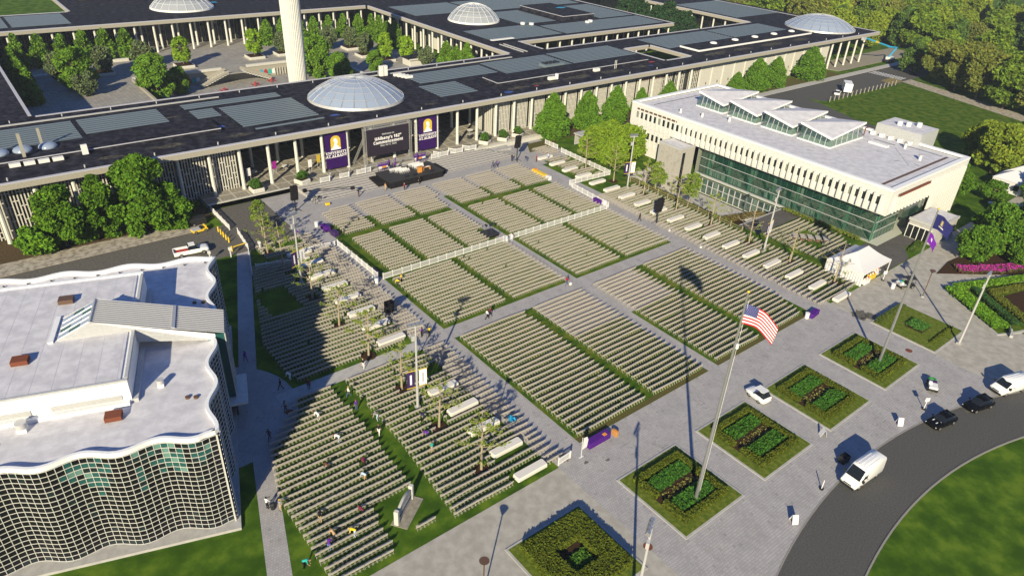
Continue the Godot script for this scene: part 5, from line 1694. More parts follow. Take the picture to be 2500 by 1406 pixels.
func build_forest():
	# woods beyond the podium and the lawn, tree by tree
	rng.seed = 91
	var kinds := [
		["wood_tree", "tall mid green tree in the woods beyond the lawn", Vector3(0.120, 0.185, 0.022), "dome", 15.0, 13.0],
		["wood_tree", "tall yellow-green tree in the woods beyond the lawn", Vector3(0.165, 0.220, 0.024), "dome", 14.0, 12.0],
		["wood_tree", "tall olive spring tree in the woods beyond the lawn", Vector3(0.130, 0.150, 0.030), "ball", 15.0, 12.0],
		["wood_tree", "dark green tree in the woods beyond the lawn", Vector3(0.068, 0.120, 0.026), "cone", 16.0, 11.0]]
	var src := []
	for i in kinds.size():
		var k: Array = kinds[i]
		var at: Vector3 = [Vector3(300, 0, -112), Vector3(318, 0, -150), Vector3(288, 0, -96), Vector3(330, 0, -120)][i]
		src.append(tree(k[0], k[1], "trees of the woods", at, k[3], k[4], k[5], 3.2 if i != 3 else 1.5, 3200, 40, k[2], 0.85, 201 + i * 7))
	var placed := [Vector2(300, -112), Vector2(318, -150), Vector2(288, -96), Vector2(330, -120)]
	var row := [[277, -106, 2, 0.95], [271, -96, 2, 1.0], [266.5, -87, 2, 1.05], [262.5, -77, 0, 1.05], [259, -67, 2, 1.0], [284, -118, 3, 0.8], [256, -58, 0, 1.0]]
	for q in row:
		var kk: Array = kinds[q[2]]
		again(src[q[2]], Vector3(q[0] + 6.0, 0, q[1]), q[0], Vector3.ONE * q[3], kk[0], kk[1].replace("in the woods beyond the lawn", "in the row along the path beside the lawn"))
		placed.append(Vector2(q[0] + 6.0, q[1]))
	var n := 0
	var tries := 0
	while n < 150 and tries < 6000:
		tries += 1
		var p := Vector2(rng.randf_range(262, 560), rng.randf_range(-330, -40))
		# the woods lie to the right of this line; a road and a house stand in a clearing
		if p.x < 300 and p.y < -124: continue
		if p.x < 430 and p.y < -262: continue
		if p.x < 305 and p.y < -160: continue
		if p.x < 283 - (p.y + 105) * -0.28: continue
		if p.x > 425 and p.y > -215 and p.y < -120: continue
		if p.x > 470 and p.y < -150 and p.y > -235: continue
		var ok := true
		for o in placed:
			if o.distance_to(p) < 8.6: ok = false
		if not ok: continue
		placed.append(p)
		var i := rng.randi() % 10
		i = 0 if i < 4 else (1 if i < 7 else (2 if i < 9 else 3))
		var s := rng.randf_range(0.75, 1.2)
		again(src[i], Vector3(p.x, 0, p.y), rng.randf() * TAU, Vector3(s, s * rng.randf_range(0.85, 1.15), s), "wood_tree")
		n += 1
	# yellow-green trees in the lawn beside the white hall
	for q in [[198.8, -54.0, 0.86, 1], [206.0, -60.5, 0.7, 1], [212.0, -52.0, 0.8, 0]]:
		var kk: Array = kinds[q[3]]
		again(src[q[3]], Vector3(q[0], 0, q[1]), q[0], Vector3.ONE * q[2], "lawn_tree", kk[1].replace("tall ", "").replace("in the woods beyond the lawn", "standing on the lawn beside the white party tent"), "trees on the lawn by the white hall")
	# road and a yellow house far off
	setting("far_road", strip([Vector2(400, -196), Vector2(450, -146), Vector2(520, -110)], 9.0, 0.02), M["concrete_path"])
	setting("far_road", strip([Vector2(372, -112), Vector2(440, -160)], 4.0, 0.025), M["concrete_path"])
	var hs := thing("yellow_house", "small yellow house with grey roof far beyond the woods", "house", Vector3(520, 0, -190), 0.5)
	bx(hs, "wall", Vector3(0, 4.5, 0), Vector3(44, 9, 16), M["gold"])
	bx(hs, "roof", Vector3(0, 9.3, 0), Vector3(46, 0.6, 18), M["asphalt"])
	for i in 5: bx(hs, "window", Vector3(-16 + i * 8, 5, 8.05), Vector3(3, 2.4, 0.1), M["pane_dusk"])
	bx(hs, "gable", Vector3(-19, 11, 0), Vector3(6, 3.4, 12), M["rust"])

func build_young_trees():
	# thin young trees with half open leaves, in two files among the chairs
	var q := RandomNumberGenerator.new()
	q.seed = 55
	var zs := [-46.9, -55.8, -64.8, -73.9, -83.0, -92.3, -101.4, -110.6]
	for side in 2:
		for i in zs.size():
			var x := 36.0 if side == 0 else 113.0
			var z: float = zs[i]
			if side == 0 and i == 6: z = -103.5
			var h := q.randf_range(7.4, 9.2)
			var lab := "slender young tree with thin upswept branches on the wavy hall side of the lawns" if side == 0 else "slender young tree with thin upswept branches on the white hall side of the lawns"
			var t := thing("young_tree", lab, "tree", Vector3(x, 0.0, z), 0.0, "young trees among the chairs")
			var g := G.new()
			var lean := Vector3(q.randf_range(-0.03, 0.03), 1, q.randf_range(-0.03, 0.03))
			g.tube(Vector3.ZERO, lean * 3.0, 0.17, 0.12, 6)
			g.tube(lean * 3.0, lean * h, 0.12, 0.03, 5)
			part(t, "trunk", g.mesh(), M["trunk_young"])
			var b := G.new()
			var pts := []
			var nb := 15
			for k in nb:
				var a := TAU * k * 0.382 + q.randf_range(-0.3, 0.3)
				var y := lerpf(2.2, h * 0.92, float(k) / nb)
				var l := lerpf(3.3, 0.9, float(k) / nb) * q.randf_range(0.75, 1.15)
				var s := lean * y
				var e := s + Vector3(cos(a) * l, l * q.randf_range(0.25, 0.6), sin(a) * l)
				b.tube(s, e, 0.042, 0.012, 4, false)
				for m in 4:
					var p := s.lerp(e, q.randf_range(0.35, 0.95))
					var a2 := a + q.randf_range(-1.0, 1.0)
					var e2 := p + Vector3(cos(a2), q.randf_range(0.1, 0.7), sin(a2)) * l * q.randf_range(0.2, 0.4)
					b.tube(p, e2, 0.02, 0.007, 3, false)
					for o in (6 if (i + side) % 3 else 11): pts.append(p.lerp(e2, q.randf()) + Vector3(q.randfn(), q.randfn(), q.randfn()) * 0.11)
			part(t, "branches", b.mesh(), M["trunk_young"])
			if side == 1 and i < 3: pts = pts.slice(0, 60)
			mmi(t, "crown", crown(pts, leaf_clump(0.14, 5, 300 + i), Vector3(0.20, 0.26, 0.04), 0.3, 0.7, 1.2, 400 + i + side * 50), M["leaf"])
			var pit := CylinderMesh.new()
			pit.top_radius = 0.95
			pit.bottom_radius = 1.1
			pit.height = 0.10
			part(t, "mulch_ring", pit, M["mulch"], Vector3(0, 0.06, 0))
	# two fuller ones beside the service road and by the stone tower
	for w in [[38.2, -118.6, "half leafed young tree standing on the asphalt by the chair rows", 0.5], [117.2, -92.6, "half leafed bushy young tree beside the grey stone stair tower", 1.0], [118.6, -84.0, "bright green upright young tree beside the sunken terrace", 1.2]]:
		tree("young_tree", w[2], "", Vector3(w[0], 0, w[1]), "dome", 6.4, 4.4, 1.6, int(700 * w[3]), 30, Vector3(0.14, 0.21, 0.03), 0.26, int(w[0] * 10), "tree", "trunk_young")

func plant_points(x0: float, x1: float, z0: float, z1: float, y0: float, y1: float, n: int, sd: int) -> Array:
	var q := RandomNumberGenerator.new()
	q.seed = sd
	var o := []
	for i in n: o.append(Vector3(q.randf_range(x0, x1), lerpf(y0, y1, sqrt(q.randf())), q.randf_range(z0, z1)))
	return o

func shell_points(x0: float, x1: float, z0: float, z1: float, h: float, n: int, sd: int) -> Array:
	# points on the top and sides of a clipped hedge
	var q := RandomNumberGenerator.new()
	q.seed = sd
	var o := []
	var at := (x1 - x0) * (z1 - z0)
	var ax := (x1 - x0) * h * 2
	var az := (z1 - z0) * h * 2
	for i in n:
		var r := q.randf() * (at + ax + az)
		var p := Vector3(q.randf_range(x0, x1), q.randf_range(0.05, h), q.randf_range(z0, z1))
		if r < at: p.y = h + q.randf_range(-0.06, 0.05)
		elif r < at + ax: p.z = z0 if q.randf() < 0.5 else z1
		else: p.x = x0 if q.randf() < 0.5 else x1
		o.append(p + Vector3(q.randfn(), 0, q.randfn()) * 0.025)
	return o

func hedge(at: Vector3, rects: Array, h: float, label: String, group: String, col: Vector3, sd: int, dens := 55.0):
	var t := thing("clipped_hedge", label, "hedge", at, 0.0, group)
	var pts := []
	var core := G.new()
	for r in rects:
		core.box(Vector3((r[0] + r[1]) * 0.5, h * 0.47, (r[2] + r[3]) * 0.5), Vector3(r[1] - r[0] - 0.12, h * 0.94, r[3] - r[2] - 0.12))
		var area: float = (r[1] - r[0]) * (r[3] - r[2]) + 2 * h * (r[1] - r[0] + r[3] - r[2])
		pts.append_array(shell_points(r[0], r[1], r[2], r[3], h, int(area * dens), sd + pts.size()))
	mk("hedge_core", lin(0.025, 0.040, 0.008), 0.95)
	part(t, "core", core.mesh(), M["hedge_core"])
	mmi(t, "foliage", crown(pts, leaf_clump(0.17, 5, sd), col, 0.35, 0.7, 1.2, sd), M["leaf"])

func build_beds():
	var zc := -31.3
	var hs := 5.15
	var names := ["flower bed with a broad square hedge round a sunken middle", "flower bed at the foot of the flagpole with the national flag", "flower bed between the two pole beds, farther from the small white car", "flower bed beside the small white car", "flower bed at the foot of the flagpole with the purple flags", "plain grassed bed with a single clump of plants by the right end of the lawns"]
	var cx := [36.5, 52.8, 67.0, 81.4, 95.7, 111.0]
	var names2 := ["broad clipped hedge filling the bed nearest the brick coloured manhole", "clipped hedge square round the flowers under the national flag", "clipped hedge square two beds along from the national flag", "clipped hedge square beside the small white car", "clipped hedge square round the flowers under the purple flags", ""]
	for i in 6:
		var b := setting("flower_bed", slab_mesh(rect_poly(-hs, hs, -hs, hs), 0.0, 0.13), M["concrete_grey"], Vector3(cx[i], 0, zc))
		part(b, "turf", slab_mesh(rect_poly(-hs + 0.25, hs - 0.25, -hs + 0.25, hs - 0.25), 0.10, 0.16), M["bed_turf"])
		var at := Vector3(cx[i], 0.16, zc)
		var yg := Vector3(0.088, 0.112, 0.013)
		var seedi := 700 + i * 31
		if i == 0:
			part(b, "soil", slab_mesh(rect_poly(-1.6, 1.6, -1.5, 1.7), 0.16, 0.18), M["mulch"])
			hedge(at, [[-4.0, 4.0, -4.0, -1.6], [-4.0, 4.0, 1.8, 4.0], [-4.0, -1.7, -1.6, 1.8], [1.7, 4.0, -1.6, 1.8]], 1.0, names2[i], "clipped bed hedges", yg, seedi, 48.0)
			var pl := thing("bed_plants", "low green plants in the sunken middle of the broad hedge", "plants", at + Vector3(0, 0.02, 0.2))
			mmi(pl, "foliage", crown(plant_points(-1.3, 1.3, -0.6, 1.3, 0.02, 0.35, 260, seedi), leaf_clump(0.22, 5, seedi), Vector3(0.06, 0.14, 0.02), 0.3, 0.7, 1.2, seedi), M["leaf"])
		elif i < 5:
			var o := 3.75
			var wd := 0.62
			part(b, "soil", slab_mesh(rect_poly(-o, o, -o, o), 0.16, 0.18), M["mulch"])
			hedge(at, [[-o, o, -o, -o + wd], [-o, o, o - wd, o], [-o, -o + wd, -o + wd, -0.5], [-o, -o + wd, 0.6, o - wd], [o - wd, o, -o + wd, o - wd]], 0.62, names2[i], "clipped bed hedges", yg, seedi)
			for s in [-1, 1]:
				var pl := thing("bed_plants", "block of dark green leafy plants inside a clipped hedge square", "plants", at + Vector3(0, 0.02, s * 1.75), 0.0, "leafy plant blocks in the flower beds")
				mmi(pl, "foliage", crown(plant_points(-2.7, 2.7, -0.85, 0.85, 0.02, 0.55, 900, seedi + s), leaf_clump(0.24, 5, seedi), Vector3(0.045, 0.130, 0.018), 0.4, 0.7, 1.3, seedi + s), M["leaf"])
			var pl2 := thing("bed_seedlings", "sparse pale seedlings in the mulch strip of a flower bed", "plants", at + Vector3(0, 0.02, 0), 0.0, "seedlings in the mulch strips")
			mmi(pl2, "foliage", crown(plant_points(-2.7, 2.7, -0.6, 0.6, 0.0, 0.15, 90, seedi + 7), leaf_clump(0.16, 5, seedi + 3), Vector3(0.17, 0.17, 0.05), 0.3, 0.7, 1.2, seedi), M["leaf"])
		else:
			hedge(at, [[-4.6, 3.6, -4.6, -3.9]], 0.7, "single low strip of clipped hedge along the plain grassed bed", "clipped bed hedges", Vector3(0.07, 0.10, 0.02), seedi)
			hedge(at, [[-3.2, 4.2, 3.4, 3.7]], 0.3, "thin low hedge line along the outer side of the plain grassed bed", "clipped bed hedges", yg, seedi + 2)
			part(b, "soil", slab_mesh(rect_poly(-1.6, 1.6, -1.4, 1.4), 0.16, 0.18), M["mulch"])
			var pl := thing("bed_plants", "small clump of bright green plants in the plain grassed bed", "plants", at + Vector3(0, 0.02, 0))
			mmi(pl, "foliage", crown(plant_points(-1.5, 1.5, -1.3, 1.3, 0.02, 0.45, 420, seedi), leaf_clump(0.2, 5, seedi), Vector3(0.06, 0.16, 0.03), 0.3, 0.7, 1.2, seedi), M["leaf"])

func band_points(pts: Array, w: float, h: float, n: int, sd: int) -> Array:
	var q := RandomNumberGenerator.new()
	q.seed = sd
	var o := []
	var tot := 0.0
	for i in pts.size() - 1: tot += pts[i].distance_to(pts[i + 1])
	for i in pts.size() - 1:
		var a: Vector2 = pts[i]
		var b: Vector2 = pts[i + 1]
		var s := (b - a).normalized().orthogonal()
		for k in int(n * a.distance_to(b) / tot):
			var p := a.lerp(b, q.randf()) + s * q.randf_range(-w, w) * 0.5
			o.append(Vector3(p.x, h * (0.35 + 0.65 * sqrt(q.randf())), p.y))
	return o

func build_near_shrubs():
	# garden at the right edge
	var gd := setting("garden_bed", slab_mesh([Vector2(127.8, -35.6), Vector2(119.4, -22.6), Vector2(123.0, -20.8), Vector2(150, -12), Vector2(175, -22), Vector2(143, -27.0)], 0.0, 0.14), M["concrete_grey"])
	part(gd, "turf", slab_mesh([Vector2(128.0, -34.8), Vector2(120.0, -22.6), Vector2(123.2, -21.2), Vector2(150, -12.6), Vector2(172, -22), Vector2(143, -26.6)], 0.1, 0.17), M["lawn"])
	part(gd, "soil", slab_mesh([Vector2(131.5, -27.6), Vector2(128.6, -22.0), Vector2(150, -14.0), Vector2(160, -20)], 0.17, 0.2), M["mulch"])
	var fb := thing("bright_shrub_band", "band of bright yellow-green shrubs along the edge of the corner garden", "shrubs", Vector3(0, 0.15, 0))
	mmi(fb, "foliage", crown(band_points([Vector2(121.4, -22.9), Vector2(128.0, -33.2)], 2.6, 0.9, 2600, 801), leaf_clump(0.28, 6, 801), Vector3(0.10, 0.22, 0.018), 0.4, 0.7, 1.3, 801), M["leaf"])
	fb = thing("bright_shrub_band", "band of bright yellow-green shrubs along the walk below the pink flowers", "shrubs", Vector3(0, 0.15, 0))
	mmi(fb, "foliage", crown(band_points([Vector2(129.0, -33.0), Vector2(160, -20.2)], 1.6, 0.8, 3000, 802), leaf_clump(0.26, 6, 802), Vector3(0.11, 0.23, 0.02), 0.4, 0.7, 1.3, 802), M["leaf"])
	fb = thing("dark_hedge_band", "dark green clipped hedge inside the corner garden", "hedge", Vector3(0, 0.17, 0))
	mmi(fb, "foliage", crown(band_points([Vector2(124.6, -21.8), Vector2(131.2, -31.0)], 1.3, 0.8, 1800, 803), leaf_clump(0.24, 6, 803), Vector3(0.035, 0.085, 0.025), 0.3, 0.7, 1.3, 803), M["leaf"])
	fb = thing("yellow_hedge_band", "olive clipped hedge round the dark soil of the corner garden", "hedge", Vector3(0, 0.17, 0))
	mmi(fb, "foliage", crown(band_points([Vector2(127.0, -20.6), Vector2(132.8, -28.6), Vector2(158, -19)], 1.5, 0.6, 3000, 804), leaf_clump(0.22, 6, 804), Vector3(0.11, 0.13, 0.022), 0.3, 0.7, 1.3, 804), M["leaf"])
	var bed := setting("flower_border", slab_mesh([Vector2(132.4, -37.7), Vector2(146, -27.9), Vector2(170, -27), Vector2(166, -36), Vector2(139, -38.6)], 0.0, 0.12), M["mulch"])
	for w in [[136.6, -35.9, 139.8, -33.5, 1], [140.2, -33.6, 143.6, -31.2, 2], [144.0, -31.0, 149.0, -29.2, 3]]:
		fb = thing("flowering_azalea", "low azalea bushes covered in magenta flowers along the walk", "flowers", Vector3(0, 0.12, 0), 0.0, "magenta azaleas in the flower border")
		var pts := band_points([Vector2(w[0], w[1]), Vector2(w[2], w[3])], 2.2, 0.75, 200, 810 + w[4])
		mmi(fb, "blossom", crown(pts, leaf_clump(0.22, 6, 811), Vector3(0.36, 0.035, 0.26), 0.45, 0.7, 1.3, 811 + w[4]), M["leaf"])
		pts = band_points([Vector2(w[0], w[1]), Vector2(w[2], w[3])], 2.6, 0.6, 420, 820 + w[4])
		mmi(fb, "foliage", crown(pts, leaf_clump(0.22, 6, 812), Vector3(0.09, 0.08, 0.03), 0.4, 0.7, 1.3, 821 + w[4]), M["leaf"])
	var c := Vector3(0.078, 0.165, 0.016)
	var src := tree("garden_tree", "rounded bright green tree beside the magenta azaleas", "green trees in the corner garden", Vector3(143.6, 0.1, -36.2), "ball", 6.2, 7.6, 1.0, 3000, 34, c, 0.42, 831)
	for q in [[151.0, -34.0, 1.15], [158.5, -31.0, 1.1], [156.0, -37.5, 1.2], [149.2, -30.0, 0.8], [165.0, -34.5, 1.2], [171.0, -30.0, 1.1]]:
		again(src, Vector3(q[0], 0.1, q[1]), q[0], Vector3.ONE * q[2], "garden_tree")
	for q in [[176.0, -52.5, 0.8], [184.0, -57.0, 0.85], [179.5, -46.5, 0.7], [188.0, -40.0, 1.1], [198.0, -38.0, 1.2]]:
		again(src, Vector3(q[0], 0.1, q[1]), q[0], Vector3.ONE * q[2], "garden_tree", "rounded green tree on the grass behind the white hall entrance")
	# shrubs by the sunken terrace and in front of the glass
	fb = thing("low_shrubs", "low rusty green shrubs on the bank of the sunken terrace", "shrubs", Vector3(0, 0.0, 0))
	mmi(fb, "foliage", crown(band_points([Vector2(117.3, -100), Vector2(117.3, -72)], 1.1, 0.5, 1400, 841), leaf_clump(0.24, 6, 841), Vector3(0.10, 0.11, 0.025), 0.4, 0.7, 1.3, 841), M["leaf"])
	fb = thing("low_shrubs", "low green and yellow shrubs along the foot of the green glass wall", "shrubs", Vector3(0, 0.02, 0))
	mmi(fb, "foliage", crown(band_points([Vector2(132.5, -70), Vector2(132.5, -53)], 0.9, 0.9, 700, 842), leaf_clump(0.24, 6, 842), Vector3(0.12, 0.15, 0.03), 0.4, 0.7, 1.3, 842), M["leaf"])
	fb = thing("low_shrubs", "low green shrubs beside the entrance porch of the white hall", "shrubs", Vector3(0, 0.02, 0))
	mmi(fb, "foliage", crown(band_points([Vector2(137.0, -44.6), Vector2(143.0, -45.6)], 1.2, 0.4, 500, 843), leaf_clump(0.22, 6, 843), Vector3(0.06, 0.10, 0.02), 0.4, 0.7, 1.3, 843), M["leaf"])
	fb = thing("low_shrubs", "low brown and green bushes on the sloping bank beside the terrace stair", "shrubs", Vector3(0, -0.6, 0))
	mmi(fb, "foliage", crown(band_points([Vector2(119.0, -74.6), Vector2(128.5, -71.8)], 2.4, 0.5, 900, 844), leaf_clump(0.24, 6, 844), Vector3(0.12, 0.10, 0.035), 0.4, 0.7, 1.3, 844), M["leaf"])
	# round bushes in white tubs on the podium terrace
	var tub: Node3D = null
	for q in [[43.9, -135.6], [53.4, -135.0], [101.3, -134.9], [106.8, -134.6], [111.8, -135.0]]:
		if tub == null:
			tub = thing("planter_bush", "round clipped bush in a white concrete tub on the podium terrace", "planter", Vector3(q[0], PY, q[1]), 0.0, "clipped bushes in white tubs")
			part(tub, "tub", chamfer_box(Vector3(2.6, 0.85, 2.6), 0.2), M["white_concrete"])
			mmi(tub, "bush", crown(envelope_points("ball", 1.25, 0.75, 2.3, 1300, 26, 851), leaf_clump(0.2, 6, 851), Vector3(0.055, 0.125, 0.018), 0.3, 0.7, 1.2, 851), M["leaf"])
			bx(tub, "soil", Vector3(0, 0.86, 0), Vector3(2.1, 0.06, 2.1), M["mulch"])
		else: copy(tub, Vector3(q[0], PY, q[1]), 0.3 * q[0], "", "planter_bush")

# ---------------------------------------------------------------- fences, posts, lamps
func fence_panel_mesh(w: float, h: float) -> ArrayMesh:
	var g := G.new()
	g.box(Vector3(0, h * 0.5, 0), Vector3(0.13, h, 0.13))
	g.box(Vector3(0, h + 0.04, 0), Vector3(0.17, 0.08, 0.17))
	for y in [0.14, h - 0.1]: g.box(Vector3(w * 0.5, y, 0), Vector3(w - 0.13, 0.12, 0.07))
	var n := int((w - 0.3) / 0.17)
	for i in n: g.box(Vector3(0.2 + (i + 0.2) * (w - 0.3) / n, h * 0.5, 0), Vector3(0.075, h - 0.26, 0.03))
	return g.mesh()

func fence(pts: Array, pw: float, h: float, label: String, y := 0.02):
	var f := thing("picket_fence", label, "fence", Vector3(pts[0].x, y, pts[0].y))
	for i in pts.size() - 1:
		var a: Vector2 = pts[i]
		var b: Vector2 = pts[i + 1]
		var l := a.distance_to(b)
		var n := maxi(1, int(round(l / pw)))
		var m := fence_panel_mesh(l / n, h)
		for k in n:
			var p := a.lerp(b, float(k) / n)
			var o := part(f, "fence_panel", m, M["vinyl"], Vector3(p.x - pts[0].x, 0, p.y - pts[0].y))
			o.rotation.y = -atan2(b.y - a.y, b.x - a.x)
	var e: Vector2 = pts[pts.size() - 1] - pts[0]
	bx(f, "end_post", Vector3(e.x, h * 0.52, e.y), Vector3(0.15, h * 1.05, 0.15), M["vinyl"])
	return f

func build_fences():
	fence([Vector2(48.2, -91.4), Vector2(100.6, -91.2)], 1.82, 1.15, "long white picket fence dividing the upper and lower chair blocks", 0.04)
	fence([Vector2(47.4, -106.6), Vector2(47.6, -92.2), Vector2(46.3, -91.6)], 1.82, 1.15, "white picket fence along the walk, with a purple cloth hung at its corner")
	fence([Vector2(41.6, -107.0), Vector2(46.8, -106.5)], 1.75, 1.1, "short white picket fence with printed signs beside the lamp with banners")
	fence([Vector2(32.2, -106.0), Vector2(40.6, -103.6)], 1.82, 1.1, "white picket fence in the shade across the chair rows by the wavy hall")
	fence([Vector2(33.6, -133.0), Vector2(33.7, -123.0)], 1.82, 1.15, "white picket fence closing the service road beside the ramp wall")
	fence([Vector2(34.4, -120.6), Vector2(33.7, -113.6), Vector2(31.0, -104.6)], 1.82, 1.15, "white picket fence closing the service road and turning along the stone path")
	fence([Vector2(116.0, -128.8), Vector2(116.1, -124.2)], 1.82, 1.15, "short white picket fence beside the conical tree")
	fence([Vector2(115.4, -122.0), Vector2(115.0, -104.6), Vector2(102.9, -105.2), Vector2(102.3, -103.6), Vector2(101.6, -91.7), Vector2(100.7, -91.3)], 1.82, 1.15, "long white picket fence stepping round the grass rows beside the yellow-green trees")
	fence([Vector2(43.8, -42.2), Vector2(45.7, -42.3)], 1.9, 1.1, "single white picket panel at the end of the chairs by the plaza")
	# small angled barriers at the head of the steps
	for q in [[56.4, -132.6, 1], [60.9, -132.6, 1], [65.0, -132.7, 1], [66.3, -132.9, 0], [84.0, -132.4, 0], [86.6, -132.6, -1], [90.8, -132.6, -1], [94.8, -132.6, -1]]:
		var pts := [Vector2(q[0], q[1]), Vector2(q[0] + 2.1, q[1])]
		if q[2] == 1: pts.append(Vector2(q[0] + 2.9, q[1] - 1.3))
		elif q[2] == -1: pts.insert(0, Vector2(q[0] - 1.0, q[1] - 1.3))
		var f: Node3D = fence(pts, 2.1, 1.15, "short angled white picket barrier at the head of the broad steps", PY)
		f.name = nm("step_barrier")
		f.set_meta("group", "angled barriers on the steps")
	# rail with posts along the sunken terrace
	var r := thing("cable_rail", "wooden post and rail guard along the edge of the sunken terrace", "railing", Vector3(115.9, 0.0, -99.0))
	for i in 12: bx(r, "post", Vector3(0.03 * i, 0.65, i * 2.75), Vector3(0.14, 1.3, 0.14), M["trunk_young"])
	for y in [0.45, 0.9]: bx(r, "rail", Vector3(0.17, y, 15.1), Vector3(0.05, 0.06, 30.4), M["trunk_young"])
	# bollards
	for i in 5:
		var b := thing("yellow_bollard", "short yellow bollard in the row across the service road", "bollard", Vector3(31.8 + 0.03 * i, 0.016, -123.4 + i * 1.3), 0.0, "yellow bollards across the service road")
		cy(b, "post", Vector3(0, 0.5, 0), 0.13, 1.0, M["yellow"])
		cy(b, "cap", Vector3(0, 1.03, 0), 0.10, 0.06, M["gold"])
	var gate := thing("yellow_gate", "low yellow swing gate at the end of the stone path", "gate", Vector3(31.2, 0.02, -114.6))
	cy(gate, "post", Vector3(0, 0.5, 0), 0.14, 1.0, M["yellow"])
	bx(gate, "arm", Vector3(1.3, 0.75, -0.2), Vector3(2.6, 0.14, 0.14), M["yellow"], Vector3(0, 0.12, 0))
	for i in 17:
		var b := thing("white_post", "white wooden post in the row along the lawn edge by the box truck", "post", Vector3(222.4 + i * 2.68, 0.0, -111.6 + 0.03 * i), 0.0, "white posts along the lawn edge")
		bx(b, "post", Vector3(0, 0.85, 0), Vector3(0.2, 1.7, 0.2), M["fascia"])
		bx(b, "cap", Vector3(0, 1.73, 0), Vector3(0.24, 0.06, 0.24), M["column_white"])
	for q in [[27.0, -113.2], [30.3, -112.6], [35.3, -112.2]]:
		var b := thing("white_post", "white tapered stake with square cap beside the stone path", "post", Vector3(q[0], 0, q[1]), 0.0, "capped stakes by the stone path")
		bx(b, "stake", Vector3(0, 0.75, 0), Vector3(0.16, 1.5, 0.16), M["vinyl"])
		bx(b, "cap", Vector3(0, 1.65, 0), Vector3(0.42, 0.5, 0.42), M["vinyl"])

func flood_lamp(at: Vector3, h: float, yaw: float, label: String, banner := 0):
	var l := thing("lamp_post", label, "lamp post", at, yaw, "tall lamp posts round the lawns")
	var g := G.new()
	g.tube(Vector3(0, 0, 0), Vector3(0, h, 0), 0.19, 0.11, 8)
	part(l, "pole", g.mesh(), M["galvanised"])
	bx(l, "base", Vector3(0, 0.1, 0), Vector3(0.7, 0.2, 0.7), M["concrete_grey"])
	bx(l, "crossarm", Vector3(0, h - 0.15, 0), Vector3(1.9, 0.12, 0.12), M["galvanised"])
	for i in 4: bx(l, "flood_light", Vector3(-0.75 + i * 0.5, h + 0.15, -0.18), Vector3(0.38, 0.42, 0.3), M["steel"], Vector3(0.5, 0, 0))
	bx(l, "control_box", Vector3(-0.35, h - 1.7, 0), Vector3(0.45, 0.75, 0.3), M["galvanised"])
	if banner > 0:
		for s in [-1, 1]:
			bx(l, "banner_arm", Vector3(s * 0.75, 6.0, 0), Vector3(1.2, 0.08, 0.08), M["gold"])
			bx(l, "banner_arm", Vector3(s * 0.75, 3.4, 0), Vector3(1.2, 0.08, 0.08), M["gold"])
			bx(l, "banner", Vector3(s * 0.8, 4.7, 0), Vector3(1.0, 2.4, 0.03), M["purple_dark"] if s < 0 else M["letter_white"])
			bx(l, "banner_print", Vector3(s * 0.8, 4.7, 0.03), Vector3(0.25, 1.5, 0.012), M["letter_white"] if s < 0 else M["metal_grey"])

func build_lamps():
	flood_lamp(Vector3(36.6, 0, -97.9), 12.1, 0.3, "grey floodlight post with purple and white banners beside the short fence", 1)
	flood_lamp(Vector3(35.8, 0, -60.5), 12.6, -0.2, "grey floodlight post with purple and white banners among the chairs by the bare trees", 1)
	flood_lamp(Vector3(112.9, 0, -61.3), 12.3, 0.2, "grey floodlight post in front of the green glass wall", 1)
	flood_lamp(Vector3(113.0, 0, -97.1), 11.9, -0.3, "grey floodlight post beside the yellow-green trees", 1)
	flood_lamp(Vector3(111.8, 0.02, -25.2), 12.2, 0.1, "grey floodlight post on the concrete by the corner garden", 0)
	flood_lamp(Vector3(36.5, 0.02, -23.4), 12.2, 0.5, "grey floodlight post beside the broad square hedge", 0)
	for q in [[121.5, 0.02, -35.3, "short lamp with a round hood on the concrete by the tent"], [26.4, 0.02, -33.5, "short lamp with a round hood on the walk below the lawn sign"]]:
		var l := thing("path_lamp", q[3], "lamp post", Vector3(q[0], q[1], q[2]), 0.0, "short hooded path lamps")
		cy(l, "pole", Vector3(0, 2.5, 0), 0.07, 5.0, M["brown_metal"])
		cy(l, "base", Vector3(0, 0.1, 0), 0.28, 0.2, M["concrete_grey"])
		var g := G.new()
		g.tube(Vector3(0, 4.75, 0), Vector3(0, 5.2, 0), 0.12, 0.5, 12)
		part(l, "hood", g.mesh(), M["brown_metal"])

func cloth_flag(par: Node, called: String, im: Image, w: float, h: float, droop: float, key: String):
	var m := mk(key, Color.WHITE, 0.75)
	m.albedo_texture = ImageTexture.create_from_image(im)
	m.texture_filter = BaseMaterial3D.TEXTURE_FILTER_LINEAR
	m.cull_mode = BaseMaterial3D.CULL_DISABLED
	var g := G.new()
	var nx := 18
	var ny := 10
	var p := func(i: int, j: int) -> Vector3:
		var s := float(i) / nx
		var t := float(j) / ny
		var x := s * w * 0.86
		return Vector3(x, -t * h - droop * s * s - droop * 0.25 * s, 0.34 * w * 0.35 * sin(s * 7.5 + t * 1.4) * s + 0.1 * sin(s * 15.0 + t * 3.0) * s)
	for i in nx:
		for j in ny:
			g.quaduv(p.call(i, j), p.call(i + 1, j), p.call(i + 1, j + 1), p.call(i, j + 1), Vector2(float(i) / nx, float(j) / ny), Vector2(float(i + 1) / nx, float(j + 1) / ny))
	return part(par, called, g.mesh(), m)

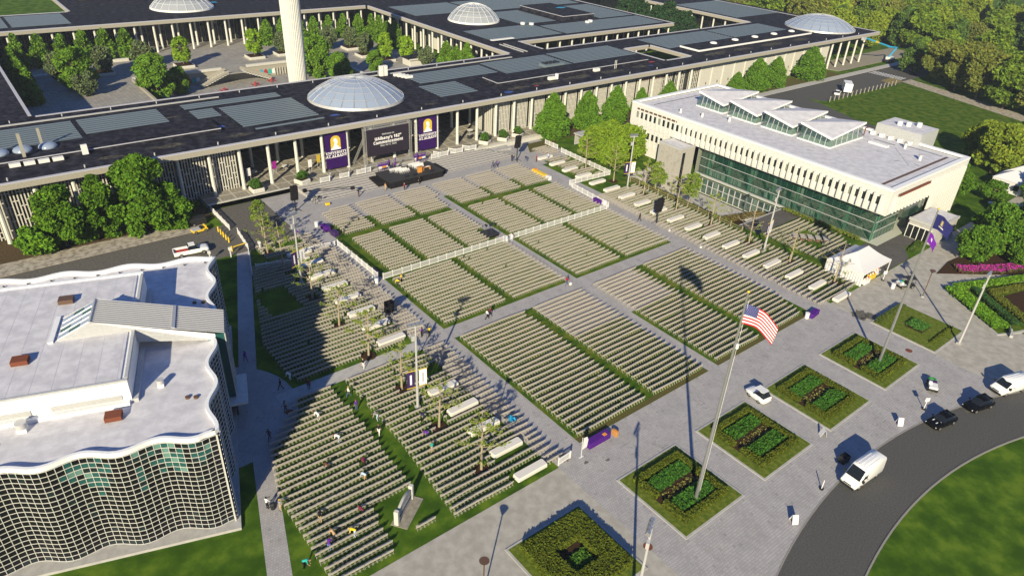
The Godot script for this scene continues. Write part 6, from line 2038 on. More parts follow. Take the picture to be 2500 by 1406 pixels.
func build_flags():
	var f := thing("flagpole", "very tall white flagpole rising from the first hedged flower bed", "flagpole", Vector3(52.6, 0.16, -29.0), 0.0, "tall flagpoles")
	var g := G.new()
	g.tube(Vector3.ZERO, Vector3(0, 27.2, 0), 0.22, 0.09, 10)
	part(f, "pole", g.mesh(), M["steel"])
	cy(f, "base", Vector3(0, 0.1, 0), 0.45, 0.2, M["concrete_grey"])
	var sp := SphereMesh.new()
	sp.radius = 0.14
	sp.height = 0.28
	part(f, "finial", sp, M["gold"], Vector3(0, 27.4, 0))
	part(f, "halyard", bar(Vector3(0.28, 1.5, 0.1), Vector3(0.28, 26.6, 0.1), 0.02, 4), M["white"])
	cy(f, "halyard_weight", Vector3(0.28, 21.2, 0.1), 0.16, 0.5, M["white"])
	var im := Image.create(260, 156, false, Image.FORMAT_RGB8)
	for i in 13: im.fill_rect(Rect2i(0, i * 12, 260, 12), lin(0.46, 0.015, 0.03) if i % 2 == 0 else lin(0.78, 0.76, 0.76))
	im.fill_rect(Rect2i(0, 0, 104, 84), lin(0.025, 0.03, 0.16))
	for r in 9:
		for c in (6 if r % 2 == 0 else 5):
			var cx := 9 + c * 17 + (0 if r % 2 == 0 else 9)
			var cy_ := 6 + r * 9
			for a in 5:
				var t := -PI / 2 + TAU * a / 5
				for s in 4:
					var px := cx + int(round(cos(t) * s))
					var py := cy_ + int(round(sin(t) * s))
					if px >= 0 and py >= 0 and px < 260 and py < 156: im.set_pixel(px, py, lin(0.8, 0.8, 0.8))
	im.generate_mipmaps()
	var fl := thing("national_flag", "striped red and white flag with starred blue canton flying from the nearer pole", "flag", Vector3(52.75, 26.2, -29.0), -0.62)
	cloth_flag(fl, "cloth", im, 4.0, 2.2, 1.9, "flag_cloth")
	f = thing("flagpole", "very tall white flagpole in the hedged bed nearer the white hall", "flagpole", Vector3(95.7, 0.16, -29.9), 0.0, "tall flagpoles")
	g = G.new()
	g.tube(Vector3.ZERO, Vector3(0, 24.6, 0), 0.22, 0.09, 10)
	part(f, "pole", g.mesh(), M["steel"])
	cy(f, "base", Vector3(0, 0.1, 0), 0.45, 0.2, M["concrete_grey"])
	part(f, "finial", sp, M["gold"], Vector3(0, 24.8, 0))
	im = Image.create(160, 100, false, Image.FORMAT_RGB8)
	im.fill(lin(0.020, 0.022, 0.11))
	im.fill_rect(Rect2i(60, 24, 40, 44), lin(0.10, 0.09, 0.14))
	im.fill_rect(Rect2i(68, 30, 24, 30), lin(0.45, 0.36, 0.15))
	im.fill_rect(Rect2i(54, 70, 52, 6), lin(0.6, 0.58, 0.5))
	fl = thing("state_flag", "dark blue flag with a small crest, the upper of two on one pole", "flag", Vector3(95.85, 24.2, -29.9), -0.55)
	cloth_flag(fl, "cloth", im, 3.2, 2.0, 1.5, "flag_blue")
	im = Image.create(160, 100, false, Image.FORMAT_RGB8)
	im.fill(lin(0.13, 0.02, 0.30))
	im.fill_rect(Rect2i(62, 34, 36, 26), lin(0.6, 0.55, 0.6))
	fl = thing("purple_flag", "purple flag with a pale mark hanging limp below the dark blue flag", "flag", Vector3(95.85, 21.6, -29.9), -0.7)
	cloth_flag(fl, "cloth", im, 1.5, 1.4, 1.3, "flag_purple")

# ---------------------------------------------------------------- stage, screen, loudspeakers
func truss_mesh(a: Vector3, b: Vector3, w: float) -> ArrayMesh:
	var g := G.new()
	var d := (b - a).normalized()
	var x := d.cross(Vector3.UP if absf(d.y) < 0.9 else Vector3.RIGHT).normalized() * w * 0.5
	var y := d.cross(x).normalized() * w * 0.5
	var cs := [x + y, x - y, -x - y, -x + y]
	for c in cs: g.tube(a + c, b + c, 0.05, 0.05, 4)
	var n := maxi(2, int(a.distance_to(b) / (w * 1.1)))
	for i in n:
		for k in 4:
			g.tube(a.lerp(b, float(i) / n) + cs[k], a.lerp(b, float(i + 1) / n) + cs[(k + 1) % 4], 0.03, 0.03, 3, false)
	return g.mesh()

func build_stage():
	var s := thing("stage", "black platform stage with draped skirt on the broad steps", "stage", Vector3(75.0, 0.0, -127.2))
	part(s, "deck", slab_mesh(rect_poly(-6.8, 6.8, -3.3, 3.3), 1.45, 1.62, true), M["stage_black"])
	var g := G.new()
	rng.seed = 66
	var ring := [Vector2(-6.7, 3.2), Vector2(6.7, 3.2), Vector2(6.7, -3.2), Vector2(-6.7, -3.2)]
	for e in 4:      # pleated skirt
		var a: Vector2 = ring[e]
		var b: Vector2 = ring[(e + 1) % 4]
		var n := int(a.distance_to(b) / 0.22)
		var o := (b - a).normalized().orthogonal()
		for i in n:
			var p := a.lerp(b, float(i) / n) - o * (0.05 if i % 2 else -0.03)
			var q := a.lerp(b, float(i + 1) / n) - o * (-0.03 if i % 2 else 0.05)
			g.quad(Vector3(p.x, 0.0, p.y), Vector3(q.x, 0.0, q.y), Vector3(q.x, 1.5, q.y), Vector3(p.x, 1.5, p.y))
	part(s, "skirt", g.mesh(), M["black_cloth"])
	for i in 3: bx(s, "deck_joint", Vector3(-3.4 + i * 3.4, 1.623, 0), Vector3(0.04, 0.008, 6.5), M["black"])
	part(s, "wing_stair", slab_mesh([Vector2(6.85, -2.6), Vector2(8.4, -2.6), Vector2(8.4, 2.0), Vector2(6.85, 2.0)], 0.0, 1.0), M["black_cloth"])
	part(s, "wing_stair", slab_mesh(rect_poly(-8.4, -6.85, -3.2, 1.0), 0.0, 0.95), M["black_cloth"])
	for q in [[-2.2, 2.4], [-0.2, 2.5], [4.0, 2.6]]: bx(s, "floor_monitor", Vector3(q[0], 1.8, q[1]), Vector3(0.9, 0.35, 0.5), M["black"], Vector3(0.4, 0, 0))
	# rows of white chairs on the stage
	var cp := chair_parts()
	var row: Node3D = null
	for q in [[72.3, -128.6, 6], [73.2, -127.8, 6], [73.9, -127.0, 5], [77.4, -129.2, 6], [77.8, -128.3, 6], [77.9, -127.5, 5]]:
		for i in q[2]:
			var at := Vector3(q[0] + (i - 2.5) * 0.5, 1.62, q[1])
			if row == null:
				row = thing("stage_chair", "bright white folding chair in the rows on the black stage", "chair", at, PI, "white chairs on the stage")
				part(row, "seat", cp.seat.mesh(), M["vinyl"])
				part(row, "backrest", cp.back.mesh(), M["vinyl"])
				part(row, "leg_frame", cp.legs[0].mesh(), M["vinyl"])
				part(row, "leg_frame", cp.legs[1].mesh(), M["vinyl"])
			else: copy(row, at, PI, "", "stage_chair")
	var l := thing("lectern", "orange wooden lectern at the front of the black stage", "lectern", Vector3(76.6, 1.62, -125.6))
	part(l, "body", chamfer_box(Vector3(1.0, 1.25, 0.7), 0.06), M["wood"])
	bx(l, "reading_desk", Vector3(0, 1.32, 0), Vector3(1.1, 0.06, 0.8), M["wood"], Vector3(-0.25, 0, 0))
	bx(l, "front_panel", Vector3(0, 0.65, 0.36), Vector3(0.8, 1.0, 0.03), M["orange"])
	l = thing("stage_table", "low table with papers beside the lectern", "table", Vector3(78.6, 1.62, -126.0))
	bx(l, "top", Vector3(0, 0.7, 0), Vector3(1.9, 0.06, 0.7), M["wood"])
	for x in [-0.85, 0.85]: bx(l, "leg", Vector3(x, 0.35, 0), Vector3(0.08, 0.7, 0.6), M["wood"])
	bx(l, "papers", Vector3(0.3, 0.75, 0), Vector3(0.9, 0.05, 0.4), M["white"])
	for q in [[71.0, -131.4, "balcony of purple, orange and white bunting at the back of the stage by its steps"], [80.6, -132.0, "balcony of purple, orange and white bunting at the back of the stage by the barriers"]]:
		var r := thing("bunting_rail", q[2], "railing", Vector3(q[0], 1.0, q[1]))
		bx(r, "rail", Vector3(0, 2.1, 0), Vector3(3.2, 0.1, 0.1), M["purple"])
		for i in 4: bx(r, "post", Vector3(-1.5 + i, 1.1, 0), Vector3(0.09, 2.2, 0.09), M["purple"])
		for i in 3:
			bx(r, "bunting", Vector3(-1.0 + i, 1.6, 0.06), Vector3(0.9, 0.5, 0.05), M["purple"])
			bx(r, "bunting", Vector3(-1.0 + i, 1.1, 0.07), Vector3(0.9, 0.4, 0.05), [M["white"], M["orange"], M["white"]][i])
	for q in [[71.8, -130.9], [73.6, -131.2], [79.4, -131.4]]:
		one("stage_flag", "small purple flag standing furled at the back of the stage", "flag", bar(Vector3(0, 0, 0), Vector3(0.15, 2.6, 0), 0.14, 6), M["purple"], Vector3(q[0], 1.2, q[1]), 0, "furled flags behind the stage")
	# screen in its truss frame
	var sc := thing("video_screen", "large dark video screen in an aluminium truss frame before the lobby columns", "screen", Vector3(74.6, PY, -135.5))
	for x in [-5.9, 5.6]:
		part(sc, "truss_leg", truss_mesh(Vector3(x, 0, 0), Vector3(x, 9.0, 0), 0.55), M["truss"])
		part(sc, "truss_foot", truss_mesh(Vector3(x, 0.2, -1.2), Vector3(x, 0.2, 2.0), 0.4), M["truss"])
	part(sc, "truss_beam", truss_mesh(Vector3(-5.9, 8.8, 0), Vector3(5.6, 8.8, 0), 0.55), M["truss"])
	part(sc, "truss_beam", truss_mesh(Vector3(-5.9, 0.35, 0.4), Vector3(5.6, 0.35, 0.4), 0.45), M["truss"])
	part(sc, "truss_brace", truss_mesh(Vector3(-5.9, 6.5, -0.3), Vector3(-7.4, 0.2, -3.0), 0.4), M["truss"])
	bx(sc, "display", Vector3(-0.1, 5.35, 0.05), Vector3(10.6, 6.1, 0.25), M["screen_dark"])
	letters(sc, "Welcome to", Vector3(-0.1, 7.0, 0.2), 0.55, M["metal_grey"])
	letters(sc, "UAlbany's 182", Vector3(-0.35, 6.1, 0.2), 0.95, M["letter_white"])
	letters(sc, "nd", Vector3(2.95, 6.4, 0.2), 0.5, M["letter_white"])
	letters(sc, "Commencement", Vector3(-0.1, 5.2, 0.2), 0.95, M["letter_white"])
	letters(sc, "May 14-17, 2026", Vector3(-0.1, 4.45, 0.2), 0.55, M["metal_grey"])
	for q in [[102.1, -123.1, 6.3, "hung black loudspeaker column on a mast at the mitred corner of the steps"], [47.2, -124.3, 5.4, "hung black loudspeaker column on a mast beside the camera crane"], [43.5, -81.4, 2.7, "stubby black loudspeaker column on a low stand by the bare trees"], [104.5, -80.9, 5.5, "hung black loudspeaker column on a mast by the walk on the white hall side"]]:
		var sp := thing("line_array", q[3], "loudspeaker", Vector3(q[0], 0.02, q[1]), 0.0, "black loudspeaker columns")
		var hh: float = q[2]
		cy(sp, "mast", Vector3(0, hh * 0.5, 0), 0.12, hh, M["black"])
		for a in 4: part(sp, "outrigger", bar(Vector3(0, 0.5, 0), Vector3(cos(a * PI / 2 + 0.5) * 1.1, 0.03, sin(a * PI / 2 + 0.5) * 1.1), 0.05, 4), M["black"])
		var n := 6 if hh > 4 else 4
		for i in n: part(sp, "speaker_cabinet", chamfer_box(Vector3(1.35, 0.47, 0.8), 0.05), M["black_cloth"], Vector3(0, hh - 0.5 - i * 0.5, 0.25 - 0.012 * i * i))
	# crane with a camera
	var cr := thing("camera_crane", "black camera crane with a long arm reaching over the steps", "camera crane", Vector3(52.0, 0.2, -125.6))
	for a in 3: part(cr, "tripod_leg", bar(Vector3(0, 1.5, 0), Vector3(cos(a * TAU / 3) * 0.9, 0, sin(a * TAU / 3) * 0.9), 0.06, 5), M["black"])
	part(cr, "arm", bar(Vector3(-0.8, 1.9, -2.4), Vector3(7.6, 2.1, 0.9), 0.09, 5), M["black"])
	bx(cr, "counterweight", Vector3(-1.0, 1.9, -2.6), Vector3(0.7, 0.6, 0.7), M["black"])
	bx(cr, "camera", Vector3(7.8, 1.8, 1.0), Vector3(0.8, 0.6, 0.5), M["black"])
	bx(cr, "monitor", Vector3(0.6, 1.3, 0.5), Vector3(0.6, 0.5, 0.1), M["black"])
	one("case", "small yellow equipment case at the foot of the camera crane", "case", chamfer_box(Vector3(0.9, 0.4, 0.6), 0.05), M["yellow"], Vector3(53.6, 0.12, -123.6))
	var cp2 := thing("camera_platform", "small black camera platform with tripods behind the fence", "platform", Vector3(73.0, 0.04, -95.0))
	bx(cp2, "deck", Vector3(0, 0.5, 0), Vector3(2.7, 0.12, 2.6), M["stage_black"])
	bx(cp2, "skirt", Vector3(0, 0.22, 0), Vector3(2.6, 0.44, 2.5), M["black_cloth"])
	for x in [-0.6, 0.7]:
		for a in 3: part(cp2, "tripod_leg", bar(Vector3(x, 1.9, -0.3), Vector3(x + cos(a * TAU / 3) * 0.4, 0.56, -0.3 + sin(a * TAU / 3) * 0.4), 0.03, 4), M["black"])
		bx(cp2, "camera", Vector3(x, 2.05, -0.3), Vector3(0.3, 0.3, 0.6), M["black"])
	for i in 3: bx(cp2, "guard_rail", Vector3(-1.35 + i * 1.35, 1.0, 1.25), Vector3(0.05, 1.0, 0.05), M["black"])

# ---------------------------------------------------------------- tables, tent, signs
func draped(at: Vector3, s: Vector3, m: Material, label: String, yaw := 0.0) -> Node3D:
	var t := thing("draped_table", label, "table", at, yaw)
	part(t, "cloth", chamfer_box(Vector3(s.x, s.y, s.z), 0.05), m)
	bx(t, "top_fold", Vector3(0, s.y + 0.01, 0), Vector3(s.x - 0.1, 0.02, s.z - 0.1), m)
	return t

func build_tables():
	var t := draped(Vector3(50.4, 0.03, -42.4), Vector3(3.6, 0.8, 1.0), M["cloth_purple"], "long purple draped table beside the white feather flag")
	bx(t, "box", Vector3(0.9, 0.85, 0.2), Vector3(0.5, 0.1, 0.4), M["orange"])
	draped(Vector3(99.8, 0.03, -43.0), Vector3(2.4, 0.8, 0.9), M["cloth_purple"], "purple draped table at the far corner of the lower lawns", 0.1)
	draped(Vector3(48.4, 0.03, -113.6), Vector3(1.0, 0.9, 2.2), M["cloth_purple"], "purple draped table with white cards at the edge of the upper chairs", 0.1)
	draped(Vector3(48.8, 0.03, -110.6), Vector3(1.0, 0.9, 1.6), M["purple_dark"], "dark purple draped table with a white card beside the upper chairs", 0.1)
	draped(Vector3(101.4, 0.03, -94.8), Vector3(0.9, 0.8, 2.0), M["cloth_purple"], "purple draped table in the corner of the stepped white fence")
	draped(Vector3(47.9, 0.03, -93.6), Vector3(0.5, 0.9, 2.2), M["purple_dark"], "purple cloth hung against the picket fence corner")
	t = draped(Vector3(100.9, 0.03, -113.2), Vector3(1.0, 0.8, 4.6), M["yellow"], "long yellow draped table at the end of the upper chairs")
	bx(t, "boxes", Vector3(0, 0.95, -1.6), Vector3(0.6, 0.25, 0.9), M["orange"])
	draped(Vector3(101.0, 0.03, -110.2), Vector3(0.9, 0.8, 1.2), M["vinyl"], "short white draped table beside the yellow one")
	for q in [[98.2, -43.2, "small white barrel cooler beside the purple table at the lawn corner"], [47.6, -115.8, "small white barrel cooler beside the draped tables by the upper chairs"], [46.7, -91.0, "small white barrel at the corner of the picket fence"], [119.9, -39.8, "white barrel cooler beside the utility cart"], [101.9, -93.0, "white barrel in the corner of the stepped white fence"]]:
		var c := thing("barrel", q[2], "barrel", Vector3(q[0], 0.03, q[1]))
		cy(c, "drum", Vector3(0, 0.45, 0), 0.34, 0.9, M["vinyl"])
		cy(c, "lid", Vector3(0, 0.93, 0), 0.36, 0.08, M["white"])
	var ff := thing("feather_flag", "white feather flag on a bent mast beside the long purple table", "flag", Vector3(46.9, 0.03, -41.6))
	part(ff, "mast", bar(Vector3(0, 0, 0), Vector3(0.1, 2.9, -0.2), 0.035, 5), M["vinyl"])
	part(ff, "sail", upright([Vector2(0.06, 1.2), Vector2(0.75, 1.3), Vector2(0.85, 2.4), Vector2(0.6, 2.95), Vector2(0.1, 3.0)], -0.02, 0.02), M["vinyl"])
	bx(ff, "foot", Vector3(0, 0.03, 0), Vector3(0.7, 0.05, 0.12), M["vinyl"])
	var cr := thing("wooden_crate_stack", "tan wooden box beside the end of the long purple table", "box", Vector3(53.0, 0.03, -42.0))
	part(cr, "box", chamfer_box(Vector3(0.45, 0.7, 0.9), 0.04), M["wood"])
	bx(cr, "lid", Vector3(0, 0.72, 0.1), Vector3(0.35, 0.04, 0.5), M["orange"])
	one("blue_tarp", "crumpled bright blue bag left on the chairs by the walk", "bag", leaf_clump(0.6, 14, 9, 0.8), M["sky_blue"], Vector3(43.9, 0.75, -51.0))
	# big tent
	var tn := thing("frame_tent", "white frame tent with peaked roof beside the entrance paving", "tent", Vector3(120.4, 0.02, -46.9))
	var a := 4.9
	var b := 3.5
	var e := 2.5
	var g := G.new()
	var r0 := Vector3(-2.0, 4.6, 0)
	var r1 := Vector3(2.0, 4.6, 0)
	var c := [Vector3(-a, e, b), Vector3(a, e, b), Vector3(a, e, -b), Vector3(-a, e, -b)]
	var sag := func(p: Vector3, q: Vector3, r: Vector3, s: Vector3, out: Vector3):
		for i in 8:
			for j in 5:
				var f := func(u: float, v: float) -> Vector3:
					var lo := p.lerp(q, u)
					var hi := s.lerp(r, u)
					return lo.lerp(hi, v) - Vector3(0, 0.22 * sin(PI * v), 0)
				g.quad2(f.call(i / 8.0, j / 5.0), f.call((i + 1) / 8.0, j / 5.0), f.call((i + 1) / 8.0, (j + 1) / 5.0), f.call(i / 8.0, (j + 1) / 5.0), out)
	sag.call(c[0], c[1], r1, r0, Vector3(0, 1, 0.3))
	sag.call(c[2], c[3], r0, r1, Vector3(0, 1, -0.3))
	sag.call(c[1], c[2], r1, r1, Vector3(0.3, 1, 0))
	sag.call(c[3], c[0], r0, r0, Vector3(-0.3, 1, 0))
	part(tn, "roof", g.mesh(), M["tent_cloth"])
	for i in 4:
		var p: Vector3 = c[i]
		var q: Vector3 = c[(i + 1) % 4]
		bx(tn, "leg", Vector3(p.x * 0.98, e * 0.5, p.z * 0.98), Vector3(0.12, e, 0.12), M["vinyl"])
		var v := G.new()
		var n := 24
		for k in n:
			var s := p.lerp(q, float(k) / n)
			var t2 := p.lerp(q, float(k + 1) / n)
			var d := Vector3(0, -0.32 - 0.08 * (k % 2), 0)
			v.quad(s + d, t2 + d, t2, s)
		part(tn, "valance", v.mesh(), M["tent_cloth"])
	for s in [[c[3], c[0]], [c[2], c[3]]]:
		var v := G.new()
		var n := 30
		for k in n:
			var p: Vector3 = s[0].lerp(s[1], float(k) / n)
			var q: Vector3 = s[0].lerp(s[1], float(k + 1) / n)
			var o := (q - p).normalized().cross(Vector3.UP) * 0.05 * (1 if k % 2 else -1)
			v.quad(Vector3(p.x, 0.02, p.z) + o, Vector3(q.x, 0.02, q.z) - o, q, p)
		part(tn, "side_wall", v.mesh(), M["tent_cloth"])
	for q in [[117.6, -43.6, M["vinyl"], "white draped table with cups at the open side of the tent"], [120.2, -43.9, M["gold"], "table with yellow boxes at the open side of the tent"], [122.4, -44.2, M["vinyl"], "white draped table with drink coolers at the open side of the tent"]]:
		var tb := draped(Vector3(q[0], 0.02, q[1]), Vector3(1.9, 0.8, 0.8), q[2], q[3])
		for i in 4: cy(tb, "cup_stack", Vector3(-0.7 + i * 0.45, 0.95, 0), 0.12, 0.3, [M["white"], M["orange"], M["white"], M["red"]][i])
	tn = thing("party_tent", "white high peaked tent with windows on the lawn behind the white hall", "tent", Vector3(194.0, 0.0, -47.0))
	bx(tn, "side_wall", Vector3(0, 1.4, 0), Vector3(11.5, 2.8, 6.5), M["tent_cloth"])
	g = G.new()
	for k in 2:
		var cx := -2.9 + k * 5.8
		var pk := Vector3(cx, 4.9, 0)
		var cc := [Vector3(cx - 3.0, 2.8, 3.4), Vector3(cx + 3.0, 2.8, 3.4), Vector3(cx + 3.0, 2.8, -3.4), Vector3(cx - 3.0, 2.8, -3.4)]
		for i in 4: g.quad2(cc[i], cc[(i + 1) % 4], pk, cc[i], Vector3.UP)
	part(tn, "roof", g.mesh(), M["tent_cloth"])
	for i in 3: bx(tn, "window", Vector3(-5.78, 1.6, -2.1 + i * 2.1), Vector3(0.06, 1.2, 1.1), M["pane_dusk"])
	for i in 3: bx(tn, "window", Vector3(-3.6 + i * 3.4, 1.6, 3.28), Vector3(1.2, 1.2, 0.06), M["pane_dusk"])
	var sh := thing("flat_shelter", "low pale flat roofed shelter among the conical trees", "shelter", Vector3(127.0, 0.0, -123.6))
	bx(sh, "roof", Vector3(0, 2.9, 0), Vector3(10.0, 0.35, 2.6), M["concrete_grey"])
	bx(sh, "wall", Vector3(0, 1.35, -1.0), Vector3(9.4, 2.7, 0.3), M["concrete_grey"])
	for x in [-4.6, 0, 4.6]: bx(sh, "post", Vector3(x, 1.35, 1.0), Vector3(0.16, 2.7, 0.16), M["metal_grey"])
	# sign on the lawn
	var sg := thing("lawn_sign", "arched stone lawn sign on a tan slab by the front chair rows", "sign", Vector3(25.7, 0.0, -46.9), 0.62)
	var a2 := []
	for i in 13: a2.append(Vector2(-1.75 + 3.5 * i / 12.0, 1.55 + 0.55 * sin(PI * i / 12.0)))
	a2.append(Vector2(1.75, 0.1))
	a2.append(Vector2(-1.75, 0.1))
	part(sg, "panel", upright(a2, -0.14, 0.14), M["concrete_grey"])
	for x in [-1.9, 1.9]: part(sg, "pier", chamfer_box(Vector3(0.42, 2.0, 0.5), 0.04), M["white_concrete"], Vector3(x, 0, 0))
	part(sg, "slab", slab_mesh(rect_poly(-2.2, 2.2, -0.6, 1.3), 0.0, 0.08), M["slab"])
	letters(sg, "UNIVERSITY AT ALBANY", Vector3(0, 0.75, 0.15), 0.27, M["purple_dark"])
	letters(sg, "State University of New York", Vector3(0, 1.2, 0.15), 0.18, M["metal_grey"], Vector3.ZERO, "lettering", false, false)
	# sandwich boards and small signs by the road
	for q in [[59.2, -20.7, 2.6, 0, "white sandwich board on the kerb nearest the big white van"], [74.7, -26.4, 0.9, 1, "white sandwich board with dark print between two flower beds"], [85.1, -21.6, 2.4, 0, "white sandwich board on the kerb beside the black cars"]]:
		var s := thing("sandwich_board", q[4], "sign", Vector3(q[0], 0.03, q[1]), q[2])
		for k in [-1, 1]:
			bx(s, "board", Vector3(0, 0.55, k * 0.22), Vector3(0.7, 1.12, 0.03), M["vinyl"], Vector3(-k * 0.36, 0, 0))
		if q[3]:
			bx(s, "print", Vector3(0, 0.6, 0.245), Vector3(0.45, 0.6, 0.012), M["metal_grey"], Vector3(-0.36, 0, 0))
	for q in [[66.2, -21.5, 0, "thin white post with a black foot on the kerb"], [91.0, -21.1, 1, "white signboard on a post with a black foot beside the black cars"], [121.2, -42.2, 1, "small white signboard on a thin post beside the utility cart"]]:
		var s := thing("post_sign", q[3], "sign", Vector3(q[0], 0.03, q[1]))
		cy(s, "post", Vector3(0, 0.7, 0), 0.06, 1.4, M["vinyl"])
		cy(s, "foot", Vector3(0, 0.08, 0), 0.25, 0.16, M["black"])
		if q[2]: bx(s, "board", Vector3(0, 1.6, 0), Vector3(0.62, 0.62, 0.04), M["vinyl"], Vector3(0, -0.6, 0))
	# picnic tables by the glass
	for i in 5:
		var p := thing("picnic_table", "grey wooden picnic table among the chairs before the green glass wall", "picnic table", Vector3(122.6 + i * 1.0, 0.02, -61.0 + i * 1.05), 0.7, "picnic tables before the glass wall")
		bx(p, "top", Vector3(0, 0.74, 0), Vector3(1.8, 0.06, 0.9), M["stone_grey"])
		for z in [-0.75, 0.75]: bx(p, "seat", Vector3(0, 0.45, z), Vector3(1.8, 0.05, 0.28), M["stone_grey"])
		for x in [-0.7, 0.7]: bx(p, "leg", Vector3(x, 0.36, 0), Vector3(0.09, 0.72, 0.8), M["brown_metal"])
	var bb := thing("garden_bench", "white slatted bench at the tip of the corner garden", "bench", Vector3(121.6, 0.03, -21.4), 0.4)
	bx(bb, "seat", Vector3(0, 0.45, 0), Vector3(2.4, 0.06, 0.5), M["concrete_grey"])
	bx(bb, "backrest", Vector3(0, 0.75, -0.25), Vector3(2.4, 0.45, 0.06), M["concrete_grey"])
	for x in [-1.0, 1.0]: bx(bb, "leg", Vector3(x, 0.22, 0), Vector3(0.08, 0.44, 0.45), M["metal_grey"])
	var pt := thing("patio_table", "round white patio table on the grass behind the white hall", "table", Vector3(176.2, 0.02, -45.2))
	cy(pt, "top", Vector3(0, 0.74, 0), 0.8, 0.06, M["white"])
	cy(pt, "pedestal", Vector3(0, 0.36, 0), 0.08, 0.72, M["white"])
	# lobby sundries: signs, easels, carts
	for q in [[44.6, -141.5, "letter_white", "pale notice board beside the first lobby column"], [50.6, -142.6, "magenta", "bright purple notice board beside a lobby column"], [57.4, -139.6, "letter_white", "white notice board tied to a lobby column"], [60.2, -141.4, "gold", "tall yellow board standing in the lobby"], [63.6, -141.8, "black", "black easel board standing in the lobby beside the banner"]]:
		var s := thing("notice_board", q[3], "sign", Vector3(q[0], PY, q[1]), 0.2)
		bx(s, "board", Vector3(0, 1.9, 0), Vector3(0.9, 1.7, 0.06), M[q[2]])
		for x in [-0.35, 0.35]: bx(s, "leg", Vector3(x, 0.5, -0.05), Vector3(0.06, 1.0, 0.06), M["metal_grey"])
	for q in [[46.2, -143.6], [53.2, -143.0], [68.0, -143.4], [94.6, -146.0], [102.2, -142.6]]:
		var s := thing("round_table", "round white table standing in the open lobby", "table", Vector3(q[0], PY, q[1]), 0.0, "round white tables in the lobby")
		cy(s, "top", Vector3(0, 1.05, 0), 0.85, 0.05, M["white"])
		cy(s, "pedestal", Vector3(0, 0.52, 0), 0.07, 1.04, M["metal_grey"])
	for q in [[100.2, -139.8], [104.2, -139.6], [97.0, -140.2]]:
		var s := thing("equipment_case", "black wheeled equipment case beside the lobby column", "case", Vector3(q[0], PY, q[1]), 0.5, "equipment cases by the lobby")
		part(s, "body", chamfer_box(Vector3(1.4, 1.0, 0.9), 0.06), M["black"])
		bx(s, "lid", Vector3(0, 1.02, 0), Vector3(1.3, 0.05, 0.8), M["metal_grey"])


# ---------------------------------------------------------------- vehicles
# each section: x, half width low, half width at the waist, half width at the top, y bottom, y waist, y top
func loft(secs: Array) -> ArrayMesh:
	var st := SurfaceTool.new()
	st.begin(Mesh.PRIMITIVE_TRIANGLES)
	st.set_smooth_group(0)
	var prof := func(s: Array) -> Array:
		var x: float = s[0]
		var p := [Vector3(x, s[4], 0), Vector3(x, s[4], s[1] * 0.9), Vector3(x, s[4] + 0.12, s[1]), Vector3(x, s[5], s[2]), Vector3(x, lerpf(s[5], s[6], 0.85), lerpf(s[2], s[3], 0.8)), Vector3(x, s[6], s[3] * 0.9), Vector3(x, s[6] + 0.015, 0)]
		return p
	for i in secs.size() - 1:
		var a: Array = prof.call(secs[i])
		var b: Array = prof.call(secs[i + 1])
		for sgn in [1.0, -1.0]:
			for k in 6:
				var q := [a[k], b[k], b[k + 1], a[k + 1]]
				for m in 4: q[m] = q[m] * Vector3(1, 1, sgn)
				var ord := [0, 1, 2, 0, 2, 3] if sgn < 0 else [0, 2, 1, 0, 3, 2]
				for o in ord: st.add_vertex(q[o])
	for e in [0, secs.size() - 1]:
		var a: Array = prof.call(secs[e])
		for sgn in [1.0, -1.0]:
			for k in range(1, 6):
				var q := [a[0], a[k], a[k + 1]]
				for m in 3: q[m] = q[m] * Vector3(1, 1, sgn)
				if (sgn > 0) == (e == 0): q.reverse()
				for m in 3: st.add_vertex(q[m])
	st.index()
	st.generate_normals()
	return st.commit()

func wheel(par: Node, at: Vector3, r: float, w: float):
	var t := G.new()
	t.tube(at - Vector3(0, 0, w * 0.5), at + Vector3(0, 0, w * 0.5), r, r, 16)
	var o := part(par, "wheel", t.mesh(), M["tyre"])
	var k := G.new()
	var s := 1.0 if at.z > 0 else -1.0
	k.tube(at + Vector3(0, 0, s * w * 0.45), at + Vector3(0, 0, s * (w * 0.5 + 0.015)), r * 0.62, r * 0.58, 12)
	part(o, "rim", k.mesh(), M["rim"])

func pane(par: Node, called: String, pts: Array, m: Material):
	var g := G.new()
	var c := Vector3.ZERO
	for p in pts: c += p
	c /= pts.size()
	var out := c - Vector3(0, 0.9, 0)
	for i in range(1, pts.size() - 1): g.quad2(pts[0], pts[i], pts[i + 1], pts[0], out)
	return part(par, called, g.mesh(), m)

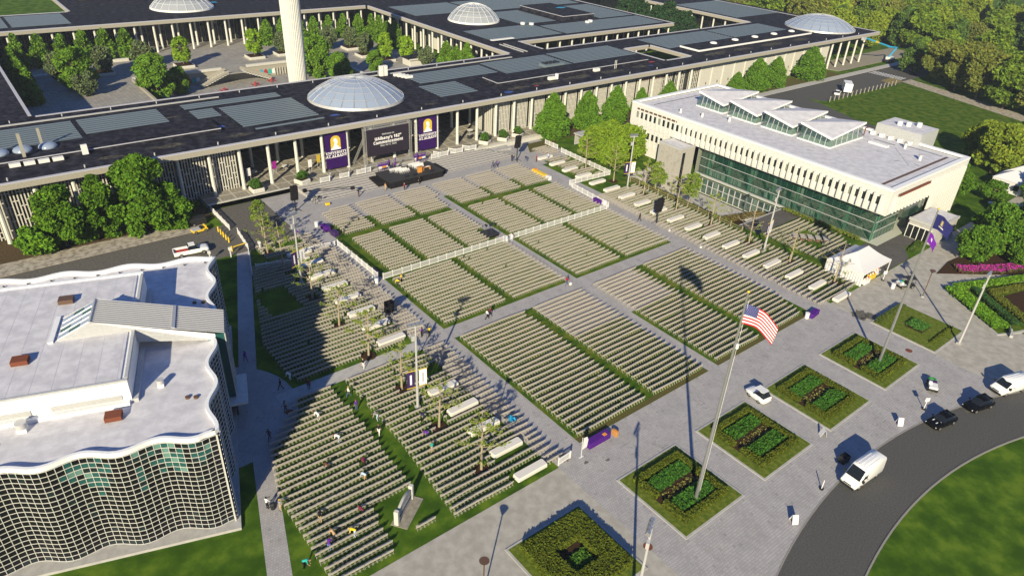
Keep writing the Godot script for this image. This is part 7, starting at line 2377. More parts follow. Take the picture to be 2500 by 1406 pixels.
func van(at: Vector3, yaw: float, label: String, L: float, hgt: float):
	# front faces -x
	var v := thing("white_van", label, "van", at, yaw, "white vans on the drive")
	var k := L * 0.5
	var W := 1.02
	part(v, "body", loft([[-k, 0.80, 0.84, 0.72, 0.38, 0.70, 0.95], [-k + 0.25, 0.94, 0.98, 0.86, 0.34, 0.85, 1.12], [-k + 0.85, W, W, 0.92, 0.34, 1.0, 1.28], [-k + 1.7, W, W, 0.90, 0.34, 1.15, hgt - 0.12], [-k + 2.0, W, W, 0.93, 0.34, 1.2, hgt], [0, W, W, 0.95, 0.34, 1.2, hgt], [k - 0.12, W, W, 0.95, 0.36, 1.2, hgt], [k, W - 0.05, W - 0.05, 0.90, 0.42, 1.2, hgt - 0.08]]), M["paint_white"])
	pane(v, "windscreen", [Vector3(-k + 0.80, 1.31, 0.86), Vector3(-k + 0.80, 1.31, -0.86), Vector3(-k + 1.62, hgt - 0.19, -0.80), Vector3(-k + 1.62, hgt - 0.19, 0.80)], M["dark_glass"])
	for s in [1.0, -1.0]:
		pane(v, "side_window", [Vector3(-k + 1.15, 1.3, s * 1.0), Vector3(-k + 2.2, 1.3, s * 1.035), Vector3(-k + 2.2, hgt - 0.75, s * 0.985), Vector3(-k + 1.6, hgt - 0.75, s * 0.97)], M["dark_glass"])
		bx(v, "mirror", Vector3(-k + 1.05, 1.4, s * 1.18), Vector3(0.2, 0.34, 0.22), M["black"])
		bx(v, "headlight", Vector3(-k + 0.12, 0.86, s * 0.72), Vector3(0.18, 0.24, 0.34), M["lamp_lens"])
		bx(v, "side_trim", Vector3(0.3, 0.62, s * 1.035), Vector3(L - 2.6, 0.10, 0.03), M["metal_grey"])
		bx(v, "door_handle", Vector3(-k + 2.35, 1.05, s * 1.04), Vector3(0.2, 0.05, 0.04), M["black"])
		for x in [-k + 1.05, k - 1.25]: wheel(v, Vector3(x, 0.36, s * 0.90), 0.36, 0.24)
	bx(v, "bumper", Vector3(-k + 0.02, 0.5, 0), Vector3(0.2, 0.3, 1.7), M["black"])
	bx(v, "grille", Vector3(-k + 0.03, 0.78, 0), Vector3(0.08, 0.16, 1.0), M["black"])
	bx(v, "rear_bumper", Vector3(k + 0.02, 0.45, 0), Vector3(0.16, 0.2, 1.7), M["black"])
	for i in 5: bx(v, "roof_marker", Vector3(-k + 2.0, hgt + 0.03, -0.6 + i * 0.3), Vector3(0.08, 0.03, 0.05), M["orange"])
	for i in 4: bx(v, "roof_rib", Vector3(0.5, hgt + 0.02, -0.55 + i * 0.37), Vector3(L - 3.0, 0.025, 0.05), M["paint_white"])

func car(called: String, at: Vector3, yaw: float, label: String, L: float, hh: float, pm: Material, suv := false) -> Node3D:
	var v := thing(called, label, "car", at, yaw)
	var k := L * 0.5
	var W := 0.92
	part(v, "body", loft([[-k, 0.62, 0.66, 0.58, 0.34, 0.55, 0.68], [-k + 0.2, 0.82, 0.86, 0.76, 0.24, 0.6, 0.78], [-k + 0.7, W, W, 0.82, 0.2, 0.66, 0.86], [-k + 1.4, W, W, 0.84, 0.2, 0.72, 0.93], [0, W, W, 0.85, 0.2, 0.76, 0.96], [k - 0.7, W, W, 0.84, 0.2, 0.78, 0.98], [k - 0.15, 0.86, 0.88, 0.76, 0.26, 0.74, 0.94 if suv else 0.9], [k, 0.7, 0.74, 0.66, 0.36, 0.66, 0.8]]), pm)
	var r0 := -k + 1.35
	var r1 := -k + 2.05
	var r2 := k - (0.75 if suv else 1.35)
	var r3 := k - (0.25 if suv else 0.6)
	part(v, "cabin", loft([[r0, 0.78, 0.78, 0.74, 0.9, 0.92, 0.95], [r1, 0.80, 0.80, 0.62, 0.9, 1.0, hh - 0.02], [lerpf(r1, r2, 0.5), 0.81, 0.81, 0.63, 0.9, 1.0, hh], [r2, 0.80, 0.80, 0.62, 0.9, 1.0, hh - 0.03], [r3, 0.76, 0.76, 0.7, 0.88, 0.92, 0.97]]), M["dark_glass"])
	part(v, "roof", loft([[r1 + 0.02, 0.6, 0.62, 0.58, hh - 0.03, hh - 0.02, hh], [lerpf(r1, r2, 0.5), 0.63, 0.64, 0.6, hh - 0.03, hh, hh + 0.025], [r2 - 0.02, 0.6, 0.62, 0.58, hh - 0.03, hh - 0.02, hh - 0.005]]), pm)
	for s in [1.0, -1.0]:
		for x in [-k + 0.85, k - 0.85]: wheel(v, Vector3(x, 0.33, s * 0.80), 0.33, 0.22)
		bx(v, "headlight", Vector3(-k + 0.12, 0.62, s * 0.6), Vector3(0.14, 0.14, 0.3), M["lamp_lens"])
		bx(v, "tail_light", Vector3(k - 0.06, 0.74, s * 0.6), Vector3(0.12, 0.14, 0.3), M["tail_red"])
		bx(v, "mirror", Vector3(r0 + 0.3, 1.0, s * 0.98), Vector3(0.16, 0.13, 0.18), pm)
		bx(v, "door_line", Vector3(0.1, 0.66, s * 0.925), Vector3(0.02, 0.5, 0.012), M["black"])
	return v

func build_vehicles():
	van(Vector3(71.6, 0.03, -19.7), -0.06, "large white high-roof panel van parked on the curving drive", 5.9, 2.6)
	van(Vector3(105.4, 0.03, -15.9), -0.30, "white panel van parked at the edge of the view behind the black cars", 5.6, 2.2)
	var bc: Node3D = car("black_car", Vector3(89.8, 0.03, -18.4), -0.20, "glossy black car with pale stickers on the bonnet nearest the signboard", 4.5, 1.45, M["paint_black"], true)
	for q in [[-1.55, 0.3], [-1.3, -0.35], [-0.75, 0.45]]: bx(bc, "sticker", Vector3(q[0], 0.93, q[1]), Vector3(0.4, 0.02, 0.12), M["white"])
	car("black_car", Vector3(97.6, 0.03, -16.9), -0.26, "glossy black estate car between the other black car and the white van", 4.6, 1.55, M["paint_black"], true)
	var m: Node3D = car("white_microcar", Vector3(74.25, 0.03, -35.8), -PI / 2 - 0.12, "small rounded white electric car beside a flower bed", 3.3, 1.62, M["paint_white"], true)
	bx(m, "roof_panel", Vector3(0.3, 1.66, 0), Vector3(1.5, 0.05, 1.15), M["vinyl"])
	# pickup with open bed
	var p := thing("pickup_truck", "white pickup truck with red boards in its open bed behind the wavy hall", "pickup truck", Vector3(25.2, 0.03, -117.4), PI - 0.12)
	part(p, "body", loft([[-2.8, 0.8, 0.84, 0.74, 0.45, 0.8, 1.0], [-2.5, 0.95, 0.98, 0.85, 0.4, 0.95, 1.1], [-1.3, 1.0, 1.0, 0.9, 0.4, 1.0, 1.15], [0.4, 1.0, 1.0, 0.92, 0.4, 1.0, 1.15]]), M["paint_white"])
	part(p, "cabin", loft([[-1.35, 0.85, 0.85, 0.8, 1.1, 1.14, 1.18], [-0.7, 0.88, 0.88, 0.7, 1.1, 1.2, 1.85], [0.2, 0.88, 0.88, 0.7, 1.1, 1.2, 1.87], [0.45, 0.86, 0.86, 0.74, 1.1, 1.2, 1.8]]), M["dark_glass"])
	bx(p, "roof", Vector3(-0.2, 1.88, 0), Vector3(1.0, 0.05, 1.35), M["paint_white"])
	for s in [-1, 1]: bx(p, "bed_side", Vector3(1.6, 0.85, s * 0.95), Vector3(2.4, 0.7, 0.1), M["paint_white"])
	bx(p, "bed_floor", Vector3(1.6, 0.62, 0), Vector3(2.4, 0.08, 1.8), M["metal_grey"])
	bx(p, "tailgate", Vector3(2.8, 0.85, 0), Vector3(0.1, 0.7, 1.9), M["paint_white"])
	bx(p, "cargo", Vector3(1.5, 0.8, 0.2), Vector3(2.0, 0.3, 0.8), M["red"])
	for s in [1.0, -1.0]:
		for x in [-1.85, 1.75]: wheel(p, Vector3(x, 0.38, s * 0.88), 0.38, 0.26)
		bx(p, "headlight", Vector3(-2.72, 0.82, s * 0.66), Vector3(0.14, 0.18, 0.3), M["lamp_lens"])
	# box truck and a white car by the posts
	var b := thing("box_truck", "white box truck parked beyond the white posts", "truck", Vector3(240.4, 0.03, -116.2), PI + 0.62)
	bx(b, "cargo_box", Vector3(1.4, 2.0, 0), Vector3(5.4, 2.7, 2.5), M["paint_white"])
	for i in 4: bx(b, "box_panel_line", Vector3(1.4, 1.2 + i * 0.5, 1.26), Vector3(4.6, 0.05, 0.02), M["metal_grey"])
	part(b, "cab", loft([[-3.4, 0.85, 0.9, 0.78, 0.5, 0.9, 1.1], [-2.9, 1.0, 1.05, 0.9, 0.45, 1.1, 1.4], [-2.1, 1.05, 1.05, 0.85, 0.45, 1.3, 2.3], [-1.35, 1.05, 1.05, 0.9, 0.45, 1.3, 2.4]]), M["paint_white"])
	pane(b, "windscreen", [Vector3(-2.86, 1.5, 0.8), Vector3(-2.86, 1.5, -0.8), Vector3(-2.2, 2.2, -0.72), Vector3(-2.2, 2.2, 0.72)], M["dark_glass"])
	for s in [1.0, -1.0]:
		pane(b, "side_window", [Vector3(-2.3, 1.45, s * 1.06), Vector3(-1.5, 1.45, s * 1.07), Vector3(-1.5, 2.1, s * 0.99), Vector3(-2.0, 2.1, s * 0.98)], M["dark_glass"])
		for x in [-2.5, 2.6]: wheel(b, Vector3(x, 0.45, s * 0.95), 0.45, 0.3)
	bx(b, "chassis", Vector3(0.6, 0.55, 0), Vector3(6.0, 0.2, 1.6), M["black"])
	car("white_car", Vector3(233.6, 0.03, -115.4), PI + 0.4, "white car half hidden behind the box truck", 4.6, 1.5, M["paint_white"], true)
	# yellow buggy with a flat deck
	var y := thing("yellow_buggy", "low yellow utility buggy beside the broad trees on the service road", "utility cart", Vector3(29.0, 0.02, -125.2), 0.1)
	bx(y, "chassis", Vector3(0, 0.45, 0), Vector3(2.7, 0.35, 1.3), M["yellow"])
	bx(y, "deck", Vector3(-0.6, 0.7, 0), Vector3(1.4, 0.12, 1.2), M["metal_grey"])
	bx(y, "seat", Vector3(0.45, 0.8, 0), Vector3(0.5, 0.3, 1.0), M["black"])
	bx(y, "dashboard", Vector3(1.1, 0.85, 0), Vector3(0.2, 0.5, 1.2), M["yellow"])
	for s in [1.0, -1.0]:
		for x in [-0.9, 0.9]: wheel(y, Vector3(x, 0.28, s * 0.6), 0.28, 0.24)
		bx(y, "mudguard", Vector3(0.9, 0.66, s * 0.6), Vector3(0.8, 0.1, 0.36), M["yellow"])
	var dk := thing("dark_trailer", "dark covered trailer in the shade of the broad trees", "trailer", Vector3(29.6, 0.12, -128.6), 0.05)
	part(dk, "body", chamfer_box(Vector3(3.2, 1.3, 1.7), 0.1), M["black"])
	for s in [1.0, -1.0]: wheel(dk, Vector3(-0.8, 0.3, s * 0.9), 0.3, 0.2)
	# carts on the plaza
	var u := thing("utility_cart", "dark utility cart loaded with boxes beside the tent", "utility cart", Vector3(122.2, 0.03, -38.8), -0.5)
	bx(u, "chassis", Vector3(0, 0.5, 0), Vector3(3.0, 0.3, 1.4), M["black"])
	part(u, "canopy", chamfer_box(Vector3(1.7, 0.14, 1.4), 0.06), M["black"], Vector3(0.6, 1.75, 0))
	for q in [[-0.15, 0.6], [-0.15, -0.6], [1.35, 0.6], [1.35, -0.6]]: bx(u, "canopy_post", Vector3(q[0], 1.2, q[1]), Vector3(0.05, 1.2, 0.05), M["black"])
	bx(u, "seat", Vector3(0.4, 0.85, 0), Vector3(0.6, 0.4, 1.2), M["black"])
	bx(u, "cargo_bed", Vector3(-0.9, 0.72, 0), Vector3(1.3, 0.16, 1.3), M["metal_grey"])
	for i in 5: bx(u, "crate", Vector3(-1.3 + (i % 3) * 0.42, 0.95, -0.35 + (i / 3) * 0.6), Vector3(0.36, 0.3, 0.42), [M["white"], M["sky_blue"], M["green_paint"], M["metal_grey"], M["white"]][i])
	for s in [1.0, -1.0]:
		for x in [-0.95, 1.0]: wheel(u, Vector3(x, 0.3, s * 0.65), 0.3, 0.24)
	u = thing("utility_cart", "small white and green utility cart standing on the plaza near the black cars", "utility cart", Vector3(96.6, 0.03, -22.6), 0.5)
	bx(u, "chassis", Vector3(0, 0.45, 0), Vector3(2.6, 0.3, 1.2), M["black"])
	bx(u, "cargo_bed", Vector3(-0.5, 0.75, 0), Vector3(1.3, 0.3, 1.1), M["white"])
	bx(u, "seat", Vector3(0.35, 0.85, 0), Vector3(0.5, 0.35, 1.0), M["purple_dark"])
	part(u, "nose", chamfer_box(Vector3(0.7, 0.6, 1.1), 0.15), M["green_paint"], Vector3(1.05, 0.4, 0))
	bx(u, "box", Vector3(-0.2, 1.05, -0.4), Vector3(0.4, 0.3, 0.4), M["white"])
	part(u, "steering_wheel", bar(Vector3(0.75, 0.9, 0.2), Vector3(0.6, 1.25, 0.2), 0.05, 5), M["black"])
	for s in [1.0, -1.0]:
		for x in [-0.8, 0.85]: wheel(u, Vector3(x, 0.28, s * 0.55), 0.28, 0.22)
	var bxs := thing("road_case", "black road case standing in the shadow of the large van", "case", Vector3(72.6, 0.03, -22.4), -0.1)
	part(bxs, "body", chamfer_box(Vector3(1.2, 0.9, 0.9), 0.05), M["black"])
	bx(bxs, "lid", Vector3(0, 0.92, 0), Vector3(1.1, 0.04, 0.8), M["black_cloth"])
	# boom lift by the far end of the podium
	var bl := thing("boom_lift", "turquoise boom lift with folded arm at the far end of the podium", "boom lift", Vector3(300.0, 0.14, -131.0))
	bx(bl, "chassis", Vector3(0, 0.8, 0), Vector3(4.6, 0.8, 2.2), M["black"])
	for s in [1.0, -1.0]:
		for x in [-1.6, 1.6]: wheel(bl, Vector3(x, 0.55, s * 1.1), 0.55, 0.4)
	bx(bl, "turret", Vector3(0, 1.7, 0), Vector3(3.4, 1.0, 1.8), M["white"])
	part(bl, "lower_arm", bar(Vector3(-1.4, 2.2, 0), Vector3(4.2, 5.0, -0.5), 0.32, 6), M["sky_blue"])
	part(bl, "middle_arm", bar(Vector3(4.2, 5.2, -0.5), Vector3(-3.0, 6.2, -0.6), 0.34, 6), M["sky_blue"])
	part(bl, "upper_arm", bar(Vector3(-1.0, 5.9, -0.4), Vector3(-17.5, 10.2, -3.6), 0.30, 6), M["sky_blue"])
	part(bl, "arm_band", bar(Vector3(-9.2, 8.05, -2.0), Vector3(-11.4, 8.6, -2.4), 0.34, 6), M["gold"])
	bx(bl, "basket", Vector3(-18.4, 10.0, -3.8), Vector3(1.8, 1.1, 1.0), M["metal_grey"])

# ---------------------------------------------------------------- people
func nets(bones: Array, cell: float) -> ArrayMesh:
	# smooth union of tapered capsules, meshed as surface nets; one surface for each kind of cover
	var lo := Vector3(1e9, 1e9, 1e9)
	var hi := -lo
	for b in bones:
		var m: float = maxf(b[2], b[3]) + cell * 2.5
		for e in 2:
			var p: Vector3 = b[e]
			lo = lo.min(p - Vector3.ONE * m)
			hi = hi.max(p + Vector3.ONE * m)
	var nx := int((hi.x - lo.x) / cell) + 2
	var ny := int((hi.y - lo.y) / cell) + 2
	var nz := int((hi.z - lo.z) / cell) + 2
	var f := PackedFloat32Array()
	f.resize(nx * ny * nz)
	f.fill(1.0)
	var best := PackedFloat32Array()
	best.resize(f.size())
	best.fill(1e9)
	var reg := PackedByteArray()
	reg.resize(f.size())
	for b in bones:
		var a: Vector3 = b[0]
		var c: Vector3 = b[1]
		var ra: float = b[2]
		var rb: float = b[3]
		var m := maxf(ra, rb) + cell * 2.5
		var l := ((a.min(c) - Vector3.ONE * m) - lo) / cell
		var h := ((a.max(c) + Vector3.ONE * m) - lo) / cell
		var ac := c - a
		var q := maxf(ac.length_squared(), 1e-6)
		for z in range(maxi(0, int(l.z)), mini(nz, int(h.z) + 1)):
			for y in range(maxi(0, int(l.y)), mini(ny, int(h.y) + 1)):
				for x in range(maxi(0, int(l.x)), mini(nx, int(h.x) + 1)):
					var p := lo + Vector3(x, y, z) * cell
					var t := clampf((p - a).dot(ac) / q, 0, 1)
					var d := p.distance_to(a + ac * t) - lerpf(ra, rb, t)
					var i := (z * ny + y) * nx + x
					if d < best[i]:
						best[i] = d
						reg[i] = b[4]
					var k := 0.045
					var e := f[i]
					var hh := clampf(0.5 + 0.5 * (e - d) / k, 0, 1)
					f[i] = lerpf(e, d, hh) - k * hh * (1.0 - hh)
	var vid := {}
	var vp := PackedVector3Array()
	var vr := PackedByteArray()
	for z in nz - 1:
		for y in ny - 1:
			for x in nx - 1:
				var s := Vector3.ZERO
				var n := 0
				var i0 := (z * ny + y) * nx + x
				var idx := [i0, i0 + 1, i0 + nx, i0 + nx + 1, i0 + nx * ny, i0 + nx * ny + 1, i0 + nx * ny + nx, i0 + nx * ny + nx + 1]
				var neg := 0
				for k in 8: if f[idx[k]] < 0: neg += 1
				if neg == 0 or neg == 8: continue
				for e in [[0, 1], [2, 3], [4, 5], [6, 7], [0, 2], [1, 3], [4, 6], [5, 7], [0, 4], [1, 5], [2, 6], [3, 7]]:
					var u := f[idx[e[0]]]
					var w := f[idx[e[1]]]
					if (u < 0) != (w < 0):
						var pa := Vector3(e[0] & 1, (e[0] >> 1) & 1, e[0] >> 2)
						var pb := Vector3(e[1] & 1, (e[1] >> 1) & 1, e[1] >> 2)
						s += pa.lerp(pb, u / (u - w))
						n += 1
				vid[i0] = vp.size()
				vp.append(lo + (Vector3(x, y, z) + s / n) * cell)
				var br := 0
				var bd := 1e9
				for k in 8:
					if best[idx[k]] < bd:
						bd = best[idx[k]]
						br = reg[idx[k]]
				vr.append(br)
	var tris := {}
	var sx := 1
	var sy := nx
	var sz := nx * ny
	for i0 in vid:
		for ax in 3:
			var st: int = [sx, sy, sz][ax]
			if i0 + st >= f.size(): continue
			var u := f[i0]
			var w := f[i0 + st]
			if (u < 0) == (w < 0): continue
			var b1: int = [sy, sz, sx][ax]
			var b2: int = [sz, sx, sy][ax]
			var q := [i0, i0 - b1, i0 - b1 - b2, i0 - b2]
			var ok := true
			for k in q: if not vid.has(k): ok = false
			if not ok: continue
			var v := [vid[q[0]], vid[q[1]], vid[q[2]], vid[q[3]]]
			if u < 0: v.reverse()
			var r: int = vr[v[0]]
			if not tris.has(r): tris[r] = []
			tris[r].append_array([v[0], v[1], v[2], v[0], v[2], v[3]])
	var nrm := PackedVector3Array()
	nrm.resize(vp.size())
	for r in tris:
		var t: Array = tris[r]
		for i in range(0, t.size(), 3):
			var k := (vp[t[i + 2]] - vp[t[i]]).cross(vp[t[i + 1]] - vp[t[i]])
			for j in 3: nrm[t[i + j]] += k
	var m := ArrayMesh.new()
	for r in [0, 1, 2, 3, 4]:
		var t: Array = tris.get(r, [])
		if t.is_empty(): t = tris.values()[0].slice(0, 3)
		var pv := PackedVector3Array()
		var pn := PackedVector3Array()
		for i in t:
			pv.append(vp[i])
			pn.append(nrm[i].normalized())
		var a := []
		a.resize(Mesh.ARRAY_MAX)
		a[Mesh.ARRAY_VERTEX] = pv
		a[Mesh.ARRAY_NORMAL] = pn
		m.add_surface_from_arrays(Mesh.PRIMITIVE_TRIANGLES, a)
	return m

func pose(kind: String) -> Array:
	# joints of a 1.74 m figure facing -z; covers: 0 trousers, 1 top, 2 skin, 3 hair, 4 shoes
	var b := []
	var hip := Vector3(0, 0.93, 0)
	var chest := Vector3(0, 1.32, 0)
	var neck := Vector3(0, 1.47, 0)
	var head := Vector3(0, 1.62, -0.02)
	var kn := [Vector3(-0.10, 0.50, -0.02), Vector3(0.10, 0.50, -0.02)]
	var an := [Vector3(-0.10, 0.08, 0.02), Vector3(0.10, 0.08, 0.02)]
	var el := [Vector3(-0.25, 1.12, 0.03), Vector3(0.25, 1.12, 0.03)]
	var wr := [Vector3(-0.27, 0.87, -0.06), Vector3(0.27, 0.87, -0.06)]
	match kind:
		"walk":
			kn = [Vector3(-0.10, 0.52, -0.20), Vector3(0.10, 0.50, 0.05)]
			an = [Vector3(-0.10, 0.08, -0.30), Vector3(0.10, 0.12, 0.34)]
			el = [Vector3(-0.25, 1.12, 0.14), Vector3(0.25, 1.12, -0.10)]
			wr = [Vector3(-0.24, 0.90, 0.10), Vector3(0.24, 0.92, -0.28)]
		"bend":
			chest = Vector3(0, 1.14, -0.34)
			neck = Vector3(0, 1.16, -0.50)
			head = Vector3(0, 1.14, -0.66)
			kn = [Vector3(-0.11, 0.50, -0.10), Vector3(0.11, 0.50, -0.06)]
			an = [Vector3(-0.12, 0.08, 0.02), Vector3(0.12, 0.08, 0.06)]
			el = [Vector3(-0.23, 0.86, -0.45), Vector3(0.23, 0.86, -0.45)]
			wr = [Vector3(-0.14, 0.62, -0.58), Vector3(0.16, 0.60, -0.58)]
		"reach":
			el = [Vector3(-0.27, 1.20, -0.20), Vector3(0.26, 1.14, -0.16)]
			wr = [Vector3(-0.20, 1.18, -0.46), Vector3(0.20, 1.02, -0.40)]
	var side := func(s: int) -> float: return -1.0 if s == 0 else 1.0
	for s in 2:
		var g: float = side.call(s)
		var hj := hip + Vector3(g * 0.095, -0.04, 0)
		b.append([hj, kn[s], 0.088, 0.062, 0])
		b.append([kn[s], an[s], 0.060, 0.042, 0])
		b.append([an[s] + Vector3(0, -0.03, 0.02), an[s] + Vector3(g * 0.01, -0.045, -0.16), 0.044, 0.034, 4])
		var sh := chest + (neck - chest) * 0.55 + Vector3(g * 0.175, -0.02, 0)
		b.append([sh, el[s], 0.054, 0.043, 1])
		b.append([el[s], wr[s], 0.040, 0.029, 2])
		var hd: Vector3 = (wr[s] - el[s]).normalized()
		b.append([wr[s], wr[s] + hd * 0.09, 0.032, 0.030, 2])
		for fg in 4:
			var o := Vector3((fg - 1.5) * 0.017, 0, -0.004 * absf(fg - 1.5))
			b.append([wr[s] + hd * 0.09 + o, wr[s] + hd * (0.17 - 0.012 * absf(fg - 1.2)) + o + Vector3(0, 0, -0.025), 0.012, 0.010, 2])
		b.append([wr[s] + hd * 0.04, wr[s] + hd * 0.10 + Vector3(-g * 0.045, 0, -0.03), 0.014, 0.011, 2])
	b.append([hip + Vector3(-0.07, 0, 0), hip + Vector3(0.07, 0, 0), 0.115, 0.115, 0])
	b.append([hip + Vector3(0, 0.10, 0), chest, 0.125, 0.135, 1])
	b.append([chest + (neck - chest) * 0.35 + Vector3(-0.12, 0, 0), chest + (neck - chest) * 0.35 + Vector3(0.12, 0, 0), 0.09, 0.09, 1])
	b.append([chest, neck, 0.10, 0.052, 1])
	b.append([neck, head, 0.052, 0.06, 2])
	b.append([head, head + Vector3(0, 0.035, 0.0), 0.092, 0.092, 2])
	b.append([head + Vector3(0, -0.06, -0.045), head + Vector3(0, -0.04, -0.05), 0.05, 0.055, 2])
	b.append([head + Vector3(0, -0.01, -0.10), head + Vector3(0, 0.02, -0.095), 0.016, 0.012, 2])
	for g in [-1.0, 1.0]: b.append([head + Vector3(g * 0.093, -0.01, 0.01), head + Vector3(g * 0.095, 0.03, 0.015), 0.018, 0.016, 2])
	b.append([head + Vector3(0, 0.055, 0.025), head + Vector3(0, 0.02, 0.055), 0.092, 0.088, 3])
	return b

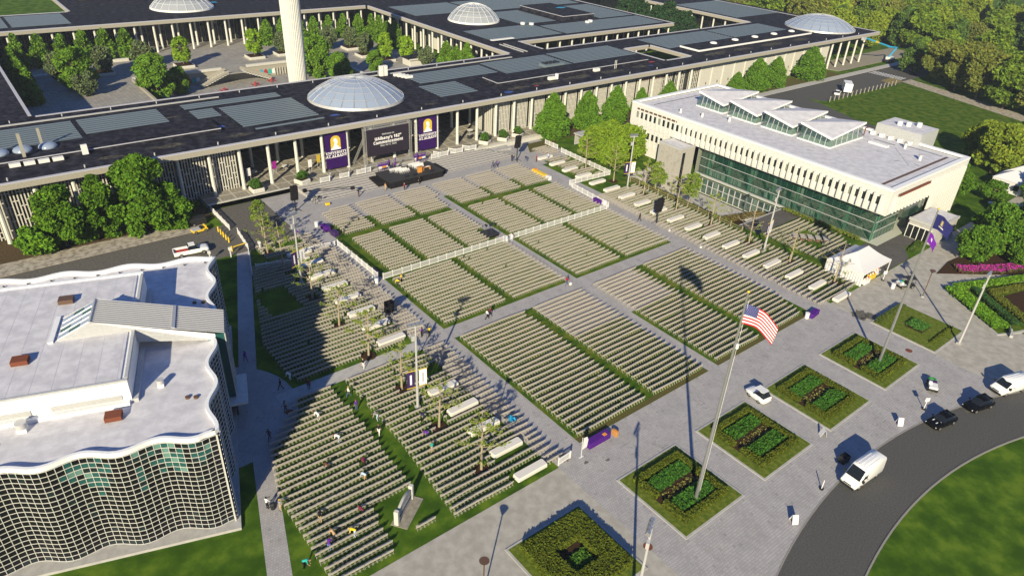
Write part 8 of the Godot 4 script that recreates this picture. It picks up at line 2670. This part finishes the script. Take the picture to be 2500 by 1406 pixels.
func build_people():
	var meshes := {}
	for k in ["stand", "walk", "bend", "reach"]: meshes[k] = nets(pose(k), 0.028)
	var C := {
		"white": [0.72, 0.72, 0.72], "grey": [0.25, 0.25, 0.26], "black": [0.015, 0.015, 0.018], "navy": [0.02, 0.025, 0.08], "purple": [0.12, 0.03, 0.28],
		"teal": [0.03, 0.34, 0.30], "yellow": [0.70, 0.52, 0.03], "tan": [0.42, 0.28, 0.16], "red": [0.30, 0.02, 0.03], "blue": [0.10, 0.18, 0.40], "lightblue": [0.40, 0.52, 0.66], "brown": [0.10, 0.05, 0.03], "jeans": [0.07, 0.10, 0.20], "blond": [0.45, 0.32, 0.12], "khaki": [0.36, 0.30, 0.20], "maroon": [0.14, 0.02, 0.05]}
	for k in C: mk("c_" + k, lin(C[k][0], C[k][1], C[k][2]), 0.85)
	# x, z, yaw, pose, top, trousers, hair, label, y
	var list := [
		[15.1, -54.6, 1.9, "stand", "grey", "khaki", "yellow", "person in a grey top and yellow cap standing at the row ends"],
		[14.1, -55.7, -1.2, "reach", "white", "black", "black", "person in a white top holding a black bag beside the row ends"],
		[14.1, -46.5, -2.2, "bend", "teal", "black", "brown", "person in a teal top stooping at the last chair rows"],
		[34.0, -71.7, 2.6, "walk", "black", "white", "black", "person in a black jacket and white trousers on the cross path"],
		[29.2, -64.5, 0.3, "stand", "purple", "jeans", "brown", "person in a purple top standing in the grass aisle"],
		[29.6, -67.4, 1.2, "walk", "white", "jeans", "blond", "person in a white top and jeans walking up the grass aisle"],
		[24.5, -65.4, 0.4, "bend", "white", "white", "brown", "person in white bending over a chair near the round paving"],
		[24.8, -60.4, 0.8, "bend", "white", "lightblue", "brown", "person in white and pale blue bending over a chair row"],
		[21.7, -56.8, 0.5, "bend", "brown", "black", "black", "person in brown and black bending over a chair"],
		[25.2, -55.0, -0.4, "bend", "maroon", "black", "black", "person in dark red bending between the rows"],
		[24.4, -53.1, 0.6, "bend", "lightblue", "tan", "brown", "person in a pale blue top bending over a chair"],
		[30.4, -61.2, 1.0, "bend", "grey", "lightblue", "brown", "person in grey bending at the aisle end of a row"],
		[29.3, -58.9, 2.4, "walk", "black", "white", "black", "person in a black top and white shorts in the grass aisle"],
		[35.0, -57.6, 0.2, "bend", "navy", "black", "black", "person in navy bending beside a slab bench"],
		[33.7, -54.8, 0.7, "bend", "purple", "navy", "black", "person in purple and navy bending over a chair row"],
		[32.9, -52.6, 0.3, "stand", "teal", "tan", "brown", "person in a teal top among the chairs beside a bare tree"],
		[17.8, -50.7, -0.5, "bend", "black", "tan", "black", "person in a black top with bare legs bending over the chairs"],
		[21.8, -48.8, 0.3, "bend", "maroon", "black", "brown", "person in dark clothes bending over the chairs by the lawn sign"],
		[19.9, -46.9, 0.8, "bend", "yellow", "lightblue", "blond", "person in a pale yellow top and blue jeans among the front rows"],
		[18.0, -47.8, 0.1, "bend", "tan", "tan", "brown", "person in tan bending over a chair in the front rows"],
		[17.0, -46.9, -0.6, "bend", "purple", "blue", "brown", "person in a bright purple top bending in the front rows"],
		[21.9, -69.4, 2.0, "walk", "grey", "black", "black", "person in grey walking across the round paving in the shade"],
		[23.1, -73.8, 1.0, "walk", "black", "black", "black", "person in black walking on the round paving in the shade"],
		[18.3, -65.6, 2.0, "walk", "navy", "navy", "brown", "person in navy walking by the corner of the round paving"],
		[26.1, -71.8, 2.7, "stand", "maroon", "navy", "brown", "person in dark red standing on the cross path in the shade"],
		[24.9, -74.9, 0.8, "bend", "white", "white", "brown", "person in white bending at the shaded end of a row"],
		[21.6, -82.2, 0.2, "walk", "purple", "purple", "brown", "person in lilac walking on the stone path beside the wavy hall"],
		[45.6, -73.1, 0.1, "stand", "yellow", "black", "black", "person in a yellow vest standing at the path crossing"],
		[44.6, -73.6, 0.5, "stand", "purple", "black", "black", "person in a purple top beside the one in the yellow vest"],
		[55.4, -72.0, -1.9, "walk", "white", "black", "black", "person in white walking along the cross walk"],
		[56.2, -72.3, -1.9, "walk", "maroon", "black", "black", "person in dark red walking beside the one in white"],
		[72.6, -72.7, -1.6, "walk", "red", "jeans", "black", "person in red and jeans on the cross walk with a white bag"],
		[73.6, -90.4, 2.9, "stand", "lightblue", "white", "grey", "person in pale blue and white trousers by the gap in the long fence"],
		[74.8, -90.4, 2.5, "stand", "white", "lightblue", "brown", "person in white by the gap in the long fence"],
		[102.2, -83.4, 0.4, "walk", "black", "black", "black", "person all in black walking along the walk by the white hall side"],
		[49.2, -88.0, 0.6, "bend", "yellow", "black", "black", "person in a yellow vest bending at the row ends"],
		[50.2, -88.9, 0.9, "stand", "yellow", "black", "black", "person in a yellow vest standing at the row ends"],
		[94.4, -122.4, 0.3, "walk", "navy", "navy", "black", "person in navy walking on the plaza by the upper chairs"],
		[95.4, -122.2, 0.3, "walk", "purple", "black", "brown", "person in purple walking on the plaza by the upper chairs"],
		[101.0, -123.6, -0.4, "stand", "black", "navy", "black", "person in black standing under the tall loudspeaker mast"],
		[104.0, -121.5, 0.7, "bend", "navy", "jeans", "black", "person in navy stooping near the yellow table"],
		[105.6, -120.0, 0.7, "stand", "red", "maroon", "black", "person in red standing near the yellow table"],
		[109.0, -119.6, 1.7, "walk", "lightblue", "blue", "grey", "person in pale blue walking beside the grass rows"],
		[43.0, -113.4, 0.4, "bend", "purple", "grey", "black", "person in purple stooping among the chairs by the service road"],
		[75.0, -123.2, 0.2, "stand", "black", "black", "black", "person in black standing in front of the stage"],
		[70.4, -121.8, 2.6, "walk", "maroon", "black", "black", "person in dark clothes walking below the stage corner"],
		[67.0, -123.9, 1.8, "stand", "tan", "khaki", "brown", "person in tan standing at the corner of the stage"],
		[71.4, -130.0, 0.2, "stand", "black", "grey", "black", "person in black standing on the back of the stage"],
		[72.8, -129.9, -0.4, "stand", "purple", "black", "brown", "person in purple standing on the back of the stage"],
		[60.8, -124.0, 0.3, "reach", "black", "brown", "black", "person in black working the end of the camera crane"]]
	for p in list:
		var y := 0.03
		if p[0] > 71 and p[0] < 73.5 and p[1] < -129: y = 1.62
		elif p[1] < -125.6: y = 0.2
		var o := one("person", p[7], "person", meshes[p[3]], null, Vector3(p[0], y, p[1]), p[2])
		o.material_override = null
		for s in 5:
			var m: Material = [M["c_" + p[5]], M["c_" + p[4]], M["skin"] if hash(p[7]) % 3 else M["skin_brown"], M["c_" + p[6]], M["black"]][s]
			o.set_surface_override_material(s, m)
	# things they carry or have set down
	one("rubbish_bag", "black rubbish bag held between two people at the row ends", "bag", chamfer_box(Vector3(0.6, 0.8, 0.5), 0.15), M["black"], Vector3(14.6, 0.03, -55.4), 0.6)
	one("paper_bag", "white bag on the cross walk beside the person in red", "bag", chamfer_box(Vector3(0.5, 0.4, 0.35), 0.08), M["white"], Vector3(73.4, 0.03, -72.5), 0.3)
	for q in [[104.0, -77.0], [103.6, -68.9]]:
		one("paper_bag", "white plastic bag lying on the walk by the white hall side", "bag", chamfer_box(Vector3(0.6, 0.25, 0.4), 0.1), M["white"], Vector3(q[0], 0.03, q[1]), 0.5, "white bags on the walk")

func _ready():
	materials()
	view()
	build_ground()
	build_podium()
	build_courtyard()
	build_white_hall()
	build_wavy_hall()
	build_beds()
	build_chairs()
	build_benches()
	build_trees()
	build_fences()
	build_lamps()
	build_flags()
	build_stage()
	build_tables()
	build_vehicles()
	build_people()
